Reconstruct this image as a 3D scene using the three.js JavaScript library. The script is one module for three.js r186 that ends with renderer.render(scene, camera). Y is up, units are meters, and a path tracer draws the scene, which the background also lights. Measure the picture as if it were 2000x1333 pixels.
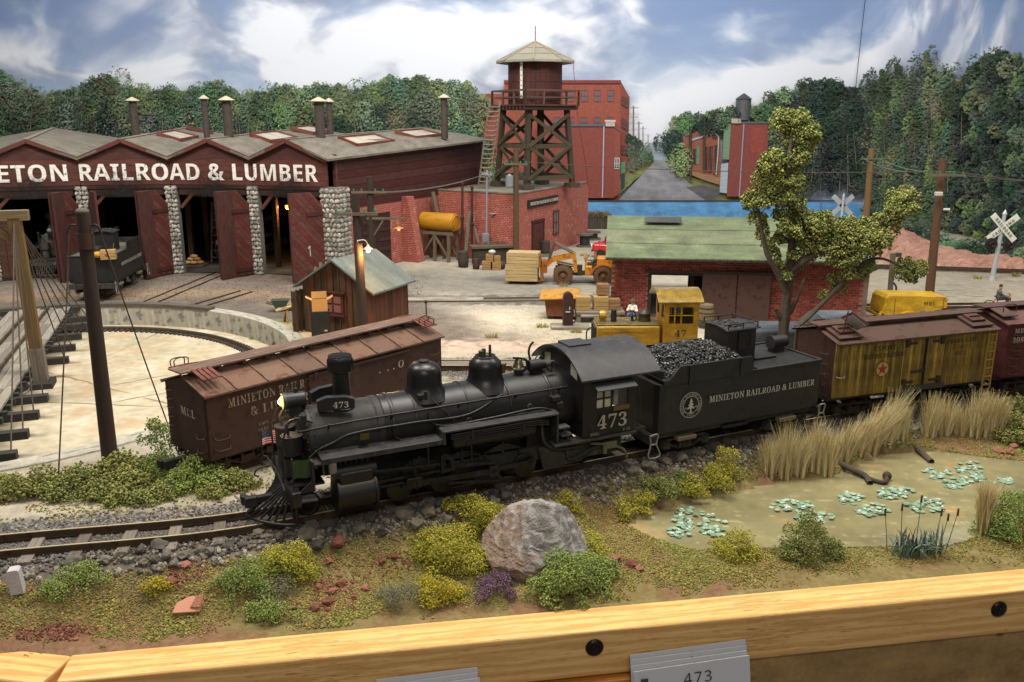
import*as THREE from 'three';
import{mergeGeometries,mergeVertices,toCreasedNormals}from 'three/addons/utils/BufferGeometryUtils.js';
import{RoundedBoxGeometry}from 'three/addons/geometries/RoundedBoxGeometry.js';
import{RectAreaLightUniformsLib}from 'three/addons/lights/RectAreaLightUniformsLib.js';
import{MarchingCubes}from 'three/addons/objects/MarchingCubes.js';
import{createNoise3D}from 'simplex-noise';

// The layout is modelled in centimetres; finish() at the end turns everything into metres.
const CM=0.01,{sin,cos,PI,abs,min,max,floor,sqrt,hypot,atan2,tan}=Math,R=(d)=>d*PI/ 180;
// ---- camera -------------------------------------------------------------------------------------
const EYE=22,PITCH=R(14.45),FOCAL=1676;
const scene=new THREE.Scene();
const camera=new THREE.PerspectiveCamera(2*Math.atan(666.5/ FOCAL)*180/ PI,2000/ 1333,0.02,12);
camera.position.set(0,EYE*CM,0);camera.rotation.set(-PITCH,0,0);
camera.focus=0.68;camera.userData.fStop=56;
// ---- lamps: warm strips over the layout, an added aisle lamp, a dim room in front --------------------------------------
const renderer=new THREE.WebGLRenderer({antialias:true});
renderer.toneMapping=THREE.LinearToneMapping;renderer.toneMappingExposure=1.34;
renderer.shadowMap.enabled=true;
RectAreaLightUniformsLib.init();
scene.background=new THREE.Color(0.115,0.11,0.107);
for(const[x,y,z,tx,tz,w,h,i,c]of[
[-58,92,-64,-48,-100,34,16,34,'#fff9f1'],
[8,92,-68,8,-94,34,16,34,'#fff9f1'],
[70,92,-72,56,-98,30,16,22,'#fff8ee'],
[6,60,26,4,-40,40,18,6,'#fff6ea'],  // unseen aisle lamp behind the camera, added to brighten fascia, cards and marker
[2,92,-40,2,-50,60,8,16,'#ffeed6'],
[-66,88,-128,-66,-185,40,12,18,'#fffdfa'],
[8,88,-128,8,-185,44,12,18,'#fffdfa'],
[66,88,-132,70,-185,24,12,12,'#fffdfa'],
]){
const l=new THREE.RectAreaLight(c,i,w*CM,h*CM);
l.position.set(x*CM,y*CM,z*CM);l.lookAt(tx*CM,(tz<-150?0.3:0),tz*CM);scene.add(l);
}
// ---- pixel rays of the photograph, used to read where things stand -----------------------------------
function ray(u,v){const x=(u - 1000)/ FOCAL,y=-(v - 666.5)/ FOCAL;return[x,y*cos(PITCH)- sin(PITCH),-cos(PITCH)- y*sin(PITCH)];}
function G(u,v,y=0){const[a,b,c]=ray(u,v),t=(y - EYE)/ b;return[a*t,y,c*t];}
function Zp(u,v,z){const[a,b,c]=ray(u,v),t=z/ c;return[a*t,EYE + b*t,z];}
// ---- random, noise ------------------------------------------------------------------------------------
function rng(s){return()=>{s=(s + 0x6d2b79f5)|0;let t=Math.imul(s ^(s>>>15),1|s);t=(t + Math.imul(t ^(t>>>7),61|t))^ t;return((t ^(t>>>14))>>>0)/ 4294967296;};}
const rnd=rng(7),rr=(a,b)=>a + rnd()*(b - a),pick=(a)=>a[floor(rnd()*a.length)];
const sn=createNoise3D(rng(11));
const fbm=(x,y,z=0,o=4)=>{let s=0,a=0.5;for(let i=0;i<o;i++){s +=a*sn(x,y,z);x*=2.03;y*=2.03;z=z*2.03 + 7;a*=0.5;}return s;};
const smooth=(a,b,x)=>{const t=min(1,max(0,(x - a)/(b - a)));return t*t*(3 - 2*t);};
const mix=(a,b,t)=>a +(b - a)*t,clamp=(x,a,b)=>min(b,max(a,x));
// ---- textures -------------------------------------------------------------------------------------------
function tex(w,h,fn,cmW=1,cmH=cmW,srgb=true){
const d=new Uint8Array(w*h*4);
for(let y=0,i=0;y<h;y++)for(let x=0;x<w;x++,i +=4){const c=fn(x/ w,y/ h,x,y);d[i]=clamp(c[0],0,255);d[i + 1]=clamp(c[1],0,255);d[i + 2]=clamp(c[2],0,255);d[i + 3]=255;}
const t=new THREE.DataTexture(d,w,h);t.wrapS=t.wrapT=THREE.RepeatWrapping;t.magFilter=THREE.LinearFilter;t.minFilter=THREE.LinearMipmapLinearFilter;t.generateMipmaps=true;
if(srgb)t.colorSpace=THREE.SRGBColorSpace;
t.repeat.set(1/ cmW,1/ cmH);t.needsUpdate=true;return t;
}
// tileable noise on a torus-like blend
const tile=(u,v,f,s,o=4)=>{const a=fbm(u*f,v*f,s,o),b=fbm((u - 1)*f,v*f,s,o),c=fbm(u*f,(v - 1)*f,s,o),d=fbm((u - 1)*f,(v - 1)*f,s,o);return mix(mix(a,b,u),mix(c,d,u),v)*1.3;};
const tile2=(u,v,fx,fy,s,o=4)=>{const a=fbm(u*fx,v*fy,s,o),b=fbm((u - 1)*fx,v*fy,s,o),c=fbm(u*fx,(v - 1)*fy,s,o),d=fbm((u - 1)*fx,(v - 1)*fy,s,o);return mix(mix(a,b,u),mix(c,d,u),v)*1.3;};
const grey=(v)=>[v,v,v];
const T={
wood:tex(256,256,(u,v)=>grey(205 + 60*tile2(u,v,2,26,1)+ 26*tile2(u,v,5,70,4,2)),6,2),
stain:tex(256,256,(u,v)=>{const n=tile2(u,v,3,9,3),m=tile(u,v,20,9,3);return[215 + 55*n + 22*m,212 + 62*n + 26*m,210 + 66*n + 26*m];},7,7),
rust:tex(256,256,(u,v)=>{const n=smooth(0.05,0.5,tile(u,v,5,12)),m=tile(u,v,30,2,3);return[228 - 40*n + 22*m,226 - 74*n + 24*m,224 - 92*n + 24*m];},5,5),
iron:tex(256,256,(u,v)=>{const n=tile(u,v,6,21),m=tile(u,v,40,5,2),d=smooth(0.25,0.6,tile(u,v,9,33));return[172 + 62*n + 30*m + 84*d,170 + 56*n + 30*m + 58*d,168 + 52*n + 30*m + 34*d];},6,6),
grain:tex(256,256,(u,v,x,y)=>grey(128 + 90*tile(u,v,60,8,3)),1.2,1.2,false),
grit:tex(256,256,(u,v)=>grey(128 + 150*tile(u,v,24,15,4)),3,3,false),
felt:tex(512,512,(u,v)=>{const n=tile(u,v,4,41),m=tile(u,v,40,42,3),s=tile2(u,v,3,14,43);return grey(200 + 40*n + 26*m + 30*s);},16,16),
brick:tex(512,512,(u,v)=>{
const row=floor(v*32),fu=u*12 +(row % 2)*0.5,fx=fu - floor(fu),fy=v*32 - row,id=floor(fu)% 12,h=sn(id*3.7,row*5.3,1),h2=sn(id*9.1,row*2.3,4),w=smooth(0.0,0.75,tile(u,v,7,51,5)+ 0.3*tile(u,v,22,52))*0.75;
const m=fx<0.09||fy<0.2,g=tile(u,v,50,53,2)*18;
return m?[mix(178,238,w)+ g,mix(116,208,w)+ g,mix(102,194,w)+ g]:[142 + 20*h + g + 14*w,68 + 15*h2 + g + 16*w,56 + 10*h + g + 14*w];
},8.6,9.1),
brickbump:tex(512,512,(u,v)=>{const row=floor(v*32),fu=u*12 +(row % 2)*0.5,fx=fu - floor(fu),fy=v*32 - row;return grey(fx<0.09||fy<0.2?60:190 + 40*sn(floor(fu)% 12,row,3));},8.6,9.1,false),
mural:tex(512,512,(u,v)=>{const row=floor(v*90),fu=u*34 +(row % 2)*0.5,fx=fu - floor(fu),fy=v*90 - row,h=sn(floor(fu)% 34,row,2);const g=16*tile(u,v,8,3)+ 20*h;const m=fx<0.12||fy<0.22?18:0;return[204 + g + m*0.6,200 + g + m,198 + g + m];},9,9),
oak:tex(1024,256,(u,v)=>{
const wv=v + 0.05*tile2(u,v,2,3,61),r=sin(wv*62 + 5*tile2(u,v,2,6,62)),n=tile2(u,v,4,90,63,3),p=smooth(0.34,0.6,tile2(u,v,14,120,64,2));
return[234 + 13*r + 20*n - 76*p,203 + 17*r + 24*n - 80*p,152 + 20*r + 24*n - 72*p];
},22,5.5),
};
const bumpTex={wood:tex(256,256,(u,v)=>grey(140 + 120*tile2(u,v,2,40,1,3)),6,2,false)};
// ---- materials ------------------------------------------------------------------------------------------------
const mats=new Map();
function mat(hex,o={}){
const key=hex + JSON.stringify(o,(k,v)=>v?.isTexture?v.uuid:v);
if(mats.has(key))return mats.get(key);
const{rough=0.8,metal=0,map,bump,bumpScale=0.02,...rest}=o;
const m=new(rest.transmission||rest.clearcoat?THREE.MeshPhysicalMaterial:THREE.MeshStandardMaterial)({color:new THREE.Color(hex),roughness:rough,metalness:metal,vertexColors:true,side:THREE.DoubleSide,...rest});
if(map)m.map=map;if(bump){m.bumpMap=bump;m.bumpScale=bumpScale*CM;}
mats.set(key,m);return m;
}
const wood=(hex,o)=>mat(hex,{map:T.wood,bump:bumpTex.wood,bumpScale:0.02,rough:0.85,...o});
const painted=(hex,o)=>mat(hex,{map:T.stain,bump:T.grain,bumpScale:0.008,rough:0.75,...o});
const rusty=(hex,o)=>mat(hex,{map:T.rust,bump:T.grain,bumpScale:0.01,rough:0.7,...o});
const BLK=mat('#242527',{map:T.iron,rough:0.42,metal:0.1,bump:T.grain,bumpScale:0.004});
const BLK2=mat('#2e2f31',{map:T.iron,rough:0.6,bump:T.grain,bumpScale:0.004});
const STEEL=mat('#b9b2a4',{rough:0.28,metal:0.9});
const ROPE=mat('#4a4036',{rough:0.9});
// ---- geometry collector: local box-projected uv in cm, grain along u, one tint per primitive ----------------------
const _m=new THREE.Matrix4(),_q=new THREE.Quaternion(),_e=new THREE.Euler(),Y=new THREE.Vector3(0,1,0);
const V=(x,y,z)=>new THREE.Vector3(x,y,z);
function boxUV(g,grain,jit){
const p=g.attributes.position,n=p.count,uv=new Float32Array(n*2),ou=jit?rr(0,40):0,ov=jit?rr(0,40):0,a=V(),b=V(),c=V();
for(let i=0;i<n;i +=3){
a.fromBufferAttribute(p,i);b.fromBufferAttribute(p,i + 1).sub(a);c.fromBufferAttribute(p,i + 2).sub(a);b.cross(c);
const ax=abs(b.x),ay=abs(b.y),az=abs(b.z),d=ax>ay&&ax>az?0:ay>az?1:2;
let U=d===0?2:0,W=d===1?2:1;
if(grain===1&&d !==1){U=1;W=d===0?2:0;}else if(grain===2&&d !==2){U=2;W=d===0?1:0;}
for(let k=0;k<3;k++){uv[(i + k)*2]=p.getComponent(i + k,U)+ ou;uv[(i + k)*2 + 1]=p.getComponent(i + k,W)+ ov;}
}
g.setAttribute('uv',new THREE.BufferAttribute(uv,2));
}
const wrapUV=(g,r,h)=>{const u=g.attributes.uv,o=rr(0,9);for(let i=0;i<u.count;i++)u.setXY(i,u.getY(i)*h + o,u.getX(i)*2*PI*r + o);g.userData.keep=true;return g;};
class B{
constructor(grain=0,vary=0){this.g=[];this.grain=grain;this.vary=vary;this.tint=[1,1,1];this.keepUV=false;}
add(g,m4,grain=this.grain){
const keep=g.userData.keep;if(g.index)g=g.toNonIndexed();
if(!g.attributes.normal)g.computeVertexNormals();
if(!(this.keepUV||keep)||!g.attributes.uv)boxUV(g,grain,this.vary>0);
const n=g.attributes.position.count,f=1 +(this.vary?rr(-this.vary,this.vary):0),c=new Float32Array(n*3);
for(let i=0;i<n;i++)for(let k=0;k<3;k++)c[i*3 + k]=f*this.tint[k]*(g.userData.c?g.userData.c[k]:1);
if(!g.attributes.color)g.setAttribute('color',new THREE.BufferAttribute(c,3));
for(const k of Object.keys(g.attributes))if(!['position','normal','uv','color'].includes(k))g.deleteAttribute(k);
if(m4)g.applyMatrix4(m4);
this.g.push(g);return this;
}
at(g,x,y,z,ry=0,rx=0,rz=0,grain){return this.add(g,new THREE.Matrix4().compose(V(x,y,z),_q.setFromEuler(_e.set(rx,ry,rz,'YXZ')),V(1,1,1)),grain);}
box(w,h,d,x,y,z,ry,rx,rz,grain){return this.at(new THREE.BoxGeometry(w,h,d),x,y,z,ry,rx,rz,grain);}
rbox(w,h,d,x,y,z,r=0.1,ry,rx,rz){return this.at(new RoundedBoxGeometry(w,h,d,2,r),x,y,z,ry,rx,rz);}
cyl(r1,r2,h,x,y,z,seg=20,rx=0,rz=0,ry=0){return this.at(wrapUV(new THREE.CylinderGeometry(r2,r1,h,seg),max(r1,r2),h),x,y,z,ry,rx,rz,1);}
rod(p,q,r=0.05,r2=r,seg=8){
const a=V(...p),b=V(...q),d=b.clone().sub(a),L=d.length();
return this.add(wrapUV(new THREE.CylinderGeometry(r2,r,L,seg),r,L),new THREE.Matrix4().compose(a.add(b).multiplyScalar(0.5),_q.setFromUnitVectors(Y,d.normalize()),V(1,1,1)),1);
}
beam(p,q,w,h=w){
const a=V(...p),b=V(...q),d=b.clone().sub(a),L=d.length(),m=new THREE.Matrix4().lookAt(a,b,abs(d.y)>L*0.99?V(1,0,0):Y);
m.setPosition(a.add(b).multiplyScalar(0.5));return this.add(new THREE.BoxGeometry(w,h,L),m,2);
}
tube(pts,r=0.05,seg=6,n=pts.length*6){return this.add(new THREE.TubeGeometry(new THREE.CatmullRomCurve3(pts.map((p)=>V(...p))),n,r,seg));}
lathe(prof,x=0,y=0,z=0,seg=28,rx=0,rz=0){return this.at(wrapUV(new THREE.LatheGeometry(prof.map(([a,b])=>new THREE.Vector2(a,b)),seg),max(...prof.map((q)=>q[0])),prof.reduce((a,q,i)=>i?a + hypot(q[0]- prof[i - 1][0],q[1]- prof[i - 1][1]):0,0)),x,y,z,0,rx,rz,1);}
sph(r,x,y,z,sx=1,sy=1,sz=1,seg=14){const g=new THREE.SphereGeometry(r,seg,floor(seg*0.7));g.scale(sx,sy,sz);return this.at(g,x,y,z);}
prism(shape,depth,x=0,y=0,z=0,ry=0,bevel=0,rx=0,holes=[]){
const s=new THREE.Shape(shape.map(([a,b])=>new THREE.Vector2(a,b)));
for(const h of holes)s.holes.push(new THREE.Path(h.map(([a,b])=>new THREE.Vector2(a,b))));
return this.at(new THREE.ExtrudeGeometry(s,{depth,bevelEnabled:bevel>0,bevelThickness:bevel,bevelSize:bevel,bevelSegments:2,curveSegments:10}),x,y,z,ry,rx);
}
tri(...pts){const g=new THREE.BufferGeometry();g.setAttribute('position',new THREE.Float32BufferAttribute(pts.flat(),3));return this.add(g);}
quad(a,b,c,d){return this.tri(a,b,c,a,c,d);}
geo(){const g=mergeGeometries(this.g);g.deleteAttribute&&this.g.length;return g;}
to(name,material,parent=scene,crease=0){
let g=this.geo();if(crease)g=toCreasedNormals(g,crease);
const m=new THREE.Mesh(g,material);m.name=named(name,parent);m.castShadow=m.receiveShadow=true;parent.add(m);return m;
}
}
const used=new Map();
function named(n,parent){if(parent !==scene)return n;const k=used.get(n)??0;used.set(n,k + 1);return k?n + '_' + String(k).padStart(3,'0'):n;}
function thing(name,label,category,pos=[0,0,0],turn=0,group){
const o=new THREE.Group();o.name=named(name,scene);o.position.set(...pos);o.rotation.y=turn;o.userData={label,category,kind:'thing'};if(group)o.userData.group=group;scene.add(o);return o;
}
function tag(o,label,category,group){Object.assign(o.userData,{label,category,kind:'thing'});if(group)o.userData.group=group;return o;}
const struct=(o,label)=>{o.userData.kind='structure';if(label)o.userData.label=label;return o;};
const stuff=(o,label,category)=>{o.userData.kind='stuff';if(label)o.userData.label=label;if(category)o.userData.category=category;return o;};
function copy(o,pos,turn,label){const c=o.clone();c.name=named(o.name.replace(/_\d+$/,''),scene);c.userData={...o.userData,label:label??o.userData.label};c.position.set(...pos);if(turn !==undefined)c.rotation.y=turn;scene.add(c);return c;}
function many(name,geo,material,list,parent=scene){
const m=new THREE.InstancedMesh(geo,material,list.length),c=new THREE.Color(),e=new THREE.Euler(),q=new THREE.Quaternion(),k=new THREE.Matrix4();
list.forEach(([x,y,z,s,col,rot],i)=>{const S=Array.isArray(s)?V(...s):V(s,s,s);k.compose(V(x,y,z),q.setFromEuler(rot?e.set(...rot):e.set(rr(0,6.3),rr(0,6.3),rr(0,6.3))),S);m.setMatrixAt(i,k);m.setColorAt(i,c.setRGB(...col));});
m.name=named(name,parent);m.castShadow=m.receiveShadow=true;m.userData.kind='stuff';parent.add(m);return m;
}
const lin=(hex)=>{const c=new THREE.Color(hex);return[c.r,c.g,c.b];};
const vary=(c,a)=>{const f=rr(1 - a,1 + a);return c.map((x)=>x*f*rr(0.94,1.06));};
function white(g){g=g.index?g.toNonIndexed():g;g.setAttribute('color',new THREE.Float32BufferAttribute(new Float32Array(g.attributes.position.count*3).fill(1),3));if(!g.attributes.normal)g.computeVertexNormals();return g;}
// flat print: a plane with a drawn canvas, see-through where nothing is drawn
function print(name,w,h,px,draw,parent,pos,rot=[0,0,0],o={}){
const c=document.createElement('canvas');c.width=px;c.height=Math.round(px*h/ w);const x=c.getContext('2d');draw(x,c.width,c.height);
if(o.worn){const im=x.getImageData(0,0,c.width,c.height),d=im.data;for(let i=0;i<d.length;i +=4){const X=(i/ 4)% c.width,Yy=floor(i/ 4/ c.width);const k=fbm(X/ c.width*w*1.1,Yy/ c.width*w*0.8,o.seed??3,4)+ 0.25*sn(X*0.23,Yy*0.12,9);if(k>0.55 - o.worn)d[i + 3]*=clamp(1 -(k - 0.55 + o.worn)*5,0.05,1);}x.putImageData(im,0,0);}
const t=new THREE.CanvasTexture(c);t.colorSpace=THREE.SRGBColorSpace;t.generateMipmaps=true;
const g=white(new THREE.PlaneGeometry(w,h));
const m=new THREE.Mesh(g,new THREE.MeshStandardMaterial({map:t,transparent:o.opaque?false:true,roughness:o.rough??0.7,side:THREE.DoubleSide,polygonOffset:true,polygonOffsetFactor:-2}));
m.name=name;m.position.set(...pos);m.rotation.set(...rot);if(o.order)m.rotation.order=o.order;m.receiveShadow=true;parent.add(m);return m;
}
function text(x,s,px,py,font,fill,space=0,lim=x.canvas.width*0.96){x.font=font;x.fillStyle=fill;x.textBaseline='middle';let w=0;for(const ch of s)w +=x.measureText(ch).width + space;const k=min(1,lim/ w);let at=-w/ 2;x.save();x.translate(clamp(px,w*k/ 2,x.canvas.width - w*k/ 2),py);x.scale(k,1);x.textAlign='left';for(const ch of s){x.fillText(ch,at,0);at +=x.measureText(ch).width + space;}x.restore();}
// rough stones
function rock(seed,det=1,sharp=0.35,sq=1){
const g=mergeVertices(new THREE.IcosahedronGeometry(1,det).deleteAttribute('uv').deleteAttribute('normal')),p=g.attributes.position,r=rng(seed),o=r()*50;
const cuts=[];for(let i=0;i<7;i++)cuts.push([V(r()- 0.5,r()- 0.5,r()- 0.5).normalize(),0.55 + r()*0.3]);
for(let i=0;i<p.count;i++){const v=V().fromBufferAttribute(p,i);for(const[n,d]of cuts){const k=v.dot(n);if(k>d)v.addScaledVector(n,d - k);}v.multiplyScalar(1 + sharp*0.5*sn(v.x*1.6 + o,v.y*1.6,v.z*1.6));v.y*=sq;p.setXYZ(i,v.x,v.y,v.z);}
const h=g.toNonIndexed();h.computeVertexNormals();return white(h);
}
function frame(x,z,deg){const a=R(deg),c=cos(a),s=sin(a);return{x,z,a,at:(lx,y,lz)=>[x + lx*c + lz*s,y,z - lx*s + lz*c]};}
// ================= the setting: backdrop, ground, pit, tracks, timber edge ========================
const TT={x:-47.5,z:-75.5,r:26.4};
const L=frame(-12.7,-43.8,25.5);
const mainLine=new THREE.CatmullRomCurve3([[-62,-32.5],[-45,-35.9],[-26.1,-40.3],[-15.6,-42.6],[-9,-45.56],[3.55,-51.55],[19.8,-59.3],[29,-63.2],[41,-67],[60,-72.4],[85,-79]].map(([x,z])=>V(x,0,z)));
const mainPts=mainLine.getSpacedPoints(260);
function trackD(x,z){let b=1e9,s=0;for(let i=0;i<260;i++){const p=mainPts[i],q=mainPts[i + 1],dx=q.x - p.x,dz=q.z - p.z,t=clamp(((x - p.x)*dx +(z - p.z)*dz)/(dx*dx + dz*dz),0,1),ex=x - p.x - t*dx,ez=z - p.z - t*dz,d=ex*ex + ez*ez;if(d<b){b=d;s=ex*-dz + ez*dx>0?1:-1;}}return sqrt(b)*s;}
const pondEdge=[[1222,1026],[1290,992],[1400,966],[1480,946],[1640,926],[1700,890],[1830,882],[1960,898],[2060,905],[2080,985],[1930,1040],[1870,1062],[1700,1068],[1500,1070],[1350,1074],[1285,1058]].map(([u,v])=>G(u,v,-1.3));
function inPond(x,z){let c=false;for(let i=0,j=pondEdge.length - 1;i<pondEdge.length;j=i++){const[xi,,zi]=pondEdge[i],[xj,,zj]=pondEdge[j];if((zi>z)!==(zj>z)&&x<((xj - xi)*(z - zi))/(zj - zi)+ xi)c=!c;}return c;}
const edgeA=G(135,1279,-1.5),edgeB=G(2000,1110,-1.5);
const edgeZ=(x)=>x<edgeA[0]?edgeA[2]+(edgeA[0]- x)*0.16 + 0.3:edgeA[2]+(x - edgeA[0])*(edgeB[2]- edgeA[2])/(edgeB[0]- edgeA[0])+ 0.1;
function groundY(x,z){
const r=hypot(x - TT.x,z - TT.z);if(r<TT.r + 1.0&&z<-47)return -2.35;
const d=trackD(x,z),n=0.10*fbm(x*0.12,z*0.12,2,4);
let y=d<0?mix(0,0.42,smooth(-4.2,-2.4,d)):0.42;
if(d<-5){y +=n*0.5;if(x>30&&z<-128)y +=0;}
else if(d>1.9){const k=smooth(1.9,6.2,d);y=mix(0.42,-1.32,k)+ k*n*2.2;if(inPond(x,z))y=-1.36;const e=edgeZ(x)- z;if(e<2.5)y=mix(-1.62,y,smooth(0,2.5,e));}
return y;
}
// ---- the painted backdrop: a wall with a rounded corner on the right, printed with a sky -------------------------
const wallPts=[];{const z0=-193,xr=92,rad=22;for(let x=-190;x<xr - rad;x +=6)wallPts.push([x,z0]);for(let i=0;i<=10;i++){const a=PI/ 2*i/ 10;wallPts.push([xr - rad + rad*sin(a),z0 + rad - rad*cos(a)]);}for(let z=z0 + rad + 6;z<-60;z +=6)wallPts.push([xr,z]);}
{
const len=[0];for(let i=1;i<wallPts.length;i++)len.push(len[i - 1]+ hypot(wallPts[i][0]- wallPts[i - 1][0],wallPts[i][1]- wallPts[i - 1][1]));
const W=len.at(-1),top=74,bot=-4,pos=[],uv=[],idx=[];
wallPts.forEach(([x,z],i)=>{pos.push(x,bot,z,x,top,z);uv.push(len[i],0,len[i],top - bot);if(i){const k=i*2;idx.push(k - 2,k,k + 1,k - 2,k + 1,k - 1);}});
const g=new THREE.BufferGeometry();g.setAttribute('position',new THREE.Float32BufferAttribute(pos,3));g.setAttribute('uv',new THREE.Float32BufferAttribute(uv,2));g.setIndex(idx);g.computeVertexNormals();g.setAttribute('color',new THREE.Float32BufferAttribute(new Float32Array(pos.length).fill(1),3));
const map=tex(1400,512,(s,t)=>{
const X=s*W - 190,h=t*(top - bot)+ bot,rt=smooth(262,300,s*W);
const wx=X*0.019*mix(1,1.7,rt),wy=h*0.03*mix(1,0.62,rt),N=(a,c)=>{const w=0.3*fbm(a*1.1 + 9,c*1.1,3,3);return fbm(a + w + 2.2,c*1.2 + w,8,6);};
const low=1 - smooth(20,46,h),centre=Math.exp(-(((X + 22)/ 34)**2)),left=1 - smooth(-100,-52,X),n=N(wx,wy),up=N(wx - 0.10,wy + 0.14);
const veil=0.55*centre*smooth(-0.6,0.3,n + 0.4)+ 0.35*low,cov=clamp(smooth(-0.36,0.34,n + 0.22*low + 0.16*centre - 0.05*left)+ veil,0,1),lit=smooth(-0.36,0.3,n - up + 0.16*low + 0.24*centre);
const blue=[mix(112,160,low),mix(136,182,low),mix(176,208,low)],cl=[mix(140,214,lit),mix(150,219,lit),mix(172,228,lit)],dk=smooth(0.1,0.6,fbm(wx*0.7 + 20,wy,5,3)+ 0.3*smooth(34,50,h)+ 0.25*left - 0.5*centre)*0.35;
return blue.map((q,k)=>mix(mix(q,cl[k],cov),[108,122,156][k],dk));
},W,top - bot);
map.wrapS=map.wrapT=THREE.ClampToEdgeWrapping;
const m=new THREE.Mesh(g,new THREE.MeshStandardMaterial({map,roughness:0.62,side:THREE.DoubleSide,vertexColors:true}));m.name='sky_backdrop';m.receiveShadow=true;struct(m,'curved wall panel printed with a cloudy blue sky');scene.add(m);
const seam=new B();seam.tube([[73.5,20,-191.4],[73.9,45,-191.6],[74.4,72,-191.2]],0.08,4);
tag(seam.to('cord',mat('#3c3f46')),'thin dark cord hanging down the backdrop in its rounded corner','cord');
}
// ---- ground: one sheet over the yard and the meadow -----------------------------------------------------------------
const yardTex=(()=>{
const[x0,x1,z0,z1]=[-130,112,-200,-26];
const blob=(x,z,bx,bz,rx,rz)=>1 - smooth(0.4,1.15,hypot((x - bx)/ rx,(z - bz)/ rz)+ 0.35*fbm(x*0.09,z*0.09,31,3));
const t=tex(1536,1280,(s,q)=>{
const x=mix(x0,x1,s),z=mix(z0,z1,q),n=fbm(x*0.06,z*0.06,1,5),f=fbm(x*0.5,z*0.5,6,4),g=sn(x*3,z*3,1)*0.5 + sn(x*5.1,z*5.1,4)*0.5;
let c=[160 + 16*n,153 + 15*n,136 + 14*n];
const put=(k,col)=>{for(let i=0;i<3;i++)c[i]=mix(c[i],col[i],k);};
const rt=hypot(x - TT.x,z - TT.z);
put(blob(x,z,-6,-118,24,12),[128,124,113]);put(0.8*blob(x,z,4,-121,12,3),[94,90,84]);
put(blob(x,z,-3,-92,12,9),[190,180,158]);put(0.75*blob(x,z,-2,-84,10,4),[196,164,146]);put(0.8*blob(x,z,5,-88,7,6),[168,160,138]);
put(blob(x,z,-12,-101,9,3),[164,158,146]);
const cind=(1 - smooth(1.6,4.2,abs(z + 106.3)+ 1.6*f))*smooth(-16,0,x)+(1 - smooth(2.2,4.6,abs(z + 75.3)+ 1.5*f))*smooth(-14,-4,x);
put(min(1,cind)*0.92,[86,82,76]);
put((1 - smooth(0,9,rt - 43 + 5*n))*(1 - smooth(3,7,z + 96 + 3*f - 6)),[0,0,0].map((_,i)=>[104,96,86][i]+ 18*n));
put(smooth(33,42,rt + 6*n)*(1 - smooth(-26,-17,x))*(1 - smooth(-108,-100,z)),[112 + 20*n,102 + 16*n,92 + 14*n]);
put(0.8*(1 - smooth(0,5,abs(rt - 36 + 4*n)))*(1 - smooth(-22,-16,x))*(1 - smooth(-100,-92,z)),[146,122,96]);
put(blob(x,z,-24,-84,10,13),[186,164,128]);put(0.7*blob(x,z,-27.5,-93,4,3),[150,152,92]);
put(smooth(28,40,x)*(1 - smooth(-103,-99,z))*smooth(-140,-130,z),[150 + 10*n,142 + 10*n,124 + 8*n]);
put(smooth(28,38,x)*(1 - smooth(0,2.5,abs(z + 101)+ f)),[92,86,78]);put(smooth(28,38,x)*(1 - smooth(-96,-90,z))*(1 - smooth(0,8,-86 - z)),[88,82,74]);
{const q=abs(fbm(x*0.11,z*0.15,40,4));put(0.45*(1 - smooth(0.006,0.022,q))*smooth(0,0.3,fbm(x*0.05,z*0.05,44,2)+ 0.1),[112,104,90]);const ty=abs(abs(z + 112.5 - 3.5*sin(x*0.07)- 0.03*x*x*0.1)- 1.5);put(0.3*(1 - smooth(0.25,0.5,ty))*smooth(-20,-8,x)*(1 - smooth(10,16,x))*smooth(-0.3,0.2,f),[116,108,94]);}
const tds=s>0?trackD(x,z):0;
if(tds>-6){put(smooth(-5.2,-3.6,tds + f),[92,86,78]);}
if(tds>2.2){const k=smooth(2.2,4.6,tds + 1.2*f);put(k,[132 + 22*n,100 + 16*n,74 + 12*n]);put(0.7*k*smooth(-0.35,0.1,n + 0.3*f),[116,112,62]);}
if(x<-12&&tds<-2.4&&rt>26.5&&z>-72)put(smooth(-2.2,-3.4,-tds - 6),[164,142,108]);
return c.map((v)=>v + 15*f + 20*g);
},1,1);
t.wrapS=t.wrapT=THREE.ClampToEdgeWrapping;t.repeat.set(1,1);
return{t,x0,x1,z0,z1};
})();
{
const nx=320,nz=250,{x0,x1,z0,z1,t}=yardTex,pos=[],uv=[],idx=[];
for(let j=0;j<=nz;j++)for(let i=0;i<=nx;i++){const q=j/ nz,x=mix(x0,x1,i/ nx),ze=edgeZ(x),z=mix(z0,ze,1 -(1 - q)**1.25);pos.push(x,groundY(x,z),z);uv.push(i/ nx,(z - z0)/(z1 - z0));if(i&&j){const k=j*(nx + 1)+ i;idx.push(k - nx - 2,k - 1,k,k - nx - 2,k,k - nx - 1);}}
const g=new THREE.BufferGeometry();g.setAttribute('position',new THREE.Float32BufferAttribute(pos,3));g.setAttribute('uv',new THREE.Float32BufferAttribute(uv,2));g.setIndex(idx);g.computeVertexNormals();
const b=T.grit.clone();b.repeat.set((x1 - x0)/ 2.6,(z1 - z0)/ 2.6);
const m=new THREE.Mesh(g,new THREE.MeshStandardMaterial({map:t,roughness:0.95,bumpMap:b,bumpScale:0.045*CM,side:THREE.DoubleSide}));m.name='ground';m.receiveShadow=m.castShadow=true;struct(m,'sandy yard and meadow ground of the layout');scene.add(m);
}
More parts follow.
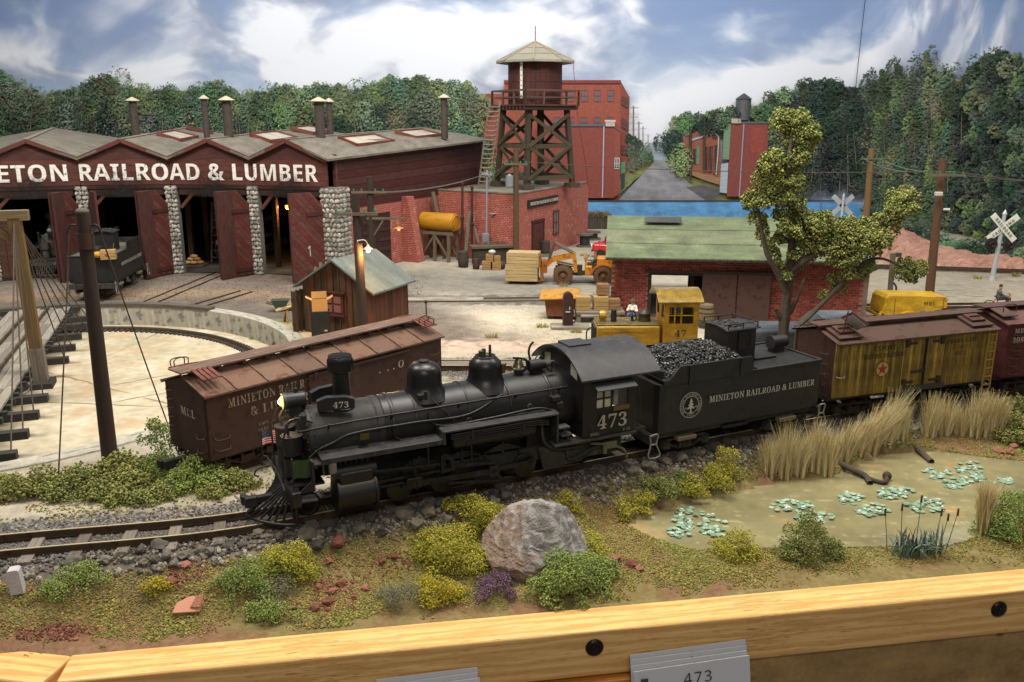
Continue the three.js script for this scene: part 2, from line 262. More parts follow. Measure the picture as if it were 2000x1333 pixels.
// ---- turntable pit: floor with scored slabs, concrete rim, ring rail on ties ---------------------------------------------
{
const g=new THREE.CircleGeometry(TT.r,72);g.rotateX(-PI/ 2);
const map=tex(768,768,(u,v)=>{
const x=(u - 0.5)*54,z=(v - 0.5)*54,n=fbm(x*0.09,z*0.09,5,5),f=fbm(x*0.7,z*0.7,2,4),r=hypot(x,z),a=atan2(z,x),w=0.06 + 0.03*f;
let k=0;for(const[ang,off]of[[0.12,2.5],[0.55,-6],[-0.7,5],[1.7,-3],[1.1,9],[2.5,-10]]){const d=abs(x*sin(ang)+ z*cos(ang)+ off + 0.3*fbm(x*0.2,z*0.2,ang,3));k=max(k,(1 - smooth(w,w + 0.1,d))*smooth(-0.35,0.2,fbm(x*0.12,z*0.12,ang + 3,2)));}
const rust=smooth(0.05,0.45,fbm(x*0.16,z*0.16,17,4))*0.5;
return[182 + 24*n + 24*f,172 + 24*n + 24*f,147 + 27*n + 24*f].map((c,i)=>mix(mix(c,[176,146,110][i],rust),[112,98,76][i],0.85*k));
},1,1);
const fl=new THREE.Mesh(white(g),new THREE.MeshStandardMaterial({map,roughness:0.9,vertexColors:true,bumpMap:T.grit,bumpScale:0.02*CM}));fl.position.set(TT.x,-2.24,TT.z);fl.name='pit_floor';fl.receiveShadow=true;struct(fl,'cream concrete floor of the turntable pit');scene.add(fl);
const ang=0,wl=new B(),seg=96;
wl.lathe([[TT.r,-2.4],[TT.r,0.06],[TT.r + 0.1,0.12],[TT.r + 1.5,0.12],[TT.r + 1.65,0.04],[TT.r + 1.65,-2.4]],TT.x,0,TT.z,seg);
const conc=tex(512,256,(u,v)=>{const n=tile(u,v,6,71),s=smooth(0.1,0.5,tile2(u,v,20,3,72)),f=tile(u,v,40,73,3);return[168 + 26*n + 16*f - 52*s,164 + 26*n + 16*f - 48*s,150 + 24*n + 16*f - 40*s];},14,6);
const w=wl.to('retaining_wall',mat('#ffffff',{map:conc,rough:0.9,bump:T.grit,bumpScale:0.02}));tag(w,'stained round concrete wall of the turntable pit','wall');
const cap=new B(1,0.15);for(let i=0;i<13;i++){const a=R(-64 + i*7.2 - 90),r=TT.r + 0.45;cap.box(1.2,0.34,3.3,TT.x + r*cos(a),0.29,TT.z + r*sin(a),-a,0,0,2);}
cap.to('coping_timber',wood('#6b6558'),w);
const ring=thing('ring_rail','curved ring rail on short ties round the floor of the turntable pit','rail',[TT.x,-2.24,TT.z]);
const rg=new B();rg.lathe([[23.5,0.2],[23.5,0.5],[23.72,0.5],[23.72,0.2]],0,0,0,120);rg.to('rail',mat('#4f443a',{rough:0.5,metal:0.4}),ring);
const tie=white(new THREE.BoxGeometry(1.5,0.2,0.34));
for(let i=0;i<130;i++){const a=R(-150 + i*1.62);const m=new THREE.Mesh(tie,i % 3?wood('#4d4235'):wood('#5d503f'));m.name='tie';m.position.set(23.6*cos(a),0.1,23.6*sin(a));m.rotation.y=-a;m.castShadow=m.receiveShadow=true;ring.add(m);}
}
// ---- tracks ------------------------------------------------------------------------------------------------------------------
const railMat=mat('#5a4a3a',{rough:0.6,metal:0.3,map:T.rust}),headMat=mat('#d8caa6',{rough:0.32,metal:0.45});
const tieGeo=[0,1,2].map((i)=>{const b=new B(2,0.1);b.box(0.62,0.4,3.7,0,0,0,0,0,0,2);return b.geo();});
const tieMats=['#8a8075','#978d82','#776d62'].map((c)=>wood(c));
function track(label,pts,o={}){
const cv=new THREE.CatmullRomCurve3(pts.map(([x,z])=>V(x,0,z))),len=cv.getLength(),n=max(2,floor(len/ 1.2)),t=thing('railway_track',label,'railway track'),y=o.y??0.42;
const sp=cv.getSpacedPoints(n),tn=sp.map((_,i)=>{const a=sp[max(0,i - 1)],b=sp[min(n,i + 1)];return V(-(b.z - a.z),0,b.x - a.x).normalize();});
for(const s of[-1,1]){
const web=new B(),head=new B();web.keepUV=head.keepUV=false;
const prof=(b,x0,x1,y0,y1)=>{for(let i=0;i<n;i++){const P=(k,x,h)=>[sp[k].x + tn[k].x*x,h,sp[k].z + tn[k].z*x],c=s*0.95;const q=(k)=>[P(k,c + x0,y0),P(k,c + x0,y1),P(k,c + x1,y1),P(k,c + x1,y0)];const A=q(i),D=q(i + 1);for(let e=0;e<4;e++)b.quad(A[e],A[(e + 1)% 4],D[(e + 1)% 4],D[e]);}};
prof(web,-0.11,0.11,y,y + 0.06);prof(web,-0.035,0.035,y + 0.06,y + 0.34);prof(web,-0.065,0.065,y + 0.32,y + 0.385);prof(head,-0.05,0.05,y + 0.386,y + 0.41);
const r=web.to('rail',railMat,t);head.to('rail_head',o.dull?railMat:headMat,r);
}
if(o.ties !==false){const step=o.step??2.3,m=floor(len/ step);for(let i=0;i<m;i++){const k=(i + 0.5)/ m,p=cv.getPointAt(k),d=cv.getTangentAt(k),x=new THREE.Mesh(tieGeo[i % 3],tieMats[(i*7)% 3]);x.name='tie';x.position.set(p.x,y - 0.13 + rr(-0.03,0.02),p.z);x.rotation.y=atan2(-d.z,d.x)+ rr(-0.03,0.03);x.castShadow=x.receiveShadow=true;t.add(x);}}
return t;
}
track('main track with bright rails curving along the front under the black engine',[[-62,-32.5],[-45,-35.9],[-26.1,-40.3],[-15.6,-42.6],[-9,-45.56],[3.55,-51.55],[19.8,-59.3],[29,-63.2],[41,-67],[60,-72.4]],{y:0.5});
track('straight siding of two bright rails behind the engine, under the yellow engine',[[-16,-75.6],[10,-75.4],[34,-75.6]],{y:0.12,ties:false});
track('flush yard track crossing the concrete between hut and green-roofed shed',[[-16,-105.5],[-6,-106],[10,-106.6]],{y:-0.24,ties:false});
track('cinder track passing behind the yellow compressor trailer',[[38,-101.2],[60,-102.3],[95,-104]],{y:-0.1,ties:false,dull:true});
track('rusty track along the foot of the pink hill',[[40,-132],[62,-128.5],[80,-124],[95,-120]],{y:0.12,ties:false,dull:true});
{const f=frame(-18.3,-48.8,48.7);track('siding under the brown boxcar behind the engine',[f.at(0.6,0,-2.35),f.at(10,0,-2.35),f.at(21,0,-2.35)].map((p)=>p.length===3?[p[0],p[2]]:p),{y:0.1,dull:true});}
for(const[i,w]of['third','second','right-hand'].entries()){const a=R(-9 + i*14),s=sin(a),c=cos(a);track(['radial track leading to the doorway with the flag-bearing pilot','radial track leading to the doorway beside the corner pillar','radial track ending by the hut'][i===2?2:i],[[TT.x + s*27.6,TT.z - c*27.6],[TT.x + s*(i===2?38:64),TT.z - c*(i===2?38:64)]],{y:-0.24,ties:false,dull:true});}
// the pale filled strip at the end of the yard track
{const b=new B();b.box(12.6,0.12,1.7,-9.9,0.18,-105.85,0.02);struct(b.to('concrete_strip',mat('#b8b2a4',{map:T.felt,rough:0.9})),'pale concrete strip between the flush yard rails');}
{const b=new B(0,0.12);for(let i=0;i<4;i++)b.box(14,0.1,0.36,-2 + 0,0.4,-76.1 + i*0.42,0,0,0,0);stuff(b.to('crossing_planks',wood('#8f887a')),'grey planks laid between the rails of the siding','planks');}
// ---- timber edge of the layout ---------------------------------------------------------------------------------------------------
{
const t=thing('timber_edge','oak edge moulding along the front of the layout with screwed fascia','wooden edge');
const oak=mat('#f1dcb6',{map:T.oak,bump:bumpTex.wood,bumpScale:0.012,rough:0.42}),yT=-1.5;
const A=G(135,1279,yT),Bf=G(2000,1110,yT),C=G(107,1333,yT),D=G(2000,1168,yT),dir=[Bf[0]- A[0],Bf[2]- A[2]],Ln=hypot(...dir),a=atan2(-dir[1],dir[0]);
const f=frame(A[0],A[2],a*180/ PI),wdt=2.02;
const rail=new B();const gx=new RoundedBoxGeometry(64,2.5,wdt,3,0.14);rail.at(gx,32,0,0,0,0,0,0);
const top=rail.to('front_rail',oak,t);top.position.set(...f.at(0.05,yT - 1.25,wdt/ 2));top.rotation.y=f.a;
const l2=new B();l2.at(new RoundedBoxGeometry(30,2.5,2.1,3,0.14),-15,0,0,0,0,0,0);
const lf=l2.to('side_rail',mat('#f1dab2',{map:T.oak,rough:0.4}),t),a2=R(-9);lf.position.set(A[0]- 0.06 - 0.0,yT - 1.25 - 0.02,A[2]+ 1.05);lf.rotation.y=a2;
const pn=new B();pn.box(70,16,0.5,32,-8,0);const panel=pn.to('fascia_panel',mat('#c29c62',{map:T.felt,rough:0.75}),t);panel.position.set(...f.at(0,yT - 2.5,wdt - 0.55));panel.rotation.y=f.a;
const holder=new B();holder.prism([[0,0],[14.2,0],[14.2,3.4],[13.8,3.8],[0,3.8]],0.5,0,0,0,0,0.06);const h=holder.to('label_board',mat('#c9a06a',{map:T.oak,rough:0.45}),t);h.position.set(...f.at(13.5,yT - 6.5,wdt - 0.28));h.rotation.y=f.a;
const screw=(lx,ly,lz,big)=>{const s=new B();s.lathe([[0,0.16],[0.2,0.155],[0.36,0.1],[0.44,0.02],[0.44,-0.05],[0,-0.05]],0,0,0,24);const m=s.to('screw',mat('#2b2620',{rough:0.3,metal:0.8}),t);m.position.set(...f.at(lx,ly,lz));m.rotation.set(PI/ 2,0,-f.a,'YXZ');m.rotation.set(PI/ 2,f.a,0,'YXZ');const k=new B();k.box(0.36,0.06,0.07,0,0.16,0,0.5);k.box(0.07,0.06,0.36,0,0.16,0,0.5);k.to('drive_slot',mat('#0d0b09',{rough:0.6}),m);};
const loc=(u,v,lz)=>{const[a0,b0,c0]=ray(u,v),nx=sin(f.a),nz=cos(f.a),p=f.at(0,0,lz),k=(nx*p[0]+ nz*p[2])/(nx*a0 + nz*c0),X=a0*k,Z=c0*k;return[(X - f.x)*cos(f.a)-(Z - f.z)*sin(f.a),EYE + b0*k];};
for(const[u,v]of[[1161,1265],[1951,1190]]){const[x,y]=loc(u,v,wdt);screw(x,y,wdt + 0.05);}
{const[x,y]=loc(1957,1233,wdt);const hk=new B();hk.tube([[-0.1,0.3,0.2],[0.16,0.22,0.25],[0.3,-0.05,0.25],[0.1,-0.25,0.25],[-0.18,-0.16,0.25],[-0.14,0.05,0.25]],0.05,6);const m=hk.to('cup_hook',mat('#6e5030',{rough:0.4,metal:0.6}),t);m.position.set(...f.at(x,y,wdt - 0.3));m.rotation.y=f.a;}
// card stacks in the label holder
const cards=(name,label,u0,u1,v,n,print473)=>{const up=print473?0.35:-0.1;const[x0,y0]=loc(u0,v,wdt + 0.4),[x1]=loc(u1,v,wdt + 0.4),w=x1 - x0,g=thing(name,label,'paper cards',f.at((x0 + x1)/ 2,y0 + up,wdt + 0.1),f.a);for(let i=0;i<n;i++){const b=new B();b.box(w,4,0.05,rr(-0.05,0.05),-2 - i*0.22,0.12*i);const m=b.to('card',mat('#c3c6cc',{rough:0.8}),g);m.rotation.z=R(rr(1.0,2.4));m.rotation.x=-0.16;if(print473)print('lettering',w,2.6,512,(x,W,H)=>{text(x,i===n - 1?'473':i % 2?'- 2 - -':'. = ..',W*0.55,H*(i===n - 1?0.24:0.06),(i===n - 1?H*0.3:H*0.1)+ 'px monospace','#26262a',4);if(i===n - 1){x.fillStyle='#3a4046';x.fillRect(W*0.06,H*0.12,W*0.06,H);}},m,[0,-1.35 - i*0.22,0.12*i + 0.03]);}};
cards('card_stack','stack of printed paper cards reading 473 in the holder under the front edge',1233,1458,1296,4,true);
cards('card_stack','low stack of blank paper cards barely rising above the frame below the middle screw',735,935,1330,4,false);
}
// ================= buildings =======================================================================
const RED=painted('#663830'),RED2=painted('#542d27'),TRIM=painted('#6e3d33'),ROOF=mat('#8b8476',{map:T.felt,rough:0.95,bump:T.grit,bumpScale:0.02});
const BRICK=mat('#ffffff',{map:T.brick,bump:T.brickbump,bumpScale:0.03,rough:0.85}),PAST=painted('#8e3a2c');
// wall of separate boards, lying courses, between two ground points
function boards(name,parent,material,x0,x1,y0,y1,z,th,n,ry=0,ox=0,oz=0){
const hgt=(y1 - y0)/ n,geos=[0,1,2].map(()=>{const b=new B(0,0.16);b.box(x1 - x0,hgt - 0.05,th,0,0,0,0,rr(-0.02,0.02),0,0);return b.geo();});
for(let i=0;i<n;i++){const m=new THREE.Mesh(geos[i % 3],material);m.name=name;m.castShadow=m.receiveShadow=true;m.position.set((x0 + x1)/ 2,y0 + hgt*(i + 0.5),z);parent.add(m);}
}
{
const t=thing('roundhouse','long red wooden roundhouse with white lettering and open plank doors','engine house',[TT.x,0,TT.z]);
const RIN=50.2,DEP=46,edges=[-44,-30,-16,-2,12,26],P=(deg,r,y)=>[r*sin(R(deg)),y,-r*cos(R(deg))];
const yB=13.0,yE=16.6,yP=19.1,yRearE=18.6,yRearP=20.6;
const roofB=[],eaves=0.9,stoneMats=['#8f8c83','#a19d93','#7b7972','#b4b1a8'].map((c)=>mat(c,{rough:0.95,bump:T.grit,bumpScale:0.02})),stoneGeo=[1,2,3,4,5].map((s)=>{const g=rock(s,1,0.5);return g;});
// roof height at a place, and where a line of sight meets the roof
const roofY=(x,z)=>{const dx=x - TT.x,dz=z - TT.z,r=hypot(dx,dz),d=atan2(dx,-dz)*180/ PI;if(r<RIN - eaves||r>RIN + DEP||d>27||d<-44)return -1;const i=clamp(floor((d + 44)/ 14),0,4),am=edges[i]+ 7 +(i===0?0:0),k=min(1,abs(d -(edges[i]+ edges[i + 1])/ 2)/ 7),f=(r - RIN)/ DEP;return mix(mix(yP + 0.3,yE + 0.25,k),mix(yRearP,yRearE,k),f);};
const roofHit=(u,v)=>{const[a,b,c]=ray(u,v);for(let k=100;k<230;k +=0.1){const x=a*k,y=EYE + b*k,z=c*k;if(y<roofY(x,z))return{x,y,z,r:hypot(x - TT.x,z - TT.z),d:atan2(x - TT.x,-(z - TT.z))*180/ PI};}return null;};
const inner=mat('#1d1815',{rough:1}),lintel=painted('#40211c');
for(let i=0;i<5;i++){
const a0=edges[i],a1=edges[i + 1],am=(a0 + a1)/ 2,A=P(a0,RIN,0),Bq=P(a1,RIN,0),W=hypot(Bq[0]- A[0],Bq[2]- A[2]),st=new THREE.Group();st.name='stall_front';t.add(st);
st.position.set((A[0]+ Bq[0])/ 2,0,(A[2]+ Bq[2])/ 2);st.rotation.y=-R(am);
const h=W/ 2;
// sign boards under the gable
const nB=4;for(let k=0;k<nB;k++){const b=new B(0,0.14);b.box(W - 0.1,(yE - yB)/ nB - 0.04,0.35,0,yB +(yE - yB)*(k + 0.5)/ nB,0);b.to('sign_board',RED,st);}
const gb=new B(0,0.1);gb.prism([[-h,yE],[h,yE],[0,yP - 0.1]],0.34,0,0,-0.17);gb.to('gable',RED2,st);
for(const s of[-1,1]){const vb=new B(0,0.1);vb.beam([s*(h + 0.25),yE - 0.02,0.62],[0,yP + 0.12,0.62],0.22,0.55);vb.to('barge_board',TRIM,st);}
const lt=new B(0,0.1);lt.box(W - 1.6,0.5,0.45,0,yB - 0.28,0);lt.box(W - 2.2,0.9,0.3,0,yB - 1.0,-0.05);lt.to('lintel',lintel,st);
for(const s of[-1,1]){const br=new B(0,0.1);br.beam([s*(h - 1.2),yB - 3.3,-0.05],[s*(h - 3.2),yB - 1.2,-0.05],0.3,0.45);br.to('brace',TRIM,st);}
// lettering painted straight on the boards, continuing from stall to stall
print('lettering',W - 0.12,3.3,640,(x,w,hh)=>{
const full='MINIETON RAILROAD & LUMBER';x.font='bold ' + hh*0.98 + 'px sans-serif';
const total=W*4.2,start=i*W + 0 -(5*W - total)+ 4.55,k=w/(W - 0.12),wd=x.measureText(full).width,sx=total*k/ wd*1.06;
x.save();x.translate(-start*k,hh*0.5);x.scale(sx,1);x.fillStyle='#e9e6df';x.textBaseline='middle';x.textAlign='left';let at=0;for(const ch of full){x.fillText(ch,at,0);at +=x.measureText(ch).width*1.0;}x.restore();
x.globalCompositeOperation='destination-out';for(let k2=1;k2<4;k2++){x.fillStyle='rgba(0,0,0,0.55)';x.fillRect(0,hh*k2/ 4 + hh*0.03,w,2);}x.globalCompositeOperation='source-over';
},st,[0,(yB + yE)/ 2 - 0.02,0.2],[0,0,0],{worn:0.12,seed:i});
// soot blown over the boards above the door
print('soot',8,4.6,200,(x,w,hh)=>{const im=x.getImageData(0,0,w,hh);for(let yy=0;yy<hh;yy++)for(let xx=0;xx<w;xx++){const dx=(xx/ w - 0.5)*2,dy=yy/ hh,k=clamp(1 - abs(dx)*(1.3 - 0.5*dy),0,1)*smooth(0.05,0.95,dy + 0.35*fbm(xx*0.03,yy*0.03,i*3,5))*smooth(-0.35,0.5,fbm(xx*0.06,yy*0.05,i + 20,5)+ 0.5*dy);const o=(yy*w + xx)*4;im.data[o]=18;im.data[o + 1]=15;im.data[o + 2]=14;im.data[o + 3]=235*k;}x.putImageData(im,0,0);},st,[rr(-0.5,0.5),yB + 0.6,0.262]);
// open doors folded outward, diagonal planks
const door=(hx,ang,nm,w=5.3,planks=true)=>{
const d=new THREE.Group();d.name='door';d.position.set(hx,0.15,0.45);d.rotation.y=ang;st.add(d);
const hh=12.2,fr=new B(1,0.08);fr.prism([[0,0],[w,0],[w,hh],[1.9,hh],[0,hh - 2.1]],0.28,0,0,-0.14,0,0.03);fr.to('door_leaf',RED2,d);
if(planks)for(let q=0;q<20;q++){
const off=-6.2 + q*0.98;let P2=[[0.1,0.1],[w - 0.1,0.1],[w - 0.1,hh - 0.1],[1.95,hh - 0.1],[0.1,hh - 2.15]];
for(const[sg,c]of[[1,off],[-1,off + 0.92]]){const out=[];for(let e=0;e<P2.length;e++){const A2=P2[e],B2=P2[(e + 1)% P2.length],fa=sg*(A2[1]- A2[0]*1.1 - c),fb=sg*(B2[1]- B2[0]*1.1 - c);if(fa>=0)out.push(A2);if(fa*fb<0){const k=fa/(fa - fb);out.push([A2[0]+ k*(B2[0]- A2[0]),A2[1]+ k*(B2[1]- A2[1])]);}}P2=out;}
if(P2.length<3)continue;const b=new B(0,0.16);b.prism(P2,0.07,0,0,-0.21);b.to('plank',q % 3?RED:painted('#64271f'),d);
}
for(const y of[0.9,hh - 2.9]){const b=new B(0,0.1);b.box(2.6,0.55,0.16,1.5,y,-0.28);b.to('strap',painted('#4a1f1a'),d);}
if(nm)print('number',0.9,2.6,64,(x,ww,h3)=>text(x,nm,ww/ 2,h3/ 2,h3*0.8 + 'px sans-serif','#bdb4a8'),d,[w*0.5,4.2,-0.24],[0,PI,0],{worn:0.16});
};
if(i>0){door(h - 0.75,R(i===4?-118:-126),i===4?'1':'');if(i<4)door(h - 1.3,R(-114),"",5.2,false);}
if(i===2)door(-h + 0.9,R(-62),'',4.6,false);
// stone piers at the stall edge, each stone its own piece
const pier=(cx,wd,dp,z0,rows,big)=>{const core=new B();core.box(wd - 0.24,yB - 0.1,dp - 0.24,cx,(yB - 0.1)/ 2,z0 - dp/ 2);const body=core.to('stone_pier',mat('#6d6a63',{rough:1}),st);const rh=(yB - 0.2)/ rows;for(let rI=0;rI<rows;rI++){const cnt=big?4 +(rI % 2):1 +(rI % 2),sw=wd/ cnt;for(let k=0;k<cnt;k++){const m=new THREE.Mesh(pick(stoneGeo),pick(stoneMats));m.name='stone';m.scale.set(sw*0.52,rh*0.52,0.2);m.position.set(cx - wd/ 2 + sw*(k + 0.5),rh*(rI + 0.5),z0 - 0.08);m.castShadow=m.receiveShadow=true;body.add(m);}if(big)for(let k=0;k<3;k++){const m=new THREE.Mesh(pick(stoneGeo),pick(stoneMats));m.name='stone';m.scale.set(0.2,rh*0.52,dp/ 3*0.52);m.position.set(cx + wd/ 2 - 0.08,rh*(rI + 0.5),z0 - dp/ 3*(k + 0.5));m.castShadow=m.receiveShadow=true;body.add(m);}}};
const narrow=0.95;if(i>0)pier(-h + narrow/ 2,narrow,1.2,0.55,21,false);
if(i<4){if(i>0)pier(h - narrow/ 2,narrow,1.2,0.55,21,false);}else pier(h - 0.2 + 0.65,3.1,3.2,0.7,19,true);
// roof: two slopes running back to the rear wall
const fr=(deg,y,r=RIN - eaves)=>P(deg,r,y),rb=new B(2);
const slab=(p0,p1,q1,q0)=>{rb.quad(p0,p1,q1,q0);const dn=(p)=>[p[0],p[1]- 0.3,p[2]];rb.quad(dn(p0),dn(p1),dn(q1),dn(q0));rb.quad(p0,p1,dn(p1),dn(p0));rb.quad(q0,q1,dn(q1),dn(q0));rb.quad(p0,q0,dn(q0),dn(p0));rb.quad(p1,q1,dn(q1),dn(p1));};
const e1=i===4?a1 + 1.0:a1;
slab(fr(a0,yE + 0.25),fr(am,yP + 0.3),fr(am,yRearP,RIN + DEP),fr(a0,yRearE,RIN + DEP));slab(fr(am,yP + 0.3),fr(e1,yE + 0.25),fr(e1,yRearE,RIN + DEP),fr(am,yRearP,RIN + DEP));
const roof=rb.to('roof',ROOF,t);
const rc=new B(2,0.1);rc.beam(fr(am,yP + 0.36),fr(am,yRearP + 0.06,RIN + DEP),0.7,0.1);rc.to('ridge_strip',mat('#a49a86',{map:T.felt}),roof);
// rear wall, floor slab
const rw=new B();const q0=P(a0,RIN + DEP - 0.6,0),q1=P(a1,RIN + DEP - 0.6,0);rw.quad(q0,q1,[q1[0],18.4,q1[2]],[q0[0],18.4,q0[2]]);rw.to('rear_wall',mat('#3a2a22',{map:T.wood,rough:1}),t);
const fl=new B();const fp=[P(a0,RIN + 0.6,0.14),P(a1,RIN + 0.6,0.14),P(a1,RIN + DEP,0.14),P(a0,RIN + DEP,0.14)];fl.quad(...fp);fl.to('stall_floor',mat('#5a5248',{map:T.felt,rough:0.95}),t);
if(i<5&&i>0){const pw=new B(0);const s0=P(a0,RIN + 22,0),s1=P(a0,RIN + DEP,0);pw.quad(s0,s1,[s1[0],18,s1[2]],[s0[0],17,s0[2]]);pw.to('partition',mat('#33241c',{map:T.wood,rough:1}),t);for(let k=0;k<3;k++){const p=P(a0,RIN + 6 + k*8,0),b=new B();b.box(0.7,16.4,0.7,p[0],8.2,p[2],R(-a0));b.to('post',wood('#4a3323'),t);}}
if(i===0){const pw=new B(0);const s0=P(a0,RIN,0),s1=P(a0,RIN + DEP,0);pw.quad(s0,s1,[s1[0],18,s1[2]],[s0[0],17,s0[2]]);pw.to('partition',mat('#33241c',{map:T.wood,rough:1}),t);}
}
// skylights with rusty frames and smoke jacks, on the roof slopes
const roofs=t.children.filter((c)=>c.name==='roof');
for(const[u,v,lr,dw]of[[347,272,8,1.5],[400,257,7,1.4],[442,247,6,1.2],[535,274,8,1.5],[608,260,7,1.4],[662,252,6,1.3],[716,281,8,1.5],[818,268,7,1.4],[888,257,6,1.3]]){
const q=roofHit(u,v);if(!q)continue;const roof=roofs[clamp(floor((q.d + 44)/ 14),0,4)],g=new THREE.Group();g.name='skylight';roof.add(g);
const c=[[q.d - dw,q.r - lr*0.64],[q.d + dw,q.r - lr*0.64],[q.d + dw,q.r + lr*0.64],[q.d - dw,q.r + lr*0.64]].map(([d,r])=>{const p=P(d,r,0);return[p[0],roofY(p[0]+ TT.x,p[2]+ TT.z)+ 0.55,p[2]];});
const fb=new B(0,0.1);for(let k=0;k<4;k++)fb.beam(c[k],c[(k + 1)% 4],0.4,0.62);fb.to('frame',painted('#7a4430'),g);const pb=new B();pb.quad(...c.map((p)=>[p[0],p[1]+ 0.08,p[2]]));pb.to('pane',mat('#d8cdbb',{rough:0.5,map:T.felt}),g);
}
for(const[u,v,vt,rad]of[[265,266,190,0.66],[402,244,186,0.52],[447,268,188,0.7],[626,271,190,0.72],[645,252,192,0.52],[868,246,184,0.6]]){
const q=roofHit(u,v)??{x:Zp(u,v,-150)[0],y:19.5,z:-150},top=Zp(u,vt,q.z)[1],hh=top - q.y,p=[q.x - TT.x,q.y - 0.6,q.z - TT.z],b=new B();b.cyl(rad,rad*0.95,hh,p[0],p[1]+ hh/ 2,p[2],20);const m=b.to('smoke_jack',rusty('#4a423c',{rough:0.8}),t),c=new B();c.lathe([[rad*0.8,0],[rad*1.75,0.05],[rad*1.7,0.2],[0.1,0.75],[0,0.75]],p[0],p[1]+ hh - 0.1,p[2],16);c.to('cap',mat('#b3aa93',{rough:0.8}),m);
}
// right-hand flank: brick below with big plank doors, boards above
const s0=P(26,RIN + 1.5,0),s1=P(26,RIN + DEP,0),len=hypot(s1[0]- s0[0],s1[2]- s0[2]),fg=new THREE.Group();fg.name='side_wall';fg.position.set(...s0);fg.rotation.y=atan2(-(s1[2]- s0[2]),s1[0]- s0[0]);t.add(fg);
const nB=7;for(let k=0;k<nB;k++){const y0=9.6,y1=17.2,hh=(y1 - y0)/ nB;const b=new B(0,0.14);b.prism([[0,y0 + hh*k],[len,y0 + hh*k + k*0.24],[len,y0 + hh*(k + 1)+(k + 1)*0.24 - 0.05],[0,y0 + hh*(k + 1)- 0.05]],0.3,0,0,-0.15);b.to('weather_board',k % 2?RED2:painted('#4d1f1b'),fg);}
const bb=new B();bb.box(len,9.6,0.9,len/ 2,4.8,-0.2);bb.to('brick_wall',BRICK,fg);
const dr=new B(0,0.1);const dx=9.0;dr.box(7.6,8.2,0.4,dx,4.2,0.2);dr.to('door',painted('#3b1f1a'),fg);
for(const s of[-1,1])for(let q=0;q<5;q++){const b=new B(0,0.12);b.beam([dx + s*0.15,7.4 - q*1.5,0.45],[dx + s*3.6,8.0 - q*1.5 - 3.0 + 2.2,0.45],0.12,0.5);b.to('plank',painted('#4a2922'),fg);}
for(const y of[1,7.3]){const b=new B();b.box(1.8,0.18,0.1,dx + 2.8,y,0.5);b.to('strap_hinge',mat('#29211e',{rough:0.6}),fg);}
const cb=new B();cb.box(0.4,4.4,0.5,0.1,yB + 2.2,0.05);cb.to('corner_board',TRIM,fg);
const bt=new B();bt.prism([[0,0],[2.9,0],[1.1,10.3],[0,10.3]],1.9,0,0,-0.95);const btm=bt.to('buttress',BRICK,fg);btm.position.set(17.2,0,0.3);btm.rotation.y=-PI/ 2;
}
// ---- brick annex with the water tower on its roof ----------------------------------------------------------
{
const a=[-12.2,-143],b=[0.8,-134.4],c=[14.2,-161.5],d=[0,-172],yT=10.8,t=thing('brick_annex','low red brick pump house under the water tower','pump house');
const wallOf=(p,q,h0,h1,nm,mt=BRICK,th=0.5)=>{const L2=hypot(q[0]- p[0],q[1]- p[1]),w=new B();w.box(L2,h1 - h0,th,0,(h0 + h1)/ 2,-th/ 2);const m=w.to(nm,mt,t);m.position.set((p[0]+ q[0])/ 2,0,(p[1]+ q[1])/ 2);m.rotation.y=atan2(-(q[1]- p[1]),q[0]- p[0]);return m;};
wallOf(a,b,0,yT,'front_wall');const rw=wallOf(b,c,0,yT,'side_wall');wallOf(d,a,0,yT,'rear_wall');
for(const[p,q]of[[a,b],[b,c]]){const m=wallOf(p,q,yT,yT + 0.22,'coping',mat('#8d8577',{map:T.felt}),0.8);m.translateZ(0.08);}
const rf=new B();rf.quad(...[a,b,c,d].map(([x,z])=>[x,yT - 0.1,z]));rf.to('roof',mat('#8f8b7d',{map:T.felt,rough:0.95}),t);
const L2=hypot(c[0]- b[0],c[1]- b[1]),k=(u)=>u - L2/ 2;
const dr=new B(0,0.1);dr.box(4,5.6,0.3,k(7.6),2.9,0.06);dr.to('door',painted('#5a2620'),rw);const df=new B();df.box(0.35,5.9,0.4,k(5.5),2.95,0.1);df.box(0.35,5.9,0.4,k(9.7),2.95,0.1);df.box(4.9,0.4,0.44,k(7.6),6,0.1);df.to('door_frame',painted('#4a211c'),rw);
const wf=new B();wf.box(1.8,3.9,0.14,k(15),5,0.04);const wm=wf.to('window',mat('#6b7a84',{rough:0.15}),rw);const fr=new B();for(const x of[-1,0,1])fr.box(0.22,4.1,0.22,k(15)+ x,5,0.12);for(const y of[3,5,7])fr.box(2.2,0.22,0.24,k(15),y,0.13);fr.to('sash',painted('#6b3327'),wm);
const sg=new B();sg.rbox(12,1.35,0.25,0,0,0,0.06);const s=sg.to('name_board',mat('#26221d',{map:T.wood,rough:0.7}),rw);s.position.set(k(9.6),9.0,0.16);print('lettering',11.6,1.1,512,(x,w,h)=>text(x,'MINIETON RAILROAD & LUMBER',w/ 2,h/ 2,'bold ' + h*0.62 + 'px serif','#d9d3c2'),s,[0,0,0.14]);
}
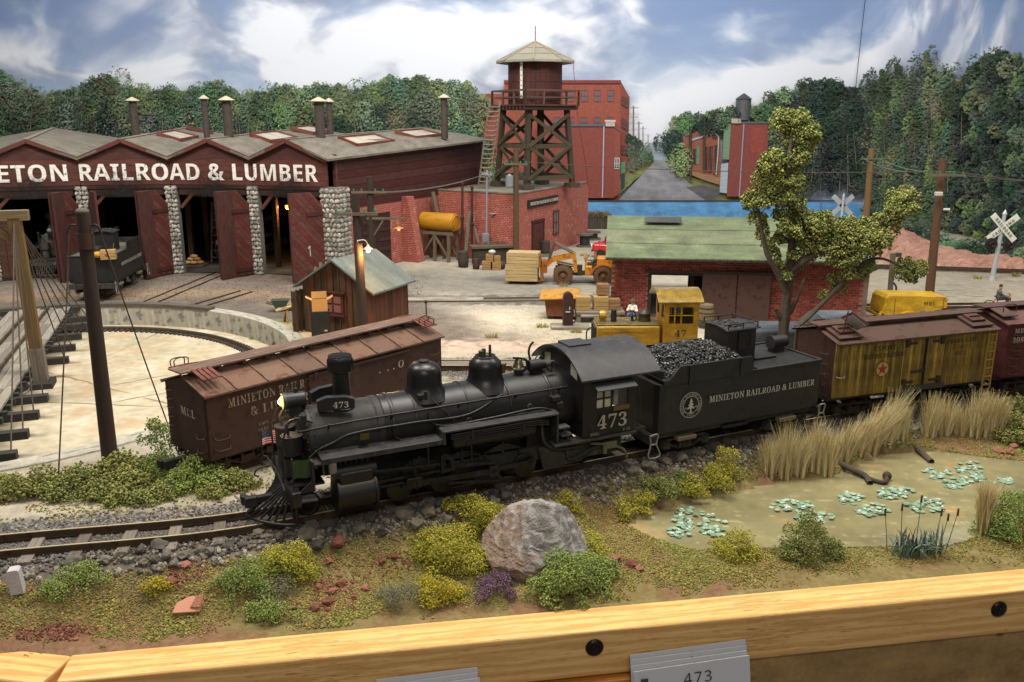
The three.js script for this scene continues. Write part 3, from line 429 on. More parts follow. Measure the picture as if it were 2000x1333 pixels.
{
const t=thing('water_tower','round maroon water tank on tall braced timber legs with pale conical roof','water tower',[3.9,10.75,-151.5]);
const W1=wood('#463e2c',{rough:0.9}),W2=wood('#564c37'),TK=painted('#562520'),yD=12.9,hb=4.7,ht=3.9;
const leg=(sx,sz)=>[[sx*hb,0.7,sz*hb],[sx*ht,yD,sz*ht]];
const at=(sx,sz,y)=>{const k=(y - 0.7)/(yD - 0.7);return[sx*mix(hb,ht,k),y,sz*mix(hb,ht,k)];},tw=new THREE.Group();tw.name='trestle';tw.rotation.y=R(32);t.add(tw);
for(const sx of[-1,1])for(const sz of[-1,1]){const b=new B(1,0.12);b.beam(...leg(sx,sz),0.75);b.to('leg',W1,tw);const f=new B(0,0.12);f.box(2.0,0.8,2.0,sx*hb,0.4,sz*hb);f.to('footing',W2,tw);}
{const b=new B(1,0.1);for(const x of[-1,1])b.beam([x*1.2,0.6,0],[x*0.9,yD,0],0.55);b.to('inner_post',W1,tw);}
for(const s of[-1,1])for(const ax of[0,1]){const E=(k,y)=>ax?at(s,k,y):at(k,s,y);const o=(p,e)=>{const q=[...p];q[ax?0:2]+=s*e;return q;};
for(const[y0,y1]of[[1.6,7.0],[7.0,12.2]]){const b=new B(1,0.14);b.beam(o(E(-1,y0),0.5),o(E(1,y1),0.5),0.22,0.55);b.beam(o(E(1,y0),0.3),o(E(-1,y1),0.3),0.22,0.55);b.to('brace',W2,tw);}
for(const y of[1.8,7.0]){const b=new B(1,0.14);b.beam(o(E(-1.12,y),0.15),o(E(1.12,y),0.15),0.35,0.7);b.to('girt',W2,tw);}}
for(let i=0;i<10;i++){const b=new B(0,0.12);b.box(10.8,0.6,0.5,0,yD + 0.3,-4.8 + i*1.07,0);b.to('joist',wood('#4a3529'),tw);}
const dk=new B(0,0.1);for(let i=0;i<12;i++){const b=new B(0,0.14);b.box(0.88,0.24,10.8,-5 + i*0.92,yD + 0.75,0,0,0,0,2);b.to('deck_plank',wood('#5a3b30'),tw);}
const rl=(p,q)=>{const b=new B(0,0.1);for(let i=0;i<=3;i++){const x=mix(p[0],q[0],i/ 3),z=mix(p[1],q[1],i/ 3);b.box(0.28,2.3,0.28,x,yD + 2.0,z,0,0,0,1);}b.beam([p[0],yD + 3.1,p[1]],[q[0],yD + 3.1,q[1]],0.26,0.3);b.beam([p[0],yD + 2.0,p[1]],[q[0],yD + 2.0,q[1]],0.2,0.2);b.to('railing',wood('#6a4f41'),tw);};
const e=5.3;rl([-e,e],[e,e]);rl([e,e],[e,-e]);rl([-e,-e],[-e,e]);rl([e,-e],[-e,-e]);
const y0=yD + 0.9,y1=20.6,tb=new THREE.Group();tb.name='tank';t.add(tb);
for(let i=0;i<34;i++){const a=i/ 34*2*PI,b=new B(1,0.2);b.box(0.8,y1 - y0,0.3,4.4*cos(a),(y0 + y1)/ 2,4.4*sin(a),-a + PI/ 2,0,0,1);b.to('stave',TK,tb);}
{const b=new B();for(let i=0;i<5;i++){const y=y0 + 0.7 + i*1.45;b.lathe([[4.6,y],[4.66,y + 0.06],[4.6,y + 0.12]],0,0,0,40);}b.to('hoop',mat('#33211c',{rough:0.6}),tb);}
const RF=mat('#aaa697',{map:T.wood,rough:0.9}),rf=new THREE.Group();rf.name='roof';t.add(rf);
for(let i=0;i<8;i++){const a0=(i + 0.1)/ 8*2*PI,a1=(i + 1.1)/ 8*2*PI,p=(a,r,y)=>[r*cos(a),y,r*sin(a)];const b=new B();for(let j=0;j<3;j++){const r0=mix(6.6,0.15,j/ 3),r1=mix(6.6,0.15,(j + 1)/ 3),q0=mix(20.75,23.9,j/ 3)+ 0.05,q1=mix(20.75,23.9,(j + 1)/ 3);b.tint=[1 - 0.06*((i + j)% 3),1 - 0.06*((i + j)% 3),1 - 0.07*((i + j)% 3)];b.quad(p(a0,r0,q0),p(a1,r0,q0),p(a1,r1,q1),p(a0,r1,q1));}b.quad(p(a0,6.6,20.45),p(a1,6.6,20.45),p(a1,6.6,20.8),p(a0,6.6,20.8));b.quad(p(a0,6.6,20.45),p(a1,6.6,20.45),p(a1,0,20.6),p(a0,0,20.6));b.to('roof_panel',RF,rf);const h=new B();h.beam(p(a0,6.62,20.86),p(a0,0.1,24),0.2,0.16);h.to('hip_strip',mat('#8f8367'),rf);}
{const b=new B();b.rod([0,23.8,0],[0,26.4,0],0.07);b.to('mast',mat('#3a3733',{rough:0.5}),t);}
{const b=new B();b.box(0.42,5.7,0.16,0,0,0);const m=b.to('gauge_board',mat('#dcdad4',{rough:0.7}),t);m.position.set(-2.35,17.6,4.3);m.rotation.y=-0.5;const k=new B();for(let i=0;i<7;i++)k.box(0.2,0.14,0.04,0,-2.4 + i*0.8,0.1);k.to('mark',mat('#5a5753'),m);}
{const b=new B();b.tube([[6.2,20.7,2.4],[7.0,12,4.4],[8.6,4,3],[9.2,0.2,2]],0.05,5);b.to('cable',mat('#4b2d28'),t);}
}
{
const p0=Zp(945,360,-147),p1=Zp(966,205,-147.5),t=thing('wooden_ladder','long grey wooden ladder leaning against the water tower','ladder',p0),dx=p1[0]- p0[0],dy=p1[1]- p0[1];
for(const s of[-0.85,0.85]){const b=new B(1,0.1);b.beam([s,0,0],[s + dx,dy + 0.6,-0.6],0.24,0.3);b.to('rail',wood('#8a7f6c'),t);}
const n=17;for(let i=0;i<n;i++){const k=(i + 0.6)/ n,b=new B(0,0.15);b.box(1.7,0.16,0.55,dx*k,dy*k,-0.6*k + 0.1);b.to('rung',wood('#968b77'),t);}
}
{
const x0=11.3,x1=38.8,z0=-94.6,dep=16,yW=7.0,t=thing('brick_shed','brick freight shed with mossy green felt roof and rusty sliding door','shed',[0,0,0]);
{const q=R(-7),px=11.3,pz=-96.2;t.rotation.y=q;t.position.set(px -(11.3*cos(q)+ -94.6*sin(q)),0,pz -(-11.3*sin(q)+ -94.6*cos(q)));}
const dA=15.6,dB=21.9,dY=5.2,z1=z0 - dep;
const bk=new B();const sideWall=(z,s)=>{bk.box(dA - x0,yW,0.6,(x0 + dA)/ 2,yW/ 2,z - s*0.3);bk.box(x1 - dB,yW,0.6,(dB + x1)/ 2,yW/ 2,z - s*0.3);bk.box(dB - dA,yW - dY,0.6,(dA + dB)/ 2,(yW + dY)/ 2,z - s*0.3);};
sideWall(z0,1);sideWall(z1,-1);for(const x of[x0,x1])bk.prism([[0,0],[dep,0],[dep,yW],[dep/ 2,10.2],[0,yW]],0.6,x +(x===x0?0.6:0),0,z0,PI/ 2);
const core=bk.to('wall',mat('#a98c80',{rough:0.95,map:T.felt}),t);
const brick=white(new RoundedBoxGeometry(0.6,0.222,0.2,1,0.025)),list=[];const cols=[lin('#74281f'),lin('#833127'),lin('#66221c'),lin('#8d3c30'),lin('#762c22')];
for(let r=0;r<25;r++){const y=0.14 + r*0.28;for(let k=-1;k<42;k++){const x=x0 + 0.33 + k*0.665 +(r % 2)*0.33;if(x<x0 + 0.2||x>x1 - 0.2||(y<dY&&x>dA - 0.3&&x<dB + 0.3))continue;list.push([x,y,z0 - 0.06 + rr(-0.015,0.015),1,vary(pick(cols),0.16),[0,0,rr(-0.006,0.006)]]);}}
many('bricks',brick,mat('#ffffff',{rough:0.85,bump:T.grain,bumpScale:0.02}),list,core);
const RG=mat('#7f8a6c',{map:T.felt,rough:0.95,bump:T.grit,bumpScale:0.02}),ov=1.5,ridge=10.75,ye=7.15;
for(let s=0;s<2;s++)for(let j=0;j<3;j++){const k0=j/ 3 -(j?0.015:0),k1=(j + 1)/ 3,zf=s?z1 - ov:z0 + ov,zr=z0 - dep/ 2,b=new B();b.tint=[[0.98,1,0.95],[1.06,1.02,1.0],[0.93,1.0,0.94]][j];const P=(x,k,dy)=>[x,mix(ye,ridge,k)+ dy,mix(zf,zr,k)];const L0=0.08 +(j?0.07:0);b.quad(P(x0 - 0.7,k0,L0),P(x1 + 0.7,k0,L0),P(x1 + 0.7,k1,0.08),P(x0 - 0.7,k1,0.08));b.quad(P(x0 - 0.7,k0,L0 - 0.14),P(x1 + 0.7,k0,L0 - 0.14),P(x1 + 0.7,k0,L0),P(x0 - 0.7,k0,L0));b.to('roof_strip',RG,t);}
{const b=new B();const P=(x,z,y)=>[x,y,z];for(const s of[0,1]){const zf=s?z1 - ov:z0 + ov;b.quad(P(x0 - 0.6,zf,ye - 0.16),P(x1 + 0.6,zf,ye - 0.16),P(x1 + 0.6,z0 - dep/ 2,ridge - 0.16),P(x0 - 0.6,z0 - dep/ 2,ridge - 0.16));}b.box(x1 - x0 + 1.4,0.34,0.14,(x0 + x1)/ 2,ye - 0.1,z0 + ov - 0.08);b.to('roof_deck',wood('#3f372c'),t);}
for(let i=0;i<34;i++){const b=new B();b.box(0.22,0.3,1.5,x0 + 0.3 + i*0.82,ye - 0.12,z0 + 0.75,0,0.0);b.to('rafter_tail',wood('#32291f'),t);}
{const b=new B();b.quad([15.0,10.18,-100.1],[19.3,10.18,-100.1],[19.3,10.72,-101.5],[15.0,10.72,-101.5]);b.to('roof_patch',mat('#56595a',{map:T.felt,rough:0.95}),t).position.set(0,0.18,0);}
{const dg=new THREE.Group();dg.name='sliding_door';t.add(dg);for(const[a,w]of[[21.4,3.8],[25.3,3.6]]){const b=new B();b.box(w - 0.06,dY + 0.2,0.22,a + w/ 2,(dY + 0.2)/ 2,z0 + 0.34);b.to('sheet',rusty('#553a34',{rough:0.75}),dg);}const r2=new B();r2.box(16,0.26,0.2,23,dY + 0.35,z0 + 0.45);r2.to('door_track',mat('#2b1d19',{rough:0.7}),dg);for(let i=0;i<9;i++){const rv=new B();rv.sph(0.07,21.7 + i*0.9,dY - 0.3,z0 + 0.45);rv.to('rivet',mat('#3a2621'),dg);}}
{const b=new B();b.box(0.4,dY,0.7,dA + 0.02,dY/ 2,z0 - 0.3);b.box(dB - dA,0.3,0.8,(dA + dB)/ 2,dY + 0.02,z0 - 0.3);b.to('door_frame',painted('#3d1f1a'),t);}
for(const[px,pz]of[[20.6,z0 - 3],[21.3,z1 + 2]]){const b=new B(1,0.1);b.box(0.5,5.2,0.5,px,2.6,pz);b.to('post',wood('#3b3025'),t);}
}
{
const A=G(596,648),Bq=G(728,664),C=G(770,632),w=hypot(Bq[0]- A[0],Bq[2]- A[2]),ang=atan2(-(Bq[2]- A[2]),Bq[0]- A[0]),dep=7.2;
const t=thing('board_hut','small brown board hut with grey-green sheet roof by the turntable','hut',[A[0],0,A[2]],ang),hE=5.3,hP=8.0;
const W=wood('#5d4632'),W2=wood('#74492f');
const n=11;for(let i=0;i<n;i++){const x=w*(i + 0.5)/ n,k=1 - abs(x - w/ 2)/(w/ 2),b=new B(1,0.3);b.prism([[x - w/ n/ 2 + 0.02,0],[x + w/ n/ 2 - 0.02,0],[x + w/ n/ 2 - 0.02,hE +(hP - hE)*(1 - abs(x + w/ n/ 2 - w/ 2)/(w/ 2))],[x - w/ n/ 2 + 0.02,hE +(hP - hE)*(1 - abs(x - w/ n/ 2 - w/ 2)/(w/ 2))]],0.2,0,0,-0.2 + rr(0,0.04));b.to('board',i % 3===1?W2:W,t);if(i){const s=new B(1,0.2);const xx=w*i/ n;s.box(0.14,hE +(hP - hE)*(1 - abs(xx - w/ 2)/(w/ 2))- 0.1,0.08,xx,(hE +(hP - hE)*(1 - abs(xx - w/ 2)/(w/ 2))- 0.1)/ 2,0.07,0,0,0,1);s.to('batten',W2,t);}}
for(let i=0;i<9;i++){const b=new B(1,0.3);b.box(0.2,hE,dep/ 9 - 0.04,w - 0.1,hE/ 2,-dep*(i + 0.5)/ 9,0,0,0,1);b.to('board',i % 2?W2:wood('#6f3f29'),t);const b2=new B(1,0.3);b2.box(0.2,hE,dep/ 9 - 0.04,0.1,hE/ 2,-dep*(i + 0.5)/ 9,0,0,0,1);b2.to('board',W,t);}
{const b=new B();b.prism([[0,0],[w,0],[w,hE],[w/ 2,hP],[0,hE]],0.2,0,0,-dep);b.to('rear_wall',W,t);}
const RM=mat('#7f8a84',{map:T.felt,rough:0.7,bump:T.grit,bumpScale:0.01});
for(const s of[0,1])for(let j=0;j<2;j++){const b=new B(),ex=s?w + 0.75:-0.75,ey=hE -(hP - hE)*0.75/(w/ 2),z0=mix(0.7,-dep - 0.5,j/ 2),z1=mix(0.7,-dep - 0.5,(j + 1)/ 2);b.quad([ex,ey + 0.2,z0],[w/ 2,hP + 0.2,z0],[w/ 2,hP + 0.2,z1],[ex,ey + 0.2,z1]);b.quad([ex,ey,z0],[w/ 2,hP,z0],[w/ 2,hP + 0.2,z0],[ex,ey + 0.2,z0]);b.quad([ex,ey,z0],[w/ 2,hP,z0],[w/ 2,hP,z1],[ex,ey,z1]);b.quad([ex,ey,z0],[ex,ey,z1],[ex,ey + 0.2,z1],[ex,ey + 0.2,z0]);b.to('roof_sheet',RM,t);}
const win=new THREE.Group();win.name='window';win.position.set(w*0.46,3.4,0.12);t.add(win);{const b=new B();b.box(2.5,2.2,0.12,0,0,0);b.to('frame',painted('#6e332a'),win);for(const x of[-0.56,0.56])for(const y of[-0.48,0.48]){const p=new B();p.box(0.86,0.74,0.1,x,y,0.06);p.to('pane',mat('#8a5a52',{rough:0.25}),win);}for(const[sw,sy]of[[3.0,-1.2],[3.2,1.25]]){const s=new B();s.box(sw,0.18,0.32,0,sy,0.1);s.to(sy<0?'sill':'head_trim',painted('#5f2c24'),win);}}
{const b=new B(1,0.2);for(let i=0;i<4;i++)b.box(0.66,4.4,0.14,-0.5 - i*0.0,2.3,0.9 - i*0.7,0,0,0,1);b.box(0.1,0.4,2.9,-0.6,3.6,-0.2);b.box(0.1,0.4,2.9,-0.6,1,-0.2);b.to('open_door',wood('#5a4029'),t);}
}
{
const t=thing('fascia_strip','bright blue board with a tan lower band behind the brick buildings','board'),p=[[10,-190,4.8],[74,-190,4.6],[75.5,-184,4.2],[73,-163,2.4],[72,-150,1.4]];
const mk=(nm,f0,f1,m,dz)=>{const b=new B();for(let i=0;i<p.length - 1;i++){const[x0,z0,h0]=p[i],[x1,z1,h1]=p[i + 1];const o=i<1?[0,dz]:[-dz,0];b.quad([x0 + o[0],f0(h0),z0 + o[1]],[x1 + o[0],f0(h1),z1 + o[1]],[x1 + o[0],f1(h1),z1 + o[1]],[x0 + o[0],f1(h0),z0 + o[1]]);}return b.to(nm,m,t);};
mk('blue_band',(h)=>h - 3.9,(h)=>h,mat('#6cb2ee',{rough:0.5,map:T.felt}),0);mk('tan_band',()=>-1,(h)=>h - 3.9,mat('#c4a679',{rough:0.7,map:T.felt}),0);
const b=new B();b.box(64,0.24,0.6,42,4.82,-190.1);b.to('top_edge',mat('#30353c',{rough:0.6}),t);
}
// ================= the scene on the backdrop: shallow relief fixed to the wall ==============================
function W(u,v,off=2){
const[a,b,c]=ray(u,v);let best=null;
for(let i=0;i<wallPts.length - 1;i++){const[x0,z0]=wallPts[i],[x1,z1]=wallPts[i + 1],dx=x1 - x0,dz=z1 - z0,L0=hypot(dx,dz),nx=-dz/ L0*-1,nz=dx/ L0*-1*-1,ox=x0 + dz/ L0*-off,oz=z0 + dx/ L0*off,den=a*dz - c*dx;if(abs(den)<1e-9)continue;const k=(ox*dz - oz*dx)/ den,s=((a*k - ox)*dx +(c*k - oz)*dz)/(L0*L0);if(k>0&&s>=-0.08&&s<=1.08&&(!best||k<best[3]))best=[a*k,EYE + b*k,c*k,k];}
return best??[a*190,EYE + b*190,c*190,190];
}
{
const BW=-191.2,MB=(hex)=>mat(hex,{map:T.mural,rough:0.75}),GLS=mat('#59626c',{rough:0.25});
const slab=(name,px,material,parent,z=BW,dep=0.6)=>{const p=px.map(([u,v])=>Zp(u,v,z)),b=new B();b.prism(p.map((q)=>[q[0],q[1]]),dep,0,0,z - dep);return b.to(name,material,parent);};
const rect=(u0,v0,u1,v1)=>[[u0,v0],[u1,v0],[u1,v1],[u0,v1]];
const win=(parent,u0,v0,u1,v1,z,frame='#8d3d30',glass=GLS)=>{const g=new THREE.Group();g.name='window';parent.add(g);slab('pane',rect(u0,v0,u1,v1),glass,g,z + 0.04,0.1);const b=new B(),A=Zp(u0,v0,z + 0.12),C=Zp(u1,v1,z + 0.12);const w=C[0]- A[0],h=A[1]- C[1],x=(A[0]+ C[0])/ 2,y=(A[1]+ C[1])/ 2;for(const k of[-0.5,0,0.5])b.box(0.1,h,0.12,x + k*w,y,z + 0.12);for(const k of[-0.5,0,0.5])b.box(w + 0.1,0.1,0.12,x,y + k*h,z + 0.12);b.to('frame',mat(frame,{rough:0.7}),g);};
{const t=thing('brick_factory','tall orange-red brick factory with rows of windows behind the water tower','factory');
slab('front_wall',[[985,158],[1212,158],[1212,392],[985,392]],MB('#a85743'),t);slab('low_wing',[[934,183],[990,183],[990,392],[934,392]],MB('#a05341'),t,BW - 0.1);slab('side_wall',[[1212,158],[1230,190],[1225,366],[1212,376]],MB('#924c3c'),t,BW - 0.05);
slab('cornice',rect(984,156.5,1213,163),MB('#8f3e30'),t,BW + 0.3,0.4);
for(const u of[1089,1114.5,1141.7,1167,1193])win(t,u - 5.4,176,u + 5.4,198,BW);for(const u of[1088,1114.7,1140,1166,1191.6])win(t,u - 5.4,229,u + 5.4,250,BW);
for(const[v,s]of[[188,0.8],[232,0.95],[285,1]])for(let k=0;k<4;k++){const u=1215.5 + k*3.2;win(t,u - 0.8,v + k*2.2*(v<250?1:0.3),u + 0.8,v + 17 + k*2*(v<250?1:0.2),BW,'#5a3a38',mat('#5c4a52',{rough:0.4}));}
slab('green_awning',[[1213,318],[1221,316],[1221,337],[1213,340]],mat('#2f8a5c',{rough:0.6}),t,BW + 0.15,0.3);slab('door',[[1213,340],[1221,338],[1220,367],[1213,374]],mat('#2b3340',{rough:0.5}),t,BW + 0.1,0.2);}
{const z=BW + 1.6,t=thing('brick_annexe','two-storey dark red brick annexe with grey downpipe in front of the factory','building');
slab('front_wall',[[1050,246],[1200,246],[1198,387],[1050,387]],MB('#94493d'),t,z,1.2);slab('side_wall',[[1200,247],[1211.5,255],[1211,376],[1198,387]],MB('#9a5041'),t,z - 0.1,0.9);slab('coping',rect(1050,242.5,1186,247),mat('#4c5260',{rough:0.6}),t,z + 0.25,0.5);slab('side_coping',[[1200,246],[1212,254],[1212,257],[1200,249]],mat('#4c5260',{rough:0.6}),t,z + 0.1,0.4);
slab('chimney',rect(1183,237,1201,247),mat('#cfc9bf',{map:T.mural,rough:0.8}),t,z + 0.4,0.8);slab('chimney_cap',rect(1181.5,234.5,1202.5,238),mat('#b8b3ab'),t,z + 0.5,0.9);const b=new B(),p=Zp(1179.5,247,z),q=Zp(1176.5,386,z);b.rod([p[0],p[1],z + 0.15],[q[0],q[1],z + 0.15],0.16);b.to('downpipe',mat('#a8a4b4',{rough:0.4}),t);
win(t,1201,309,1209,330,z,'#d6d4cf',mat('#525a64',{rough:0.3}));}
{const z=BW + 1.2,t=thing('brick_warehouse','red brick warehouse with white chimney and grey downpipe right of the road','warehouse');
slab('front_wall',[[1429,242],[1500,241],[1500,384],[1420,384]],MB('#8f4840'),t,z,1);slab('coping',rect(1429,237.5,1502,241.5),mat('#4c5058',{rough:0.6}),t,z + 0.2,0.4);slab('chimney',rect(1429,231.5,1447.5,241),mat('#c9bfb4',{map:T.mural}),t,z + 0.4,0.8);const b=new B(),p=Zp(1453,242,z),q=Zp(1444,384,z);b.rod([p[0],p[1],z + 0.12],[q[0],q[1],z + 0.12],0.16);b.to('downpipe',mat('#8f8a98',{rough:0.4}),t);slab('panel',[[1467,250],[1494,250],[1490,300],[1466,300]],MB('#a04a40'),t,z + 0.06,0.1);
slab('green_loft',[[1415,244],[1428.5,241],[1424,312],[1411.5,311]],mat('#7f9f82',{map:T.wood,rough:0.7}),t,z - 0.1,0.7);slab('white_door',[[1409,321],[1423,318],[1420,378],[1406,376]],mat('#b9c6d4',{map:T.wood,rough:0.6}),t,z - 0.15,0.6);}
{const z=BW + 0.5,t=thing('brick_loading_shed','long brick loading shed with dark windows receding along the road','building');
slab('wall',[[1333,270],[1362,257],[1393,262],[1407,270],[1408,362],[1376,350],[1334,335]],MB('#9d5f4b'),t,z,0.6);for(const[u,v0,v1]of[[1378.5,288,333],[1388,286,337],[1399,284,340],[1357,292,320]])win(t,u - 2,v0,u + 2,v1,z,'#4b2f28',mat('#3a302e',{rough:0.4}));
slab('eave',[[1350,272],[1392,259],[1405,266],[1405,269],[1392,263],[1350,276]],mat('#8f979c'),t,z + 0.25,0.3);slab('green_door',[[1359,287],[1367,284],[1366,322],[1359,321]],mat('#6f8f72',{map:T.wood}),t,z + 0.15,0.2);slab('platform',[[1334,331],[1376,340],[1408,348],[1408,362],[1376,352],[1334,336]],mat('#a6815f',{map:T.wood}),t,z + 0.3,0.3);slab('loft_box',rect(1381,237,1414,262),mat('#3f6a60',{map:T.wood}),t,z - 0.2,0.5);slab('loft_side',rect(1381,237,1388,262),mat('#8fb5a6',{map:T.wood}),t,z - 0.1,0.5);const b=new B(),P=(u,v)=>{const q=Zp(u,v,z + 0.35);return q;};b.tube([P(1393,261),P(1402,265),P(1403,285),P(1399,342)],0.12,6);b.to('downpipe',mat('#aab0b4'),t);}
tag(slab('white_shed',[[1311,301],[1333,296],[1334,331],[1311,336]],mat('#c9ccd0',{map:T.wood,rough:0.7}),scene,BW + 0.4,0.5),'small white shed at the far end of the brick loading shed','shed');
{const t=thing('storage_tank','distant grey cylindrical tank with dark conical roof above the trees','tank'),c=Zp(1455.5,212,-189.4),b=new B();b.cyl(1.6,1.6,4.4,c[0],c[1]- 0.2,c[2]- 1.6,24);b.to('tank_body',mat('#5f6266',{map:T.wood,rough:0.5}),t);const r=new B();r.lathe([[1.85,0],[0.05,1.25],[0,1.25]],c[0],c[1]+ 1.95,c[2]- 1.6,20);r.to('roof',mat('#3a3d42',{rough:0.6}),t);}
const road=slab('road',[[1281,313],[1296,313],[1390,396],[1203,396]],mat('#a3a5ac',{map:T.felt,rough:0.8}),scene,BW + 0.1,0.3);struct(road,'straight grey road running away to the horizon on the backdrop');
const verge=(nm,px,col,z)=>stuff(slab(nm,px,mat(col,{map:T.stain,rough:0.95,bump:T.grit,bumpScale:0.08}),scene,z,0.3),'grassy verge beside the painted road','grass');
verge('grass_verge',[[1140,378],[1206,384],[1240,352],[1272,328],[1281,313],[1240,325],[1200,360]],'#8a935a',BW + 0.06);verge('grass_verge',[[1296,313],[1312,330],[1346,345],[1420,362],[1500,378],[1500,396],[1388,396],[1330,348]],'#80895a',BW + 0.07);
struct(slab('side_lane',[[1340,366],[1376,362],[1412,372],[1392,396],[1386,396]],mat('#6a6a6c',{map:T.felt}),scene,BW + 0.14,0.3),'dark side lane joining the painted road');
struct(slab('far_hills',[[1262,285],[1270,279],[1285,277],[1300,282],[1306,315],[1262,315]],mat('#8f9dab',{rough:0.9}),scene,BW - 0.3,0.3),'hazy blue hills where the road ends');
for(const[i,[u,v0,v1,w,n]]of[[1237.5,207,336,0.2,2],[1248,237,328,0.15,1],[1256,247,326,0.12,1],[1266,262,318,0.09,1]].entries()){const t=thing('roadside_pole',['tallest roadside utility pole by the factory corner on the backdrop','second roadside utility pole along the painted road','third roadside utility pole along the painted road','farthest and smallest roadside utility pole before the hills'][i],'utility pole'),p=Zp(u,v0,BW + 0.5),q=Zp(u,v1,BW + 0.5),b=new B();b.rod(q,p,w,w*0.8);b.to('pole',mat('#8d8478',{map:T.wood}),t);const c=new B();for(let k=0;k<n;k++)c.box(w*9,w*0.8,w,p[0]+ w,p[1]- 0.4 - k*1.9,p[2]+ 0.12);c.to('crossarm',mat('#7d746a'),t);}
for(const[u,v0,v1,w,l]of[[1349,249,352,0.26,'dark pole in front of the loading shed nearer the white shed'],[1376,227,334,0.24,'tall dark pole before the loading shed windows'],[1319.5,297,342,0.16,'short brown pole by the white shed']]){const b=new B();b.rod(Zp(u,v1,BW + 1.1),Zp(u,v0,BW + 1.1),w);tag(b.to('roadside_pole',mat('#4a3f36',{map:T.wood}),scene),l,'pole');}
// ---- trees: clumps of small leaves
const lg=new B();{const r=rng(3);for(let i=0;i<5;i++){const d=V(r()- 0.5,r()- 0.5,(r()- 0.5)*0.5).normalize(),f=V(-d.y,d.x,(r()- 0.5)*0.5).normalize(),c=V(r()- 0.5,r()- 0.5,r()- 0.5).multiplyScalar(1.0),s=0.55;const P=(a,b2)=>c.clone().addScaledVector(d,a*s).addScaledVector(f,b2*s).toArray();lg.tri(P(-1,0),P(0,-0.6),P(0.9,0));lg.tri(P(-1,0),P(0.9,0),P(0.1,0.65));}}
const leaf=lg.geo();{const q=leaf.attributes.normal;for(let i=0;i<q.count;i++)q.setXYZ(i,0,0,1);}
const LM=mat('#ffffff',{rough:0.95});
const lists={left:[],mid:[],right:[]};
const crown=(list,u,v,r,col,sy=1,n=1,depth=1.6,size=0.3,at)=>{
const c=at??W(u,v,2.2),px=FOCAL/ hypot(c[0],c[2],EYE - c[1]),R0=r/ px,N=floor(14*r*n*sy);const lobes=[],cc=col.map((q)=>q*rr(0.8,1.25));for(let k=0;k<5;k++)lobes.push([rr(-0.55,0.55),rr(-0.5,0.6),rr(-0.2,0.6),rr(0.4,0.7)]);
const tx=-c[2]/ hypot(c[0],c[2]),tz=c[0]/ hypot(c[0],c[2]);
for(let k=0;k<N;k++){const l=pick(lobes),th=rr(0,6.283),cz=rr(-0.5,1),q=sqrt(1 - cz*cz),rad=l[3]*rr(0.75,1.12),lx=(l[0]+ q*cos(th)*rad)*R0,ly=(l[1]+ q*sin(th)*rad)*R0*sy,ld=(l[2]+ cz*rad)*depth*0.8;list.push([c[0]+ tx*lx - c[0]/ 190*ld,c[1]+ ly,c[2]+ tz*lx - c[2]/ 190*ld,size*rr(0.65,1.3),vary(cc,0.16),[-0.5 +(q*sin(th))*-0.45 + rr(-0.1,0.1),q*cos(th)*0.55 + rr(-0.12,0.12),rr(0,6.3)]]);}
};
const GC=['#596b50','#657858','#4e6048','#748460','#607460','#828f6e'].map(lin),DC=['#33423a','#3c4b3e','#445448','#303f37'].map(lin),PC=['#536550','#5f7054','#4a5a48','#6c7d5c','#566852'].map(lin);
const sky1=[[-30,150],[10,140],[40,168],[100,188],[150,168],[210,145],[250,172],[300,180],[380,168],[425,160],[470,188],[530,172],[600,166],[660,168],[690,182],[740,153],[800,152],[860,158],[915,166],[945,202],[965,232]];
const top=(S,u)=>{for(let i=1;i<S.length;i++)if(u<=S[i][0])return mix(S[i - 1][1],S[i][1],(u - S[i - 1][0])/(S[i][0]- S[i - 1][0]));return S.at(-1)[1];};
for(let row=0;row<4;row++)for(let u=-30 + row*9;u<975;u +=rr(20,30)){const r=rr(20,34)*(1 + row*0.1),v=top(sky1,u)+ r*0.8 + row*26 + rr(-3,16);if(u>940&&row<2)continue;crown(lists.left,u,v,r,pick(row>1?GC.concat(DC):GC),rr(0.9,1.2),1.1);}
for(let u=-30;u<950;u +=rr(7,12))crown(lists.left,u,top(sky1,u)+ rr(4,16),rr(6,12),pick(GC),1.1,1.2,0.6,0.28);
const sky2=[[1296,300],[1303,260],[1318,232],[1345,222],[1372,226],[1400,218],[1440,214],[1480,212],[1505,196],[1530,172],[1545,190],[1560,168],[1620,158],[1660,176],[1690,172]];
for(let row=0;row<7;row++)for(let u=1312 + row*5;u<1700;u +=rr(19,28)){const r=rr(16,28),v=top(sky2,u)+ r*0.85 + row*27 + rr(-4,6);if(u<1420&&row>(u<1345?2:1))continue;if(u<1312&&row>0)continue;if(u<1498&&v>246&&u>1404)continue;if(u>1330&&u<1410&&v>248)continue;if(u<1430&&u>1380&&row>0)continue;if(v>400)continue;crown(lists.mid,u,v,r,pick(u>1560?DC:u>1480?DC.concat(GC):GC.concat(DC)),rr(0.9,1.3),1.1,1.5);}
for(let u=1308;u<1690;u +=rr(7,12))crown(lists.mid,u,top(sky2,u)+ rr(3,9),rr(6,10),pick(u>1560?DC:GC),1.2,1.2,0.6,0.28);
for(let k=0;k<20;k++)crown(lists.mid,rr(1484,1560)+(k % 2)*14,rr(285,385),rr(9,15),pick(DC.concat(PC)),1.1,1.2,2.4);
for(const[u,v,r]of[[1235,300,12],[1243,285,12],[1255,300,11],[1262,312,9],[1240,320,12],[1268,306,8],[1266,290,8],[1232,272,10]])crown(lists.mid,u,v,r,pick(GC.concat(DC)),1.1,1.6,0.5,0.26);
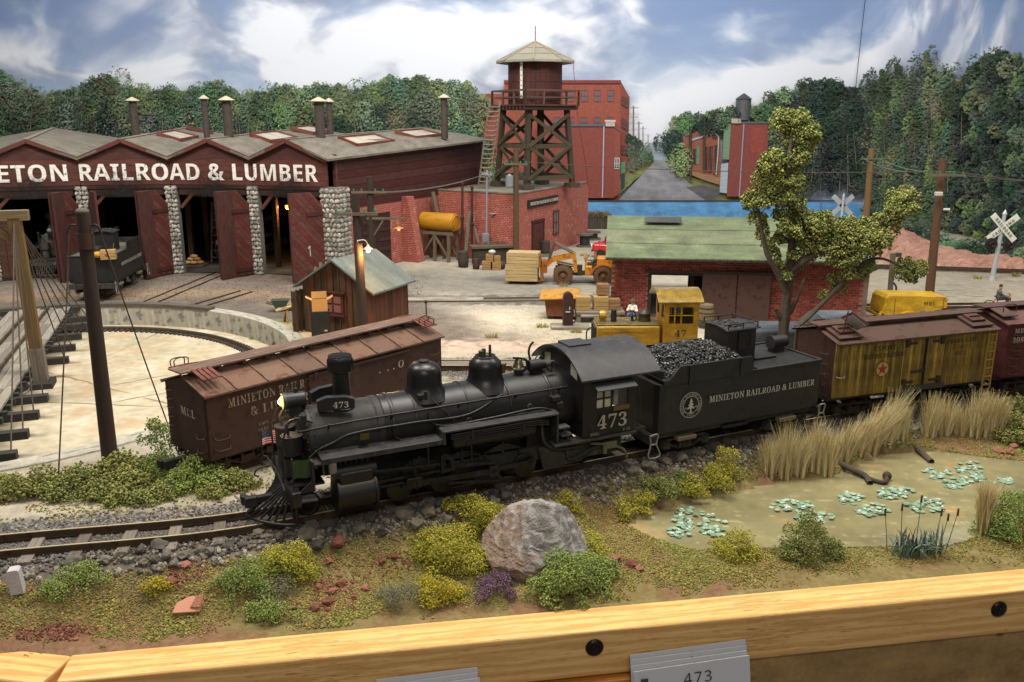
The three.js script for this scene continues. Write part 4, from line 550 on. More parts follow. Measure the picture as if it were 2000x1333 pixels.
const sky3=[[1685,176],[1705,160],[1722,142],[1735,165],[1755,128],[1772,175],[1795,150],[1812,108],[1828,150],[1842,138],[1856,168],[1875,165],[1900,135],[1925,114],[1965,108],[2010,118]];
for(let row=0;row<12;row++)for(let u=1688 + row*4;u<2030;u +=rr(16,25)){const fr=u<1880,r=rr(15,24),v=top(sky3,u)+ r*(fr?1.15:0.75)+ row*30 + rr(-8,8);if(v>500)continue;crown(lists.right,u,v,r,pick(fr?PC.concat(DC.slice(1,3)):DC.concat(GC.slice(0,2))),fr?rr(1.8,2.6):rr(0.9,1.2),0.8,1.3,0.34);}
for(const[u,v]of[[1722,142],[1756,128],[1812,108],[1842,142],[1700,165],[1738,160]])for(let k=0;k<9;k++)crown(lists.right,u + rr(-2,2)*(1 + k*0.5),v + 2 + k*11,5 + k*1.7,pick(PC),1.5,1.3,0.7,0.28);
for(let u=1690;u<2030;u +=rr(12,18)){const v=top([[1690,426],[1740,438],[1790,460],[1850,484],[1900,496],[1960,500],[2030,520]],u)- rr(0,16),zb=mix(-158,-134,(u - 1690)/ 330)- rr(2,5);crown(lists.right,u,v,rr(11,19),pick(DC.concat(GC)),0.9,1.2,1.2,0.26,Zp(u,v,zb));}
for(let u=1880;u<2020;u +=rr(8,12))crown(lists.right,u,top(sky3,u)+ rr(3,8),rr(7,10),pick(DC.concat(GC.slice(0,2))),1.1,1.2,0.6,0.28);
for(const[k,l]of[['left','dense green wood along the skyline behind the roundhouse'],['mid','dark wooded hillside right of the painted road'],['right','tall poplars and dark trees filling the right-hand backdrop corner']])stuff(many('treeline',leaf,LM,lists[k]),l,'trees');
const bt=new B();for(let k=0;k<26;k++){const u=rr(1540,1880),v=rr(300,420),p=W(u,v,3.4),q=W(u + rr(-8,8),v - rr(60,120),3.2);bt.rod(p,q,0.1,0.04,5);}for(let k=0;k<22;k++){const u=rr(20,930),v=top(sky1,u),p=W(u,v + 80,3.6),q=W(u + rr(-9,9),v + 14,3.2);bt.rod(p,q,0.1,0.03,5);}stuff(bt.to('tree_trunks',mat('#6d6a5e',{rough:0.9})),'thin bare stems showing among the backdrop trees','tree trunks');
}
{
const crest=[[1705,432],[1740,440],[1790,462],[1850,486],[1900,498],[1960,502],[2010,520],[2060,545]],foot=[[1690,520],[1740,515],[1790,520],[1850,524],[1900,527],[1960,531],[2010,536],[2060,545]];
const n=60,m=14,pos=[],idx=[],col=[],I=(S,k)=>{const f=k*(S.length - 1),i=min(S.length - 2,floor(f));return[mix(S[i][0],S[i + 1][0],f - i),mix(S[i][1],S[i + 1][1],f - i)];};
for(let j=0;j<=m;j++)for(let i=0;i<=n;i++){const c=I(crest,i/ n),f=I(foot,i/ n),B0=G(f[0],f[1],0),zc=mix(-160,-131,i/ n),T0=Zp(c[0],c[1],zc),k=j/ m,e=j===0||j===m?0:1,d=e*(1.0*fbm(i*0.16,j*0.25,5,5)+ 0.3*abs(sn(i*0.5,j*0.6,2)));pos.push(mix(B0[0],T0[0],k),mix(B0[1]- 0.3,T0[1],smooth(0,1,k)*0.4 + 0.6*k)+ d + 0.55*sin(PI*k)+ 0.18,mix(B0[2],T0[2],k)+ d);const h=clamp(0.5 + 0.5*fbm(i*0.12,j*0.2,9,3),0,1),a=lin('#d4a892'),b=lin('#b98670'),q=i/ n>0.86?lin('#9a7445'):null,w=q?smooth(0.86,0.97,i/ n):0;for(let z=0;z<3;z++){const v=mix(b[z],a[z],h);col.push(q?mix(v,q[z],w):v);}if(i&&j){const p=j*(n + 1)+ i;idx.push(p - n - 2,p - n - 1,p,p - n - 2,p,p - 1);}}
const g=new THREE.BufferGeometry();g.setAttribute('position',new THREE.Float32BufferAttribute(pos,3));g.setAttribute('color',new THREE.Float32BufferAttribute(col,3));g.setIndex(idx);g.computeVertexNormals();const h=g.toNonIndexed();boxUV(h,0,false);
const o=new THREE.Mesh(h,mat('#ffffff',{rough:0.9,bump:T.grit,bumpScale:0.1,map:T.stain}));o.name='bare_hill';o.castShadow=o.receiveShadow=true;scene.add(o);struct(o,'bare pinkish earth bank at the foot of the right-hand backdrop');
}
// ================= rolling stock ==================================================================
const RT=0.91;
const GREEN_GREY=mat('#4c4d43',{map:T.iron,rough:0.8}),WHL=mat('#252320',{map:T.iron,rough:0.55,metal:0.2});
function wheelset(parent,x,r,z=0.95,name='wheel',y0=RT,m=WHL){for(const s of[-1,1]){const b=new B();b.lathe([[0,-0.1],[r*0.3,-0.16],[r*0.34,-0.04],[r*0.78,-0.02],[r*0.84,-0.12],[r,-0.12],[r,0.1],[r*1.12,0.12],[r*1.12,0.16],[0,0.16]],x,y0 + r,s*z,28,s>0?-PI/ 2:PI/ 2);b.to(name,m,parent);}const a=new B();a.rod([x,y0 + r,-z],[x,y0 + r,z],0.12);a.to('axle',m,parent);}
function truck(parent,x,base=3.2,m=GREEN_GREY,zz=1.62){
const t=new THREE.Group();t.name='truck';t.position.x=x;parent.add(t);const r=0.62;
for(const dx of[-base/ 2,base/ 2])wheelset(t,dx,r);
for(const s of[-1,1]){const b=new B();const z=s*zz,y=RT + r;for(const dx of[-base/ 2,base/ 2])b.rbox(0.52,0.56,0.5,dx,y,z,0.06);b.beam([-base/ 2,y + 0.32,z],[base/ 2,y + 0.32,z],0.28,0.12);b.beam([-base/ 2,y + 0.1,z],[-0.55,y - 0.32,z],0.26,0.1);b.beam([base/ 2,y + 0.1,z],[0.55,y - 0.32,z],0.26,0.1);b.box(1.2,0.1,0.28,0,y - 0.34,z);for(const dx of[-0.4,0.4])b.box(0.18,0.66,0.24,dx,y,z);for(let k=0;k<3;k++)b.cyl(0.16,0.16,0.36,-0.2 + k*0.2,y - 0.08,z,10);b.to('side_frame',m,t);}
const bo=new B();bo.box(0.5,0.3,zz*2,0,RT + r + 0.34,0);bo.to('bolster',m,t);return t;
}
function coupler(parent,x,dir,y=1.75){const b=new B();b.box(1.1,0.32,0.4,x,y,0);b.rbox(0.7,0.62,0.44,x + dir*0.72,y,0.16,0.1);b.rbox(0.34,0.56,0.5,x + dir*1.02,y,-0.26,0.1);b.to('coupler',BLK2,parent);}
// ---- the black engine -----------------------------------------------------------------------------------
const engine=thing('steam_locomotive','black outside-frame steam engine numbered 473 with lit headlight in front','steam engine',[L.x,0,L.z],L.a);
{
const E=engine,bc=5.1;
const shell=(nm,x0,r0,x1,r1,m=BLK,extra=[])=>{const b=new B();b.lathe([[r0,x0],[r1,x1]],0,0,0,48);for(const[x,r,w]of extra)b.lathe([[r,x - w],[r + 0.05,x - w*0.7],[r + 0.05,x + w*0.7],[r,x + w]],0,0,0,48);const g=b.geo();g.rotateZ(-PI/ 2);g.translate(0,bc,0);const q=new THREE.Mesh(g,m);q.name=nm;q.castShadow=q.receiveShadow=true;E.add(q);return q;};
shell('smokebox',1.35,1.72,5.6,1.74,mat('#3a3a38',{map:T.iron,rough:0.62,bump:T.grain,bumpScale:0.006}),[[5.35,1.74,0.22],[1.5,1.72,0.14]]);
const boil=shell('boiler',5.6,1.78,14.6,1.98,BLK,[[6.1,1.79,0.12],[7.4,1.81,0.08],[10.6,1.89,0.08],[13.2,1.95,0.08]]);shell('firebox',14.6,1.98,17.4,2.02,BLK,[[15.9,2.0,0.1]]);
{const b=new B();b.lathe([[0,0.28],[0.5,0.26],[1.1,0.16],[1.4,0.02],[1.72,0],[1.72,-0.2],[0,-0.2]],1.35,bc,0,40,0,PI/ 2);const m=b.to('smokebox_door',mat('#343533',{map:T.iron,rough:0.6}),E);const n=new B();for(let i=0;i<22;i++){const a=i/ 22*2*PI;n.sph(0.07,1.32,bc + 1.56*cos(a),1.56*sin(a));}n.to('bolts',BLK2,m);const np=new B();np.cyl(0.42,0.42,0.12,1.02,bc,0,20,0,PI/ 2);np.to('number_plate',mat('#5a4a24',{rough:0.4,metal:0.6}),m);}
{const rv=new B();for(const x of[1.62,5.2,5.5])for(let i=-8;i<9;i++){const a=i*0.2;rv.sph(0.045,x,bc + 1.76*cos(a),1.76*sin(a),1,1,1,6);}rv.to('rivets',BLK2,E);}
{const b=new B();b.lathe([[0.95,0],[0.72,0.16],[0.55,0.4],[0.5,0.9],[0.48,1.85],[0.55,1.95],[0.66,2.02],[0.69,2.62],[0.64,2.78],[0.56,2.82],[0,2.78]],3.6,bc + 1.55,0,32);const s=b.to('smokestack',BLK,E);const sc=new B();for(let i=0;i<30;i++){const a=i/ 30*2*PI;sc.box(0.03,0.62,0.03,3.6 + 0.7*cos(a),bc + 3.88,0.7*sin(a));}for(let i=-4;i<=4;i++){const w=2*sqrt(max(0.02,0.42 -(i*0.14)**2));sc.box(w,0.03,0.035,3.6,bc + 4.4,i*0.14);sc.box(0.035,0.03,w,3.6 + i*0.14,bc + 4.41,0);}sc.to('spark_screen',BLK2,s);}
const dome=(nm,x,r,h,open)=>{const b=new B();b.lathe([[r*1.5,-0.35],[r*1.26,-0.02],[r*1.08,0.26],[r,0.55],[r,h*0.62],[r*0.94,h*0.8],[r*0.72,h*0.95],...(open?[[r*0.6,h*0.98],[r*0.62,h*1.04],[r*0.52,h*1.04],[r*0.5,h*0.95],[0,h*0.95]]:[[r*0.4,h],[r*0.36,h*1.02],[0,h*1.03]])],x,bc + 1.7,0,36);return b.to(nm,mat('#1f2022',{rough:0.36,map:T.iron}),E);};
const sd=dome('sand_dome',8.45,1.0,1.72,false);{const b=new B();b.cyl(0.3,0.3,0.08,8.45,bc + 3.5,0,18);b.tube([[8.3,bc + 3.15,0.96],[8.3,bc + 3.2,1.06],[8.62,bc + 3.2,1.06],[8.62,bc + 3.15,0.96]],0.03);b.to('hatch',BLK2,sd);const v=new B();v.rbox(0.5,0.3,0.4,7.9,bc + 1.75,1.05,0.06);v.cyl(0.1,0.1,0.5,8.1,bc + 1.8,1.2);v.tube([[8.4,bc + 1.6,1.3],[9.0,bc + 0.9,1.75],[9.9,bc - 0.1,2.1],[10.2,bc - 0.1,2.3]],0.05);v.to('sand_pipe',BLK2,sd);}
const st=dome('steam_dome',12.3,1.0,1.62,true);{const b=new B();b.cyl(0.16,0.16,0.5,12.0,bc + 3.45,0.1,12);b.cyl(0.13,0.13,0.55,12.3,bc + 3.45,-0.2,12);b.cyl(0.09,0.08,0.85,12.55,bc + 3.6,0.15,10);b.to('safety_valves',mat('#4a4838',{rough:0.45,metal:0.4}),st);const w=new B();w.cyl(0.13,0.13,0.55,13.2,bc + 2.6,0.55,12);w.rod([13.1,bc + 2.3,0.5],[13.4,bc + 2.9,0.6],0.05);w.to('whistle',mat('#6b5d2c',{rough:0.35,metal:0.7}),st);}
{const b=new B();b.lathe([[0.42,0],[0.36,0.06],[0.26,0.3],[0.22,0.48],[0.1,0.56],[0,0.58]],14.5,bc + 2.35,0,20);const m=b.to('bell',mat('#69664f',{rough:0.3,metal:0.8}),E);const y=new B();y.tube([[14.5,bc + 2.95,0.05],[14.1,bc + 3.0,0.05],[14.95,bc + 2.8,0.1],[15.0,bc + 2.3,0.1],[14.6,bc + 1.98,0.05]],0.08);y.rbox(0.4,0.3,0.5,14.5,bc + 2.0,0,0.08);y.to('bell_yoke',BLK2,m);}
{const b=new B();b.cyl(0.36,0.36,0.8,15.5,bc + 2.42,0.2,18,0,PI/ 2);b.cyl(0.28,0.28,0.4,16.0,bc + 2.42,0.2,18,0,PI/ 2);b.box(0.7,0.3,0.3,15.6,bc + 2.05,0.2);b.lathe([[0.3,-0.05],[0.38,0],[0.3,0.05]],16.4,bc + 2.4,0.75,18,PI/ 2);b.box(0.06,0.6,0.05,16.4,bc + 2.4,0.75);b.lathe([[0.26,-0.05],[0.33,0],[0.26,0.05]],16.1,bc + 2.55,-0.35,18,PI/ 2);b.tube([[15.3,bc + 2.7,0],[15.2,bc + 3.3,0],[15.35,bc + 3.7,0],[15.5,bc + 3.85,0.05]],0.07);b.to('turret_generator',BLK2,E);}
// headlight
{const h=new THREE.Group();h.name='headlight';E.add(h);const b=new B();b.lathe([[0.36,0],[0.44,0.12],[0.44,1.1],[0.4,1.15],[0,1.15]],0.42,7.3,0,24,0,-PI/ 2);b.box(0.7,0.5,0.6,0.95,6.85,0);b.box(0.8,0.1,0.9,0.95,6.62,0);b.cyl(0.13,0.1,0.28,1.1,7.82,0,12);b.to('housing',mat('#343a3c',{map:T.iron,rough:0.45}),h);const v=new B();v.lathe([[0.45,-0.08],[0.45,0.12]],0.42,7.3,0,24,0,-PI/ 2);v.to('visor',mat('#3a4244',{rough:0.5}),h);const lens=new B();lens.lathe([[0,-0.3],[0.16,-0.25],[0.3,-0.1],[0.36,0.02],[0,0.03]],0.42,7.3,0,20,0,-PI/ 2);const lm=lens.to('lens',mat('#ffdca0',{emissive:new THREE.Color('#ffa24a'),emissiveIntensity:1.5,rough:0.2}),h);lm.castShadow=false;const pl=new THREE.PointLight('#ffcf94',0.002,0,2);pl.position.set(0.12,7.3,0);pl.shadow.radius=0.1;h.add(pl);}
// number boards beside the stack
for(const s of[1,-1]){const b=new B();b.prism([[-0.95,-0.34],[0.95,-0.3],[0.98,0.2],[0.5,0.36],[-0.5,0.38],[-0.98,0.2]],0.34,0,0,-0.17,0,0.03);const m=b.to('number_board',mat('#191a1b',{rough:0.5}),E);m.position.set(3.0,bc + 2.05,s*1.02);m.rotation.y=s>0?R(-12):R(192);print('lettering',1.2,0.5,128,(x,w,h)=>text(x,'473',w/ 2,h/ 2,'bold ' + h*0.95 + 'px serif','#b9b8b2',3),m,[0.28,-0.03,0.21]);const k=new B();k.box(0.3,0.8,0.3,0,-0.6,-0.1);k.to('bracket',BLK2,m);}
// handrails and pipes
for(const s of[1,-1]){const b=new B();b.tube([[0.75,bc + 0.95,s*1.7],[3,bc + 1.1,s*1.75],[9,bc + 1.22,s*1.8],[16.9,bc + 1.34,s*1.88]],0.065,8,24);for(const x of[2.4,5.9,9.9,13.5,16.4]){b.sph(0.1,x,bc + 1.07 + x*0.016,s*(1.76 + x*0.007));b.rod([x,bc + 1.05 + x*0.016,s*1.76],[x,bc + 0.8 + x*0.016,s*1.55],0.06);}b.to('handrail',BLK,E);}
{const b=new B();b.tube([[1.2,bc - 0.5,2.0],[1.7,bc - 0.1,2.0],[2.6,bc + 0.2,2.0],[3.2,bc + 0.45,1.98],[7,bc + 0.6,2.0],[10.4,bc + 0.62,2.05],[12.6,bc + 1.4,1.75]],0.075,8,40);b.tube([[8.0,bc + 1.0,1.8],[8.1,bc + 0.5,1.98],[8.6,bc + 0.2,2.1],[11.5,bc + 0.22,2.2],[15.0,bc + 0.35,2.25],[15.6,bc + 0.1,2.4]],0.085,8,40);b.tube([[5.9,bc + 0.4,1.85],[6.0,bc - 0.1,1.95],[6.5,bc - 0.35,2.0],[7.6,bc - 0.3,2.1],[8.3,bc - 0.5,2.4]],0.06,8,24);b.to('feed_pipe',BLK,E);}
for(const[x,y]of[[10.4,bc + 0.2],[14.3,bc + 0.45]]){const b=new B();b.lathe([[0.16,0],[0.2,0.04],[0.12,0.08],[0.1,0.03],[0,0.03]],x,y,1.92,16,PI/ 2);b.to('washout_plug',mat('#3d3e3c',{rough:0.4}),E);}
{const b=new B();b.box(0.5,0.34,0.05,4.3,bc + 0.15,1.78);b.to('builder_plate',mat('#7a6a34',{rough:0.35,metal:0.7}),E);}
// running boards
for(const s of[1,-1]){
const a=new B();a.rbox(6.9,0.16,1.35,5.1,4.72,s*2.25,0.05);a.box(6.9,0.2,0.08,5.1,4.6,s*2.88);a.to('running_board',mat('#46484b',{map:T.iron,rough:0.6}),E);
const c=new B();c.rbox(7.3,0.14,1.2,12.1,5.2,s*2.4,0.05);c.box(0.14,0.75,1.2,8.5,4.85,s*2.4);c.box(0.14,1.95,0.9,15.7,4.3,s*2.45);c.to('raised_running_board',mat('#46484b',{map:T.iron,rough:0.6}),E);
const t=new B();t.lathe([[0,0],[0.36,0.05],[0.48,0.2],[0.48,5.2],[0.36,5.35],[0,5.4]],9.0,4.42,s*2.42,24,0,-PI/ 2);t.lathe([[0.5,0.9],[0.53,1],[0.5,1.1]],9.0,4.42,s*2.42,24,0,-PI/ 2);t.lathe([[0.5,4.2],[0.53,4.3],[0.5,4.4]],9,4.42,s*2.42,24,0,-PI/ 2);t.to('air_tank',BLK,E);
const p=new B();for(let k=0;k<3;k++)p.tube([[8.9,4.98 - k*0.12,s*2.95],[14.6,4.98 - k*0.12,s*2.95],[15.1,4.86 - k*0.12,s*2.9]],0.045);for(const x of[10.2,13.4])p.box(0.12,0.5,0.12,x,4.85,s*2.95);p.to('cooling_pipe',BLK2,E);
const d=new B();d.rbox(5.8,0.16,0.9,18.3,3.24,s*2.65,0.04);d.to('cab_deck',mat('#55564f',{map:T.iron,rough:0.75}),E);
for(const[x,y]of[[16.15,4.25],[16.35,3.75]]){const q=new B();q.box(0.75,0.09,0.6,x,y,s*2.6);q.box(0.07,0.5,0.07,x + 0.2,y - 0.25,s*2.6);q.to('step',mat('#4d4f50',{rough:0.6}),E);}
// cylinders and valve chest
const cy=new B();cy.cyl(0.86,0.86,1.9,3.45,2.5,s*2.5,32,0,PI/ 2);cy.rbox(1.8,1.3,1.0,3.45,3.3,s*2.35,0.2);cy.cyl(0.46,0.46,2.3,3.45,3.72,s*2.5,24,0,PI/ 2);cy.box(1.8,1.6,1.6,3.45,3.1,s*1.5);cy.rbox(1.86,1.9,1.3,3.45,2.9,s*2.36,0.16);cy.lathe([[0.92,0],[0.95,0.1],[0.86,0.2],[0,0.22]],2.5,2.5,s*2.5,32,0,PI/ 2);cy.lathe([[0.92,0],[0.95,0.1],[0.86,0.2],[0,0.22]],4.4,2.5,s*2.5,32,0,-PI/ 2);const cm=cy.to('cylinder',BLK,E);const bl=new B();for(let k=0;k<6;k++)bl.cyl(0.08,0.08,0.3,2.7 + k*0.3,4.2,s*2.5,8);bl.cyl(0.3,0.3,1.0,4.1,4.3,s*2.0,14);bl.to('studs',BLK2,cm);
const lub=new B();lub.cyl(0.22,0.22,0.55,2.25,4.2,s*2.75,14);lub.to('lubricator',mat('#6a6c66',{rough:0.5}),E);
const fr=new B();fr.box(14.5,0.8,0.26,10.8,2.5,s*1.75);fr.box(4.0,0.9,0.3,18.6,2.3,s*2.1);for(const x of[6.0,8.6,11.2,13.8])fr.rbox(0.9,1.1,0.34,x,2.1,s*1.8,0.06);fr.to('frame',GREEN_GREY,E);
const lf=new B();for(const x of[7.3,9.9,12.5]){for(let k=0;k<4;k++)lf.beam([x - 1.1 + k*0.24,3.2 + 0.1*k,s*1.95],[x + 1.1 - k*0.24,3.2 + 0.1*k,s*1.95],0.24,0.09);lf.box(0.16,0.8,0.2,x,3.3,s*1.95);lf.rod([x - 1.1,3.2,s*1.95],[x - 1.1,2.4,s*1.95],0.06);lf.rod([x + 1.1,3.2,s*1.95],[x + 1.1,2.4,s*1.95],0.06);}lf.to('spring',BLK2,E);
// cranks with counterweights, rods, valve gear
const zc=s*2.28;for(const x of[6.0,8.6,11.2,13.8]){const cr=new B();cr.lathe([[0,-0.12],[0.72,-0.1],[0.75,0],[0.72,0.1],[0,0.14]],x,2.1,zc,28,s*PI/ 2);cr.cyl(0.2,0.2,0.5,x + 0.3,2.35,zc + s*0.25,14,PI/ 2);cr.to('crank',BLK,E);}
const rd=new B(),zr=s*2.62;rd.beam([6.3,2.35,zr],[14.1,2.35,zr],0.16,0.3);for(const x of[6.3,8.9,11.5,14.1]){rd.cyl(0.28,0.28,0.22,x,2.35,zr,16,PI/ 2);rd.cyl(0.13,0.13,0.34,x,2.35,zr + s*0.06,12,PI/ 2);}rd.to('side_rod',mat('#3a3b3d',{map:T.iron,rough:0.35,metal:0.5}),E);
const mr=new B(),zm=s*2.88;mr.beam([6.9,2.45,zm],[11.5,2.35,zm],0.14,0.34);mr.cyl(0.36,0.36,0.24,11.5,2.35,zm,18,PI/ 2);mr.rbox(0.6,0.6,0.22,11.5,2.4,zm,0.05);mr.rbox(0.9,0.62,0.36,6.7,2.5,zm - s*0.1,0.06);mr.rod([4.6,2.5,zm - s*0.3],[6.6,2.5,zm - s*0.3],0.09);mr.beam([4.7,2.86,zm - s*0.3],[8.2,2.86,zm - s*0.3],0.2,0.14);mr.to('main_rod',mat('#3b3c3e',{map:T.iron,rough:0.35,metal:0.5}),E);
const vg=new B(),zv=s*2.75;vg.prism([[0,0],[0.9,0.1],[0.75,0.9],[0.25,1.2],[0,1.1]],0.14,8.3,2.75,zv,0,0,0,[[[0.2,0.25],[0.65,0.3],[0.5,0.75],[0.25,0.85]]]);vg.beam([4.6,3.55,zv],[8.6,3.3,zv],0.1,0.16);vg.beam([8.9,3.1,zv],[11.6,2.9,zv + s*0.2],0.1,0.2);vg.beam([6.7,3.7,zv],[6.85,2.1,zv + s*0.2],0.1,0.16);vg.beam([8.6,2.2,zv + s*0.3],[12.0,1.75,zv + s*0.3],0.1,0.16);vg.beam([11.5,2.35,zv + s*0.34],[12.05,1.75,zv + s*0.34],0.12,0.2);vg.rod([7.6,4.6,zv],[7.6,3.3,zv],0.07);vg.rod([10.2,4.3,zv],[10.2,3.0,zv],0.07);vg.to('valve_gear',mat('#333436',{map:T.iron,rough:0.4,metal:0.4}),E);
const ap=new B();ap.prism([[0,1.5],[3.4,1.5],[3.0,0.2],[0.4,0]],0.12,14.7,1.5,s*2.2);ap.tube([[16.6,3.1,s*2.5],[16.7,2.0,s*2.5],[18.5,2.4,s*2.4],[20,2.5,s*2.4]],0.09);ap.tube([[14.8,4.8,s*2.5],[15.0,3.4,s*2.6],[15.8,2.9,s*2.6],[17.5,2.8,s*2.6]],0.1);ap.to('ash_pan',GREEN_GREY,E);
const inj=new B();inj.rbox(0.9,0.5,0.4,19.6,2.5,s*2.5,0.1);inj.tube([[18.2,2.8,s*2.5],[19.6,2.5,s*2.6],[20.6,2.0,s*2.6],[20.9,1.4,s*2.5]],0.09);inj.cyl(0.14,0.14,0.6,19.2,2.3,s*2.6);inj.to('injector',mat('#67654f',{rough:0.6}),E);
}
for(const x of[6.0,8.6,11.2,13.8])wheelset(E,x,1.16,0.95,'driving_wheel');wheelset(E,1.2,0.62,0.95,'pilot_wheel');wheelset(E,18.4,0.62,0.95,'trailing_wheel');
{const b=new B();b.box(11,1.5,2.2,10,3.1,0);b.box(3,2.2,3.2,15.8,3.6,0);b.to('firebox_base',BLK2,E);}
{const b=new B();for(const[y,r]of[[4.1,0.02]])b.tube([[16.0,bc + 0.9,1.9],[16.0,bc - 0.2,2.1],[15.9,4.3,2.3]],0.14);b.rbox(0.6,0.34,0.5,16.0,bc + 0.75,1.95,0.08);b.rbox(0.5,0.4,0.4,16.2,bc + 0.35,2.1,0.08);b.to('check_valve',BLK2,E);}
// cab
{const c=new THREE.Group();c.name='cab';E.add(c);const x0=17.4,x1=21.05,y0=3.3,y1=7.05,hw=2.85;
for(const s of[1,-1]){const b=new B();b.prism([[x0,y0],[x1,y0],[x1,y1],[x0,y1]],0.1,0,0,s*hw - 0.05,0,0,0,[[[18.25,5.05],[20.55,5.05],[20.55,6.4],[18.25,6.4]]]);b.to('side_sheet',mat('#1d1e20',{map:T.iron,rough:0.55}),c);
const w=new B();for(const x of[18.3,18.85,19.4])w.box(0.1,1.35,0.08,x,5.72,s*(hw + 0.02));for(const y of[5.08,5.72,6.36])w.box(1.2,0.1,0.08,18.85,y,s*(hw + 0.02));w.to('window_frame',BLK2,c);const p=new B();p.box(1.1,1.25,0.03,18.85,5.72,s*(hw - 0.02));p.to('pane',mat('#b9b6a2',{rough:0.35}),c);
const aw=new B();aw.box(2.8,0.07,0.85,19.35,6.62,s*(hw + 0.42),0,s*0.35);aw.to('awning',mat('#303236',{rough:0.5}),c);const ar=new B();ar.rbox(1.15,0.28,0.3,20.05,5.0,s*(hw + 0.08),0.08);ar.to('armrest',wood('#8a6a3c'),c);const cu=new B();cu.box(0.3,1.2,0.2,19.75,5.75,s*(hw - 0.15));cu.to('curtain',mat('#7d8288',{rough:0.9}),c);
print('lettering',2.3,1.25,256,(x,w2,h)=>text(x,'473',w2/ 2,h/ 2,'bold ' + h*0.98 + 'px serif','#a3a094',6),c,[19.45,4.25,s*(hw + 0.07)],[0,s>0?0:PI,0],{worn:0.05,seed:4});print('lettering',2.9,0.34,256,(x,w2,h)=>{text(x,'MRL',w2*0.12,h/ 2,'bold ' + h*0.85 + 'px serif','#85836f',1);text(x,'K-28',w2*0.9,h/ 2,'bold ' + h*0.7 + 'px serif','#85836f',1);},c,[19.3,3.56,s*(hw + 0.07)],[0,s>0?0:PI,0]);}
const fr=new B();const arc=[];for(let i=0;i<=16;i++){const a=-1 + i/ 8;arc.push([a*hw,7.05 + 1.25*(1 - a*a)**0.9]);}fr.prism([[hw,4.4],...arc.slice().reverse(),[-hw,4.4]],0.1,x0,0,0,PI/ 2,0,0,[[[1.3,7.0],[2.1,6.8],[2.1,7.6],[1.3,7.75]],[[-1.3,7.0],[-2.1,6.8],[-2.1,7.6],[-1.3,7.75]],[[2.25,5.0],[2.6,5.0],[2.6,6.6],[2.25,6.6]]]);fr.to('front_sheet',mat('#1d1e20',{map:T.iron,rough:0.55}),c);
for(const s of[1,-1]){const p=new B();p.box(0.03,0.9,0.85,x0 + 0.02,7.25,s*1.7);p.to('pane',mat('#a5a08a',{rough:0.3}),c);}{const p=new B();p.box(0.03,1.6,0.4,x0 + 0.02,5.8,2.42);p.to('pane',mat('#a5a08a',{rough:0.3}),c);}
const rf=[];for(let i=0;i<=22;i++){const a=-1 + i/ 11;rf.push([a*3.3,7.12 + 1.36*(1 - abs(a)**2.3)]);}const rb=new B();rb.prism([...rf,...rf.slice().reverse().map(([x,y])=>[x,y - 0.12])],5.6,17.05,0,0,PI/ 2);rb.to('cab_roof',mat('#4a4c52',{map:T.iron,rough:0.5,bump:T.grain,bumpScale:0.006}),c,0.5);const hb=new B();hb.rbox(1.6,0.16,1.5,18.5,8.5,-0.2,0.05);hb.to('roof_hatch',mat('#2d2f33',{rough:0.5}),c);
const rr2=new B();rr2.prism([[hw,3.3],...arc.slice().reverse(),[-hw,3.3]],0.06,17.5,0,0,PI/ 2);rr2.to('back_head',mat('#101010',{rough:0.8}),c);const fl=new B();fl.box(4.6,0.12,5.4,19.8,3.25,0);fl.to('floor',wood('#3a332b'),c);const gr=new B();for(const s of[1,-1])gr.tube([[21.15,6.2,s*2.85],[21.35,6.0,s*2.85],[21.35,3.6,s*2.85],[21.15,3.4,s*2.85]],0.05);gr.to('grab_iron',BLK2,c);}
// pilot, beam, pumps, flags
{const b=new B();b.rbox(0.5,0.85,5.9,0.25,2.75,0,0.06);b.box(1.6,0.12,4.4,1.1,3.16,0);b.to('pilot_beam',BLK,E);const d=new B();d.box(0.9,0.08,1.1,0.9,2.6,2.4);d.to('footboard',mat('#6a6a66',{map:T.iron,rough:0.7}),E);const d2=new B();d2.box(0.9,0.08,1.1,0.9,2.6,-2.4);d2.to('footboard',mat('#6a6a66',{map:T.iron,rough:0.7}),E);
const p=new THREE.Group();p.name='pilot';E.add(p);const rl=new B();for(const s of[1,-1]){rl.tube([[-2.0,1.15,0],[-1.5,1.1,s*0.9],[-0.5,1.08,s*1.9],[0.3,1.08,s*2.3]],0.1,8);rl.rod([0.3,1.08,s*2.3],[0.3,2.4,s*2.3],0.1);}rl.to('pilot_rail',BLK,p);for(let i=-7;i<=7;i++){const k=i/ 7,x=abs(k)<0.4?mix(-2.0,-1.5,abs(k)/ 0.4):abs(k)<0.83?mix(-1.5,-0.5,(abs(k)- 0.4)/ 0.43):mix(-0.5,0.2,(abs(k)- 0.83)/ 0.17),s=new B();s.rod([x,1.15,k*2.25],[0.05,2.5,k*1.9],0.075);s.to('pilot_bar',BLK,p);}
coupler(E,-1.0,-1,1.95);const lv=new B();lv.tube([[-0.3,3.3,-2.7],[-0.2,3.35,0],[-0.3,3.3,2.7]],0.05);lv.tube([[-0.3,3.3,-2.6],[-0.5,3.3,-2.7],[-0.55,2.8,-2.7],[-0.4,2.7,-2.7]],0.05);lv.tube([[-0.3,3.3,-1.3],[-1.1,3.1,-1.3],[-1.2,2.8,-1.3],[-1.0,2.75,-1.2]],0.05);lv.to('lifting_rod',BLK2,E);
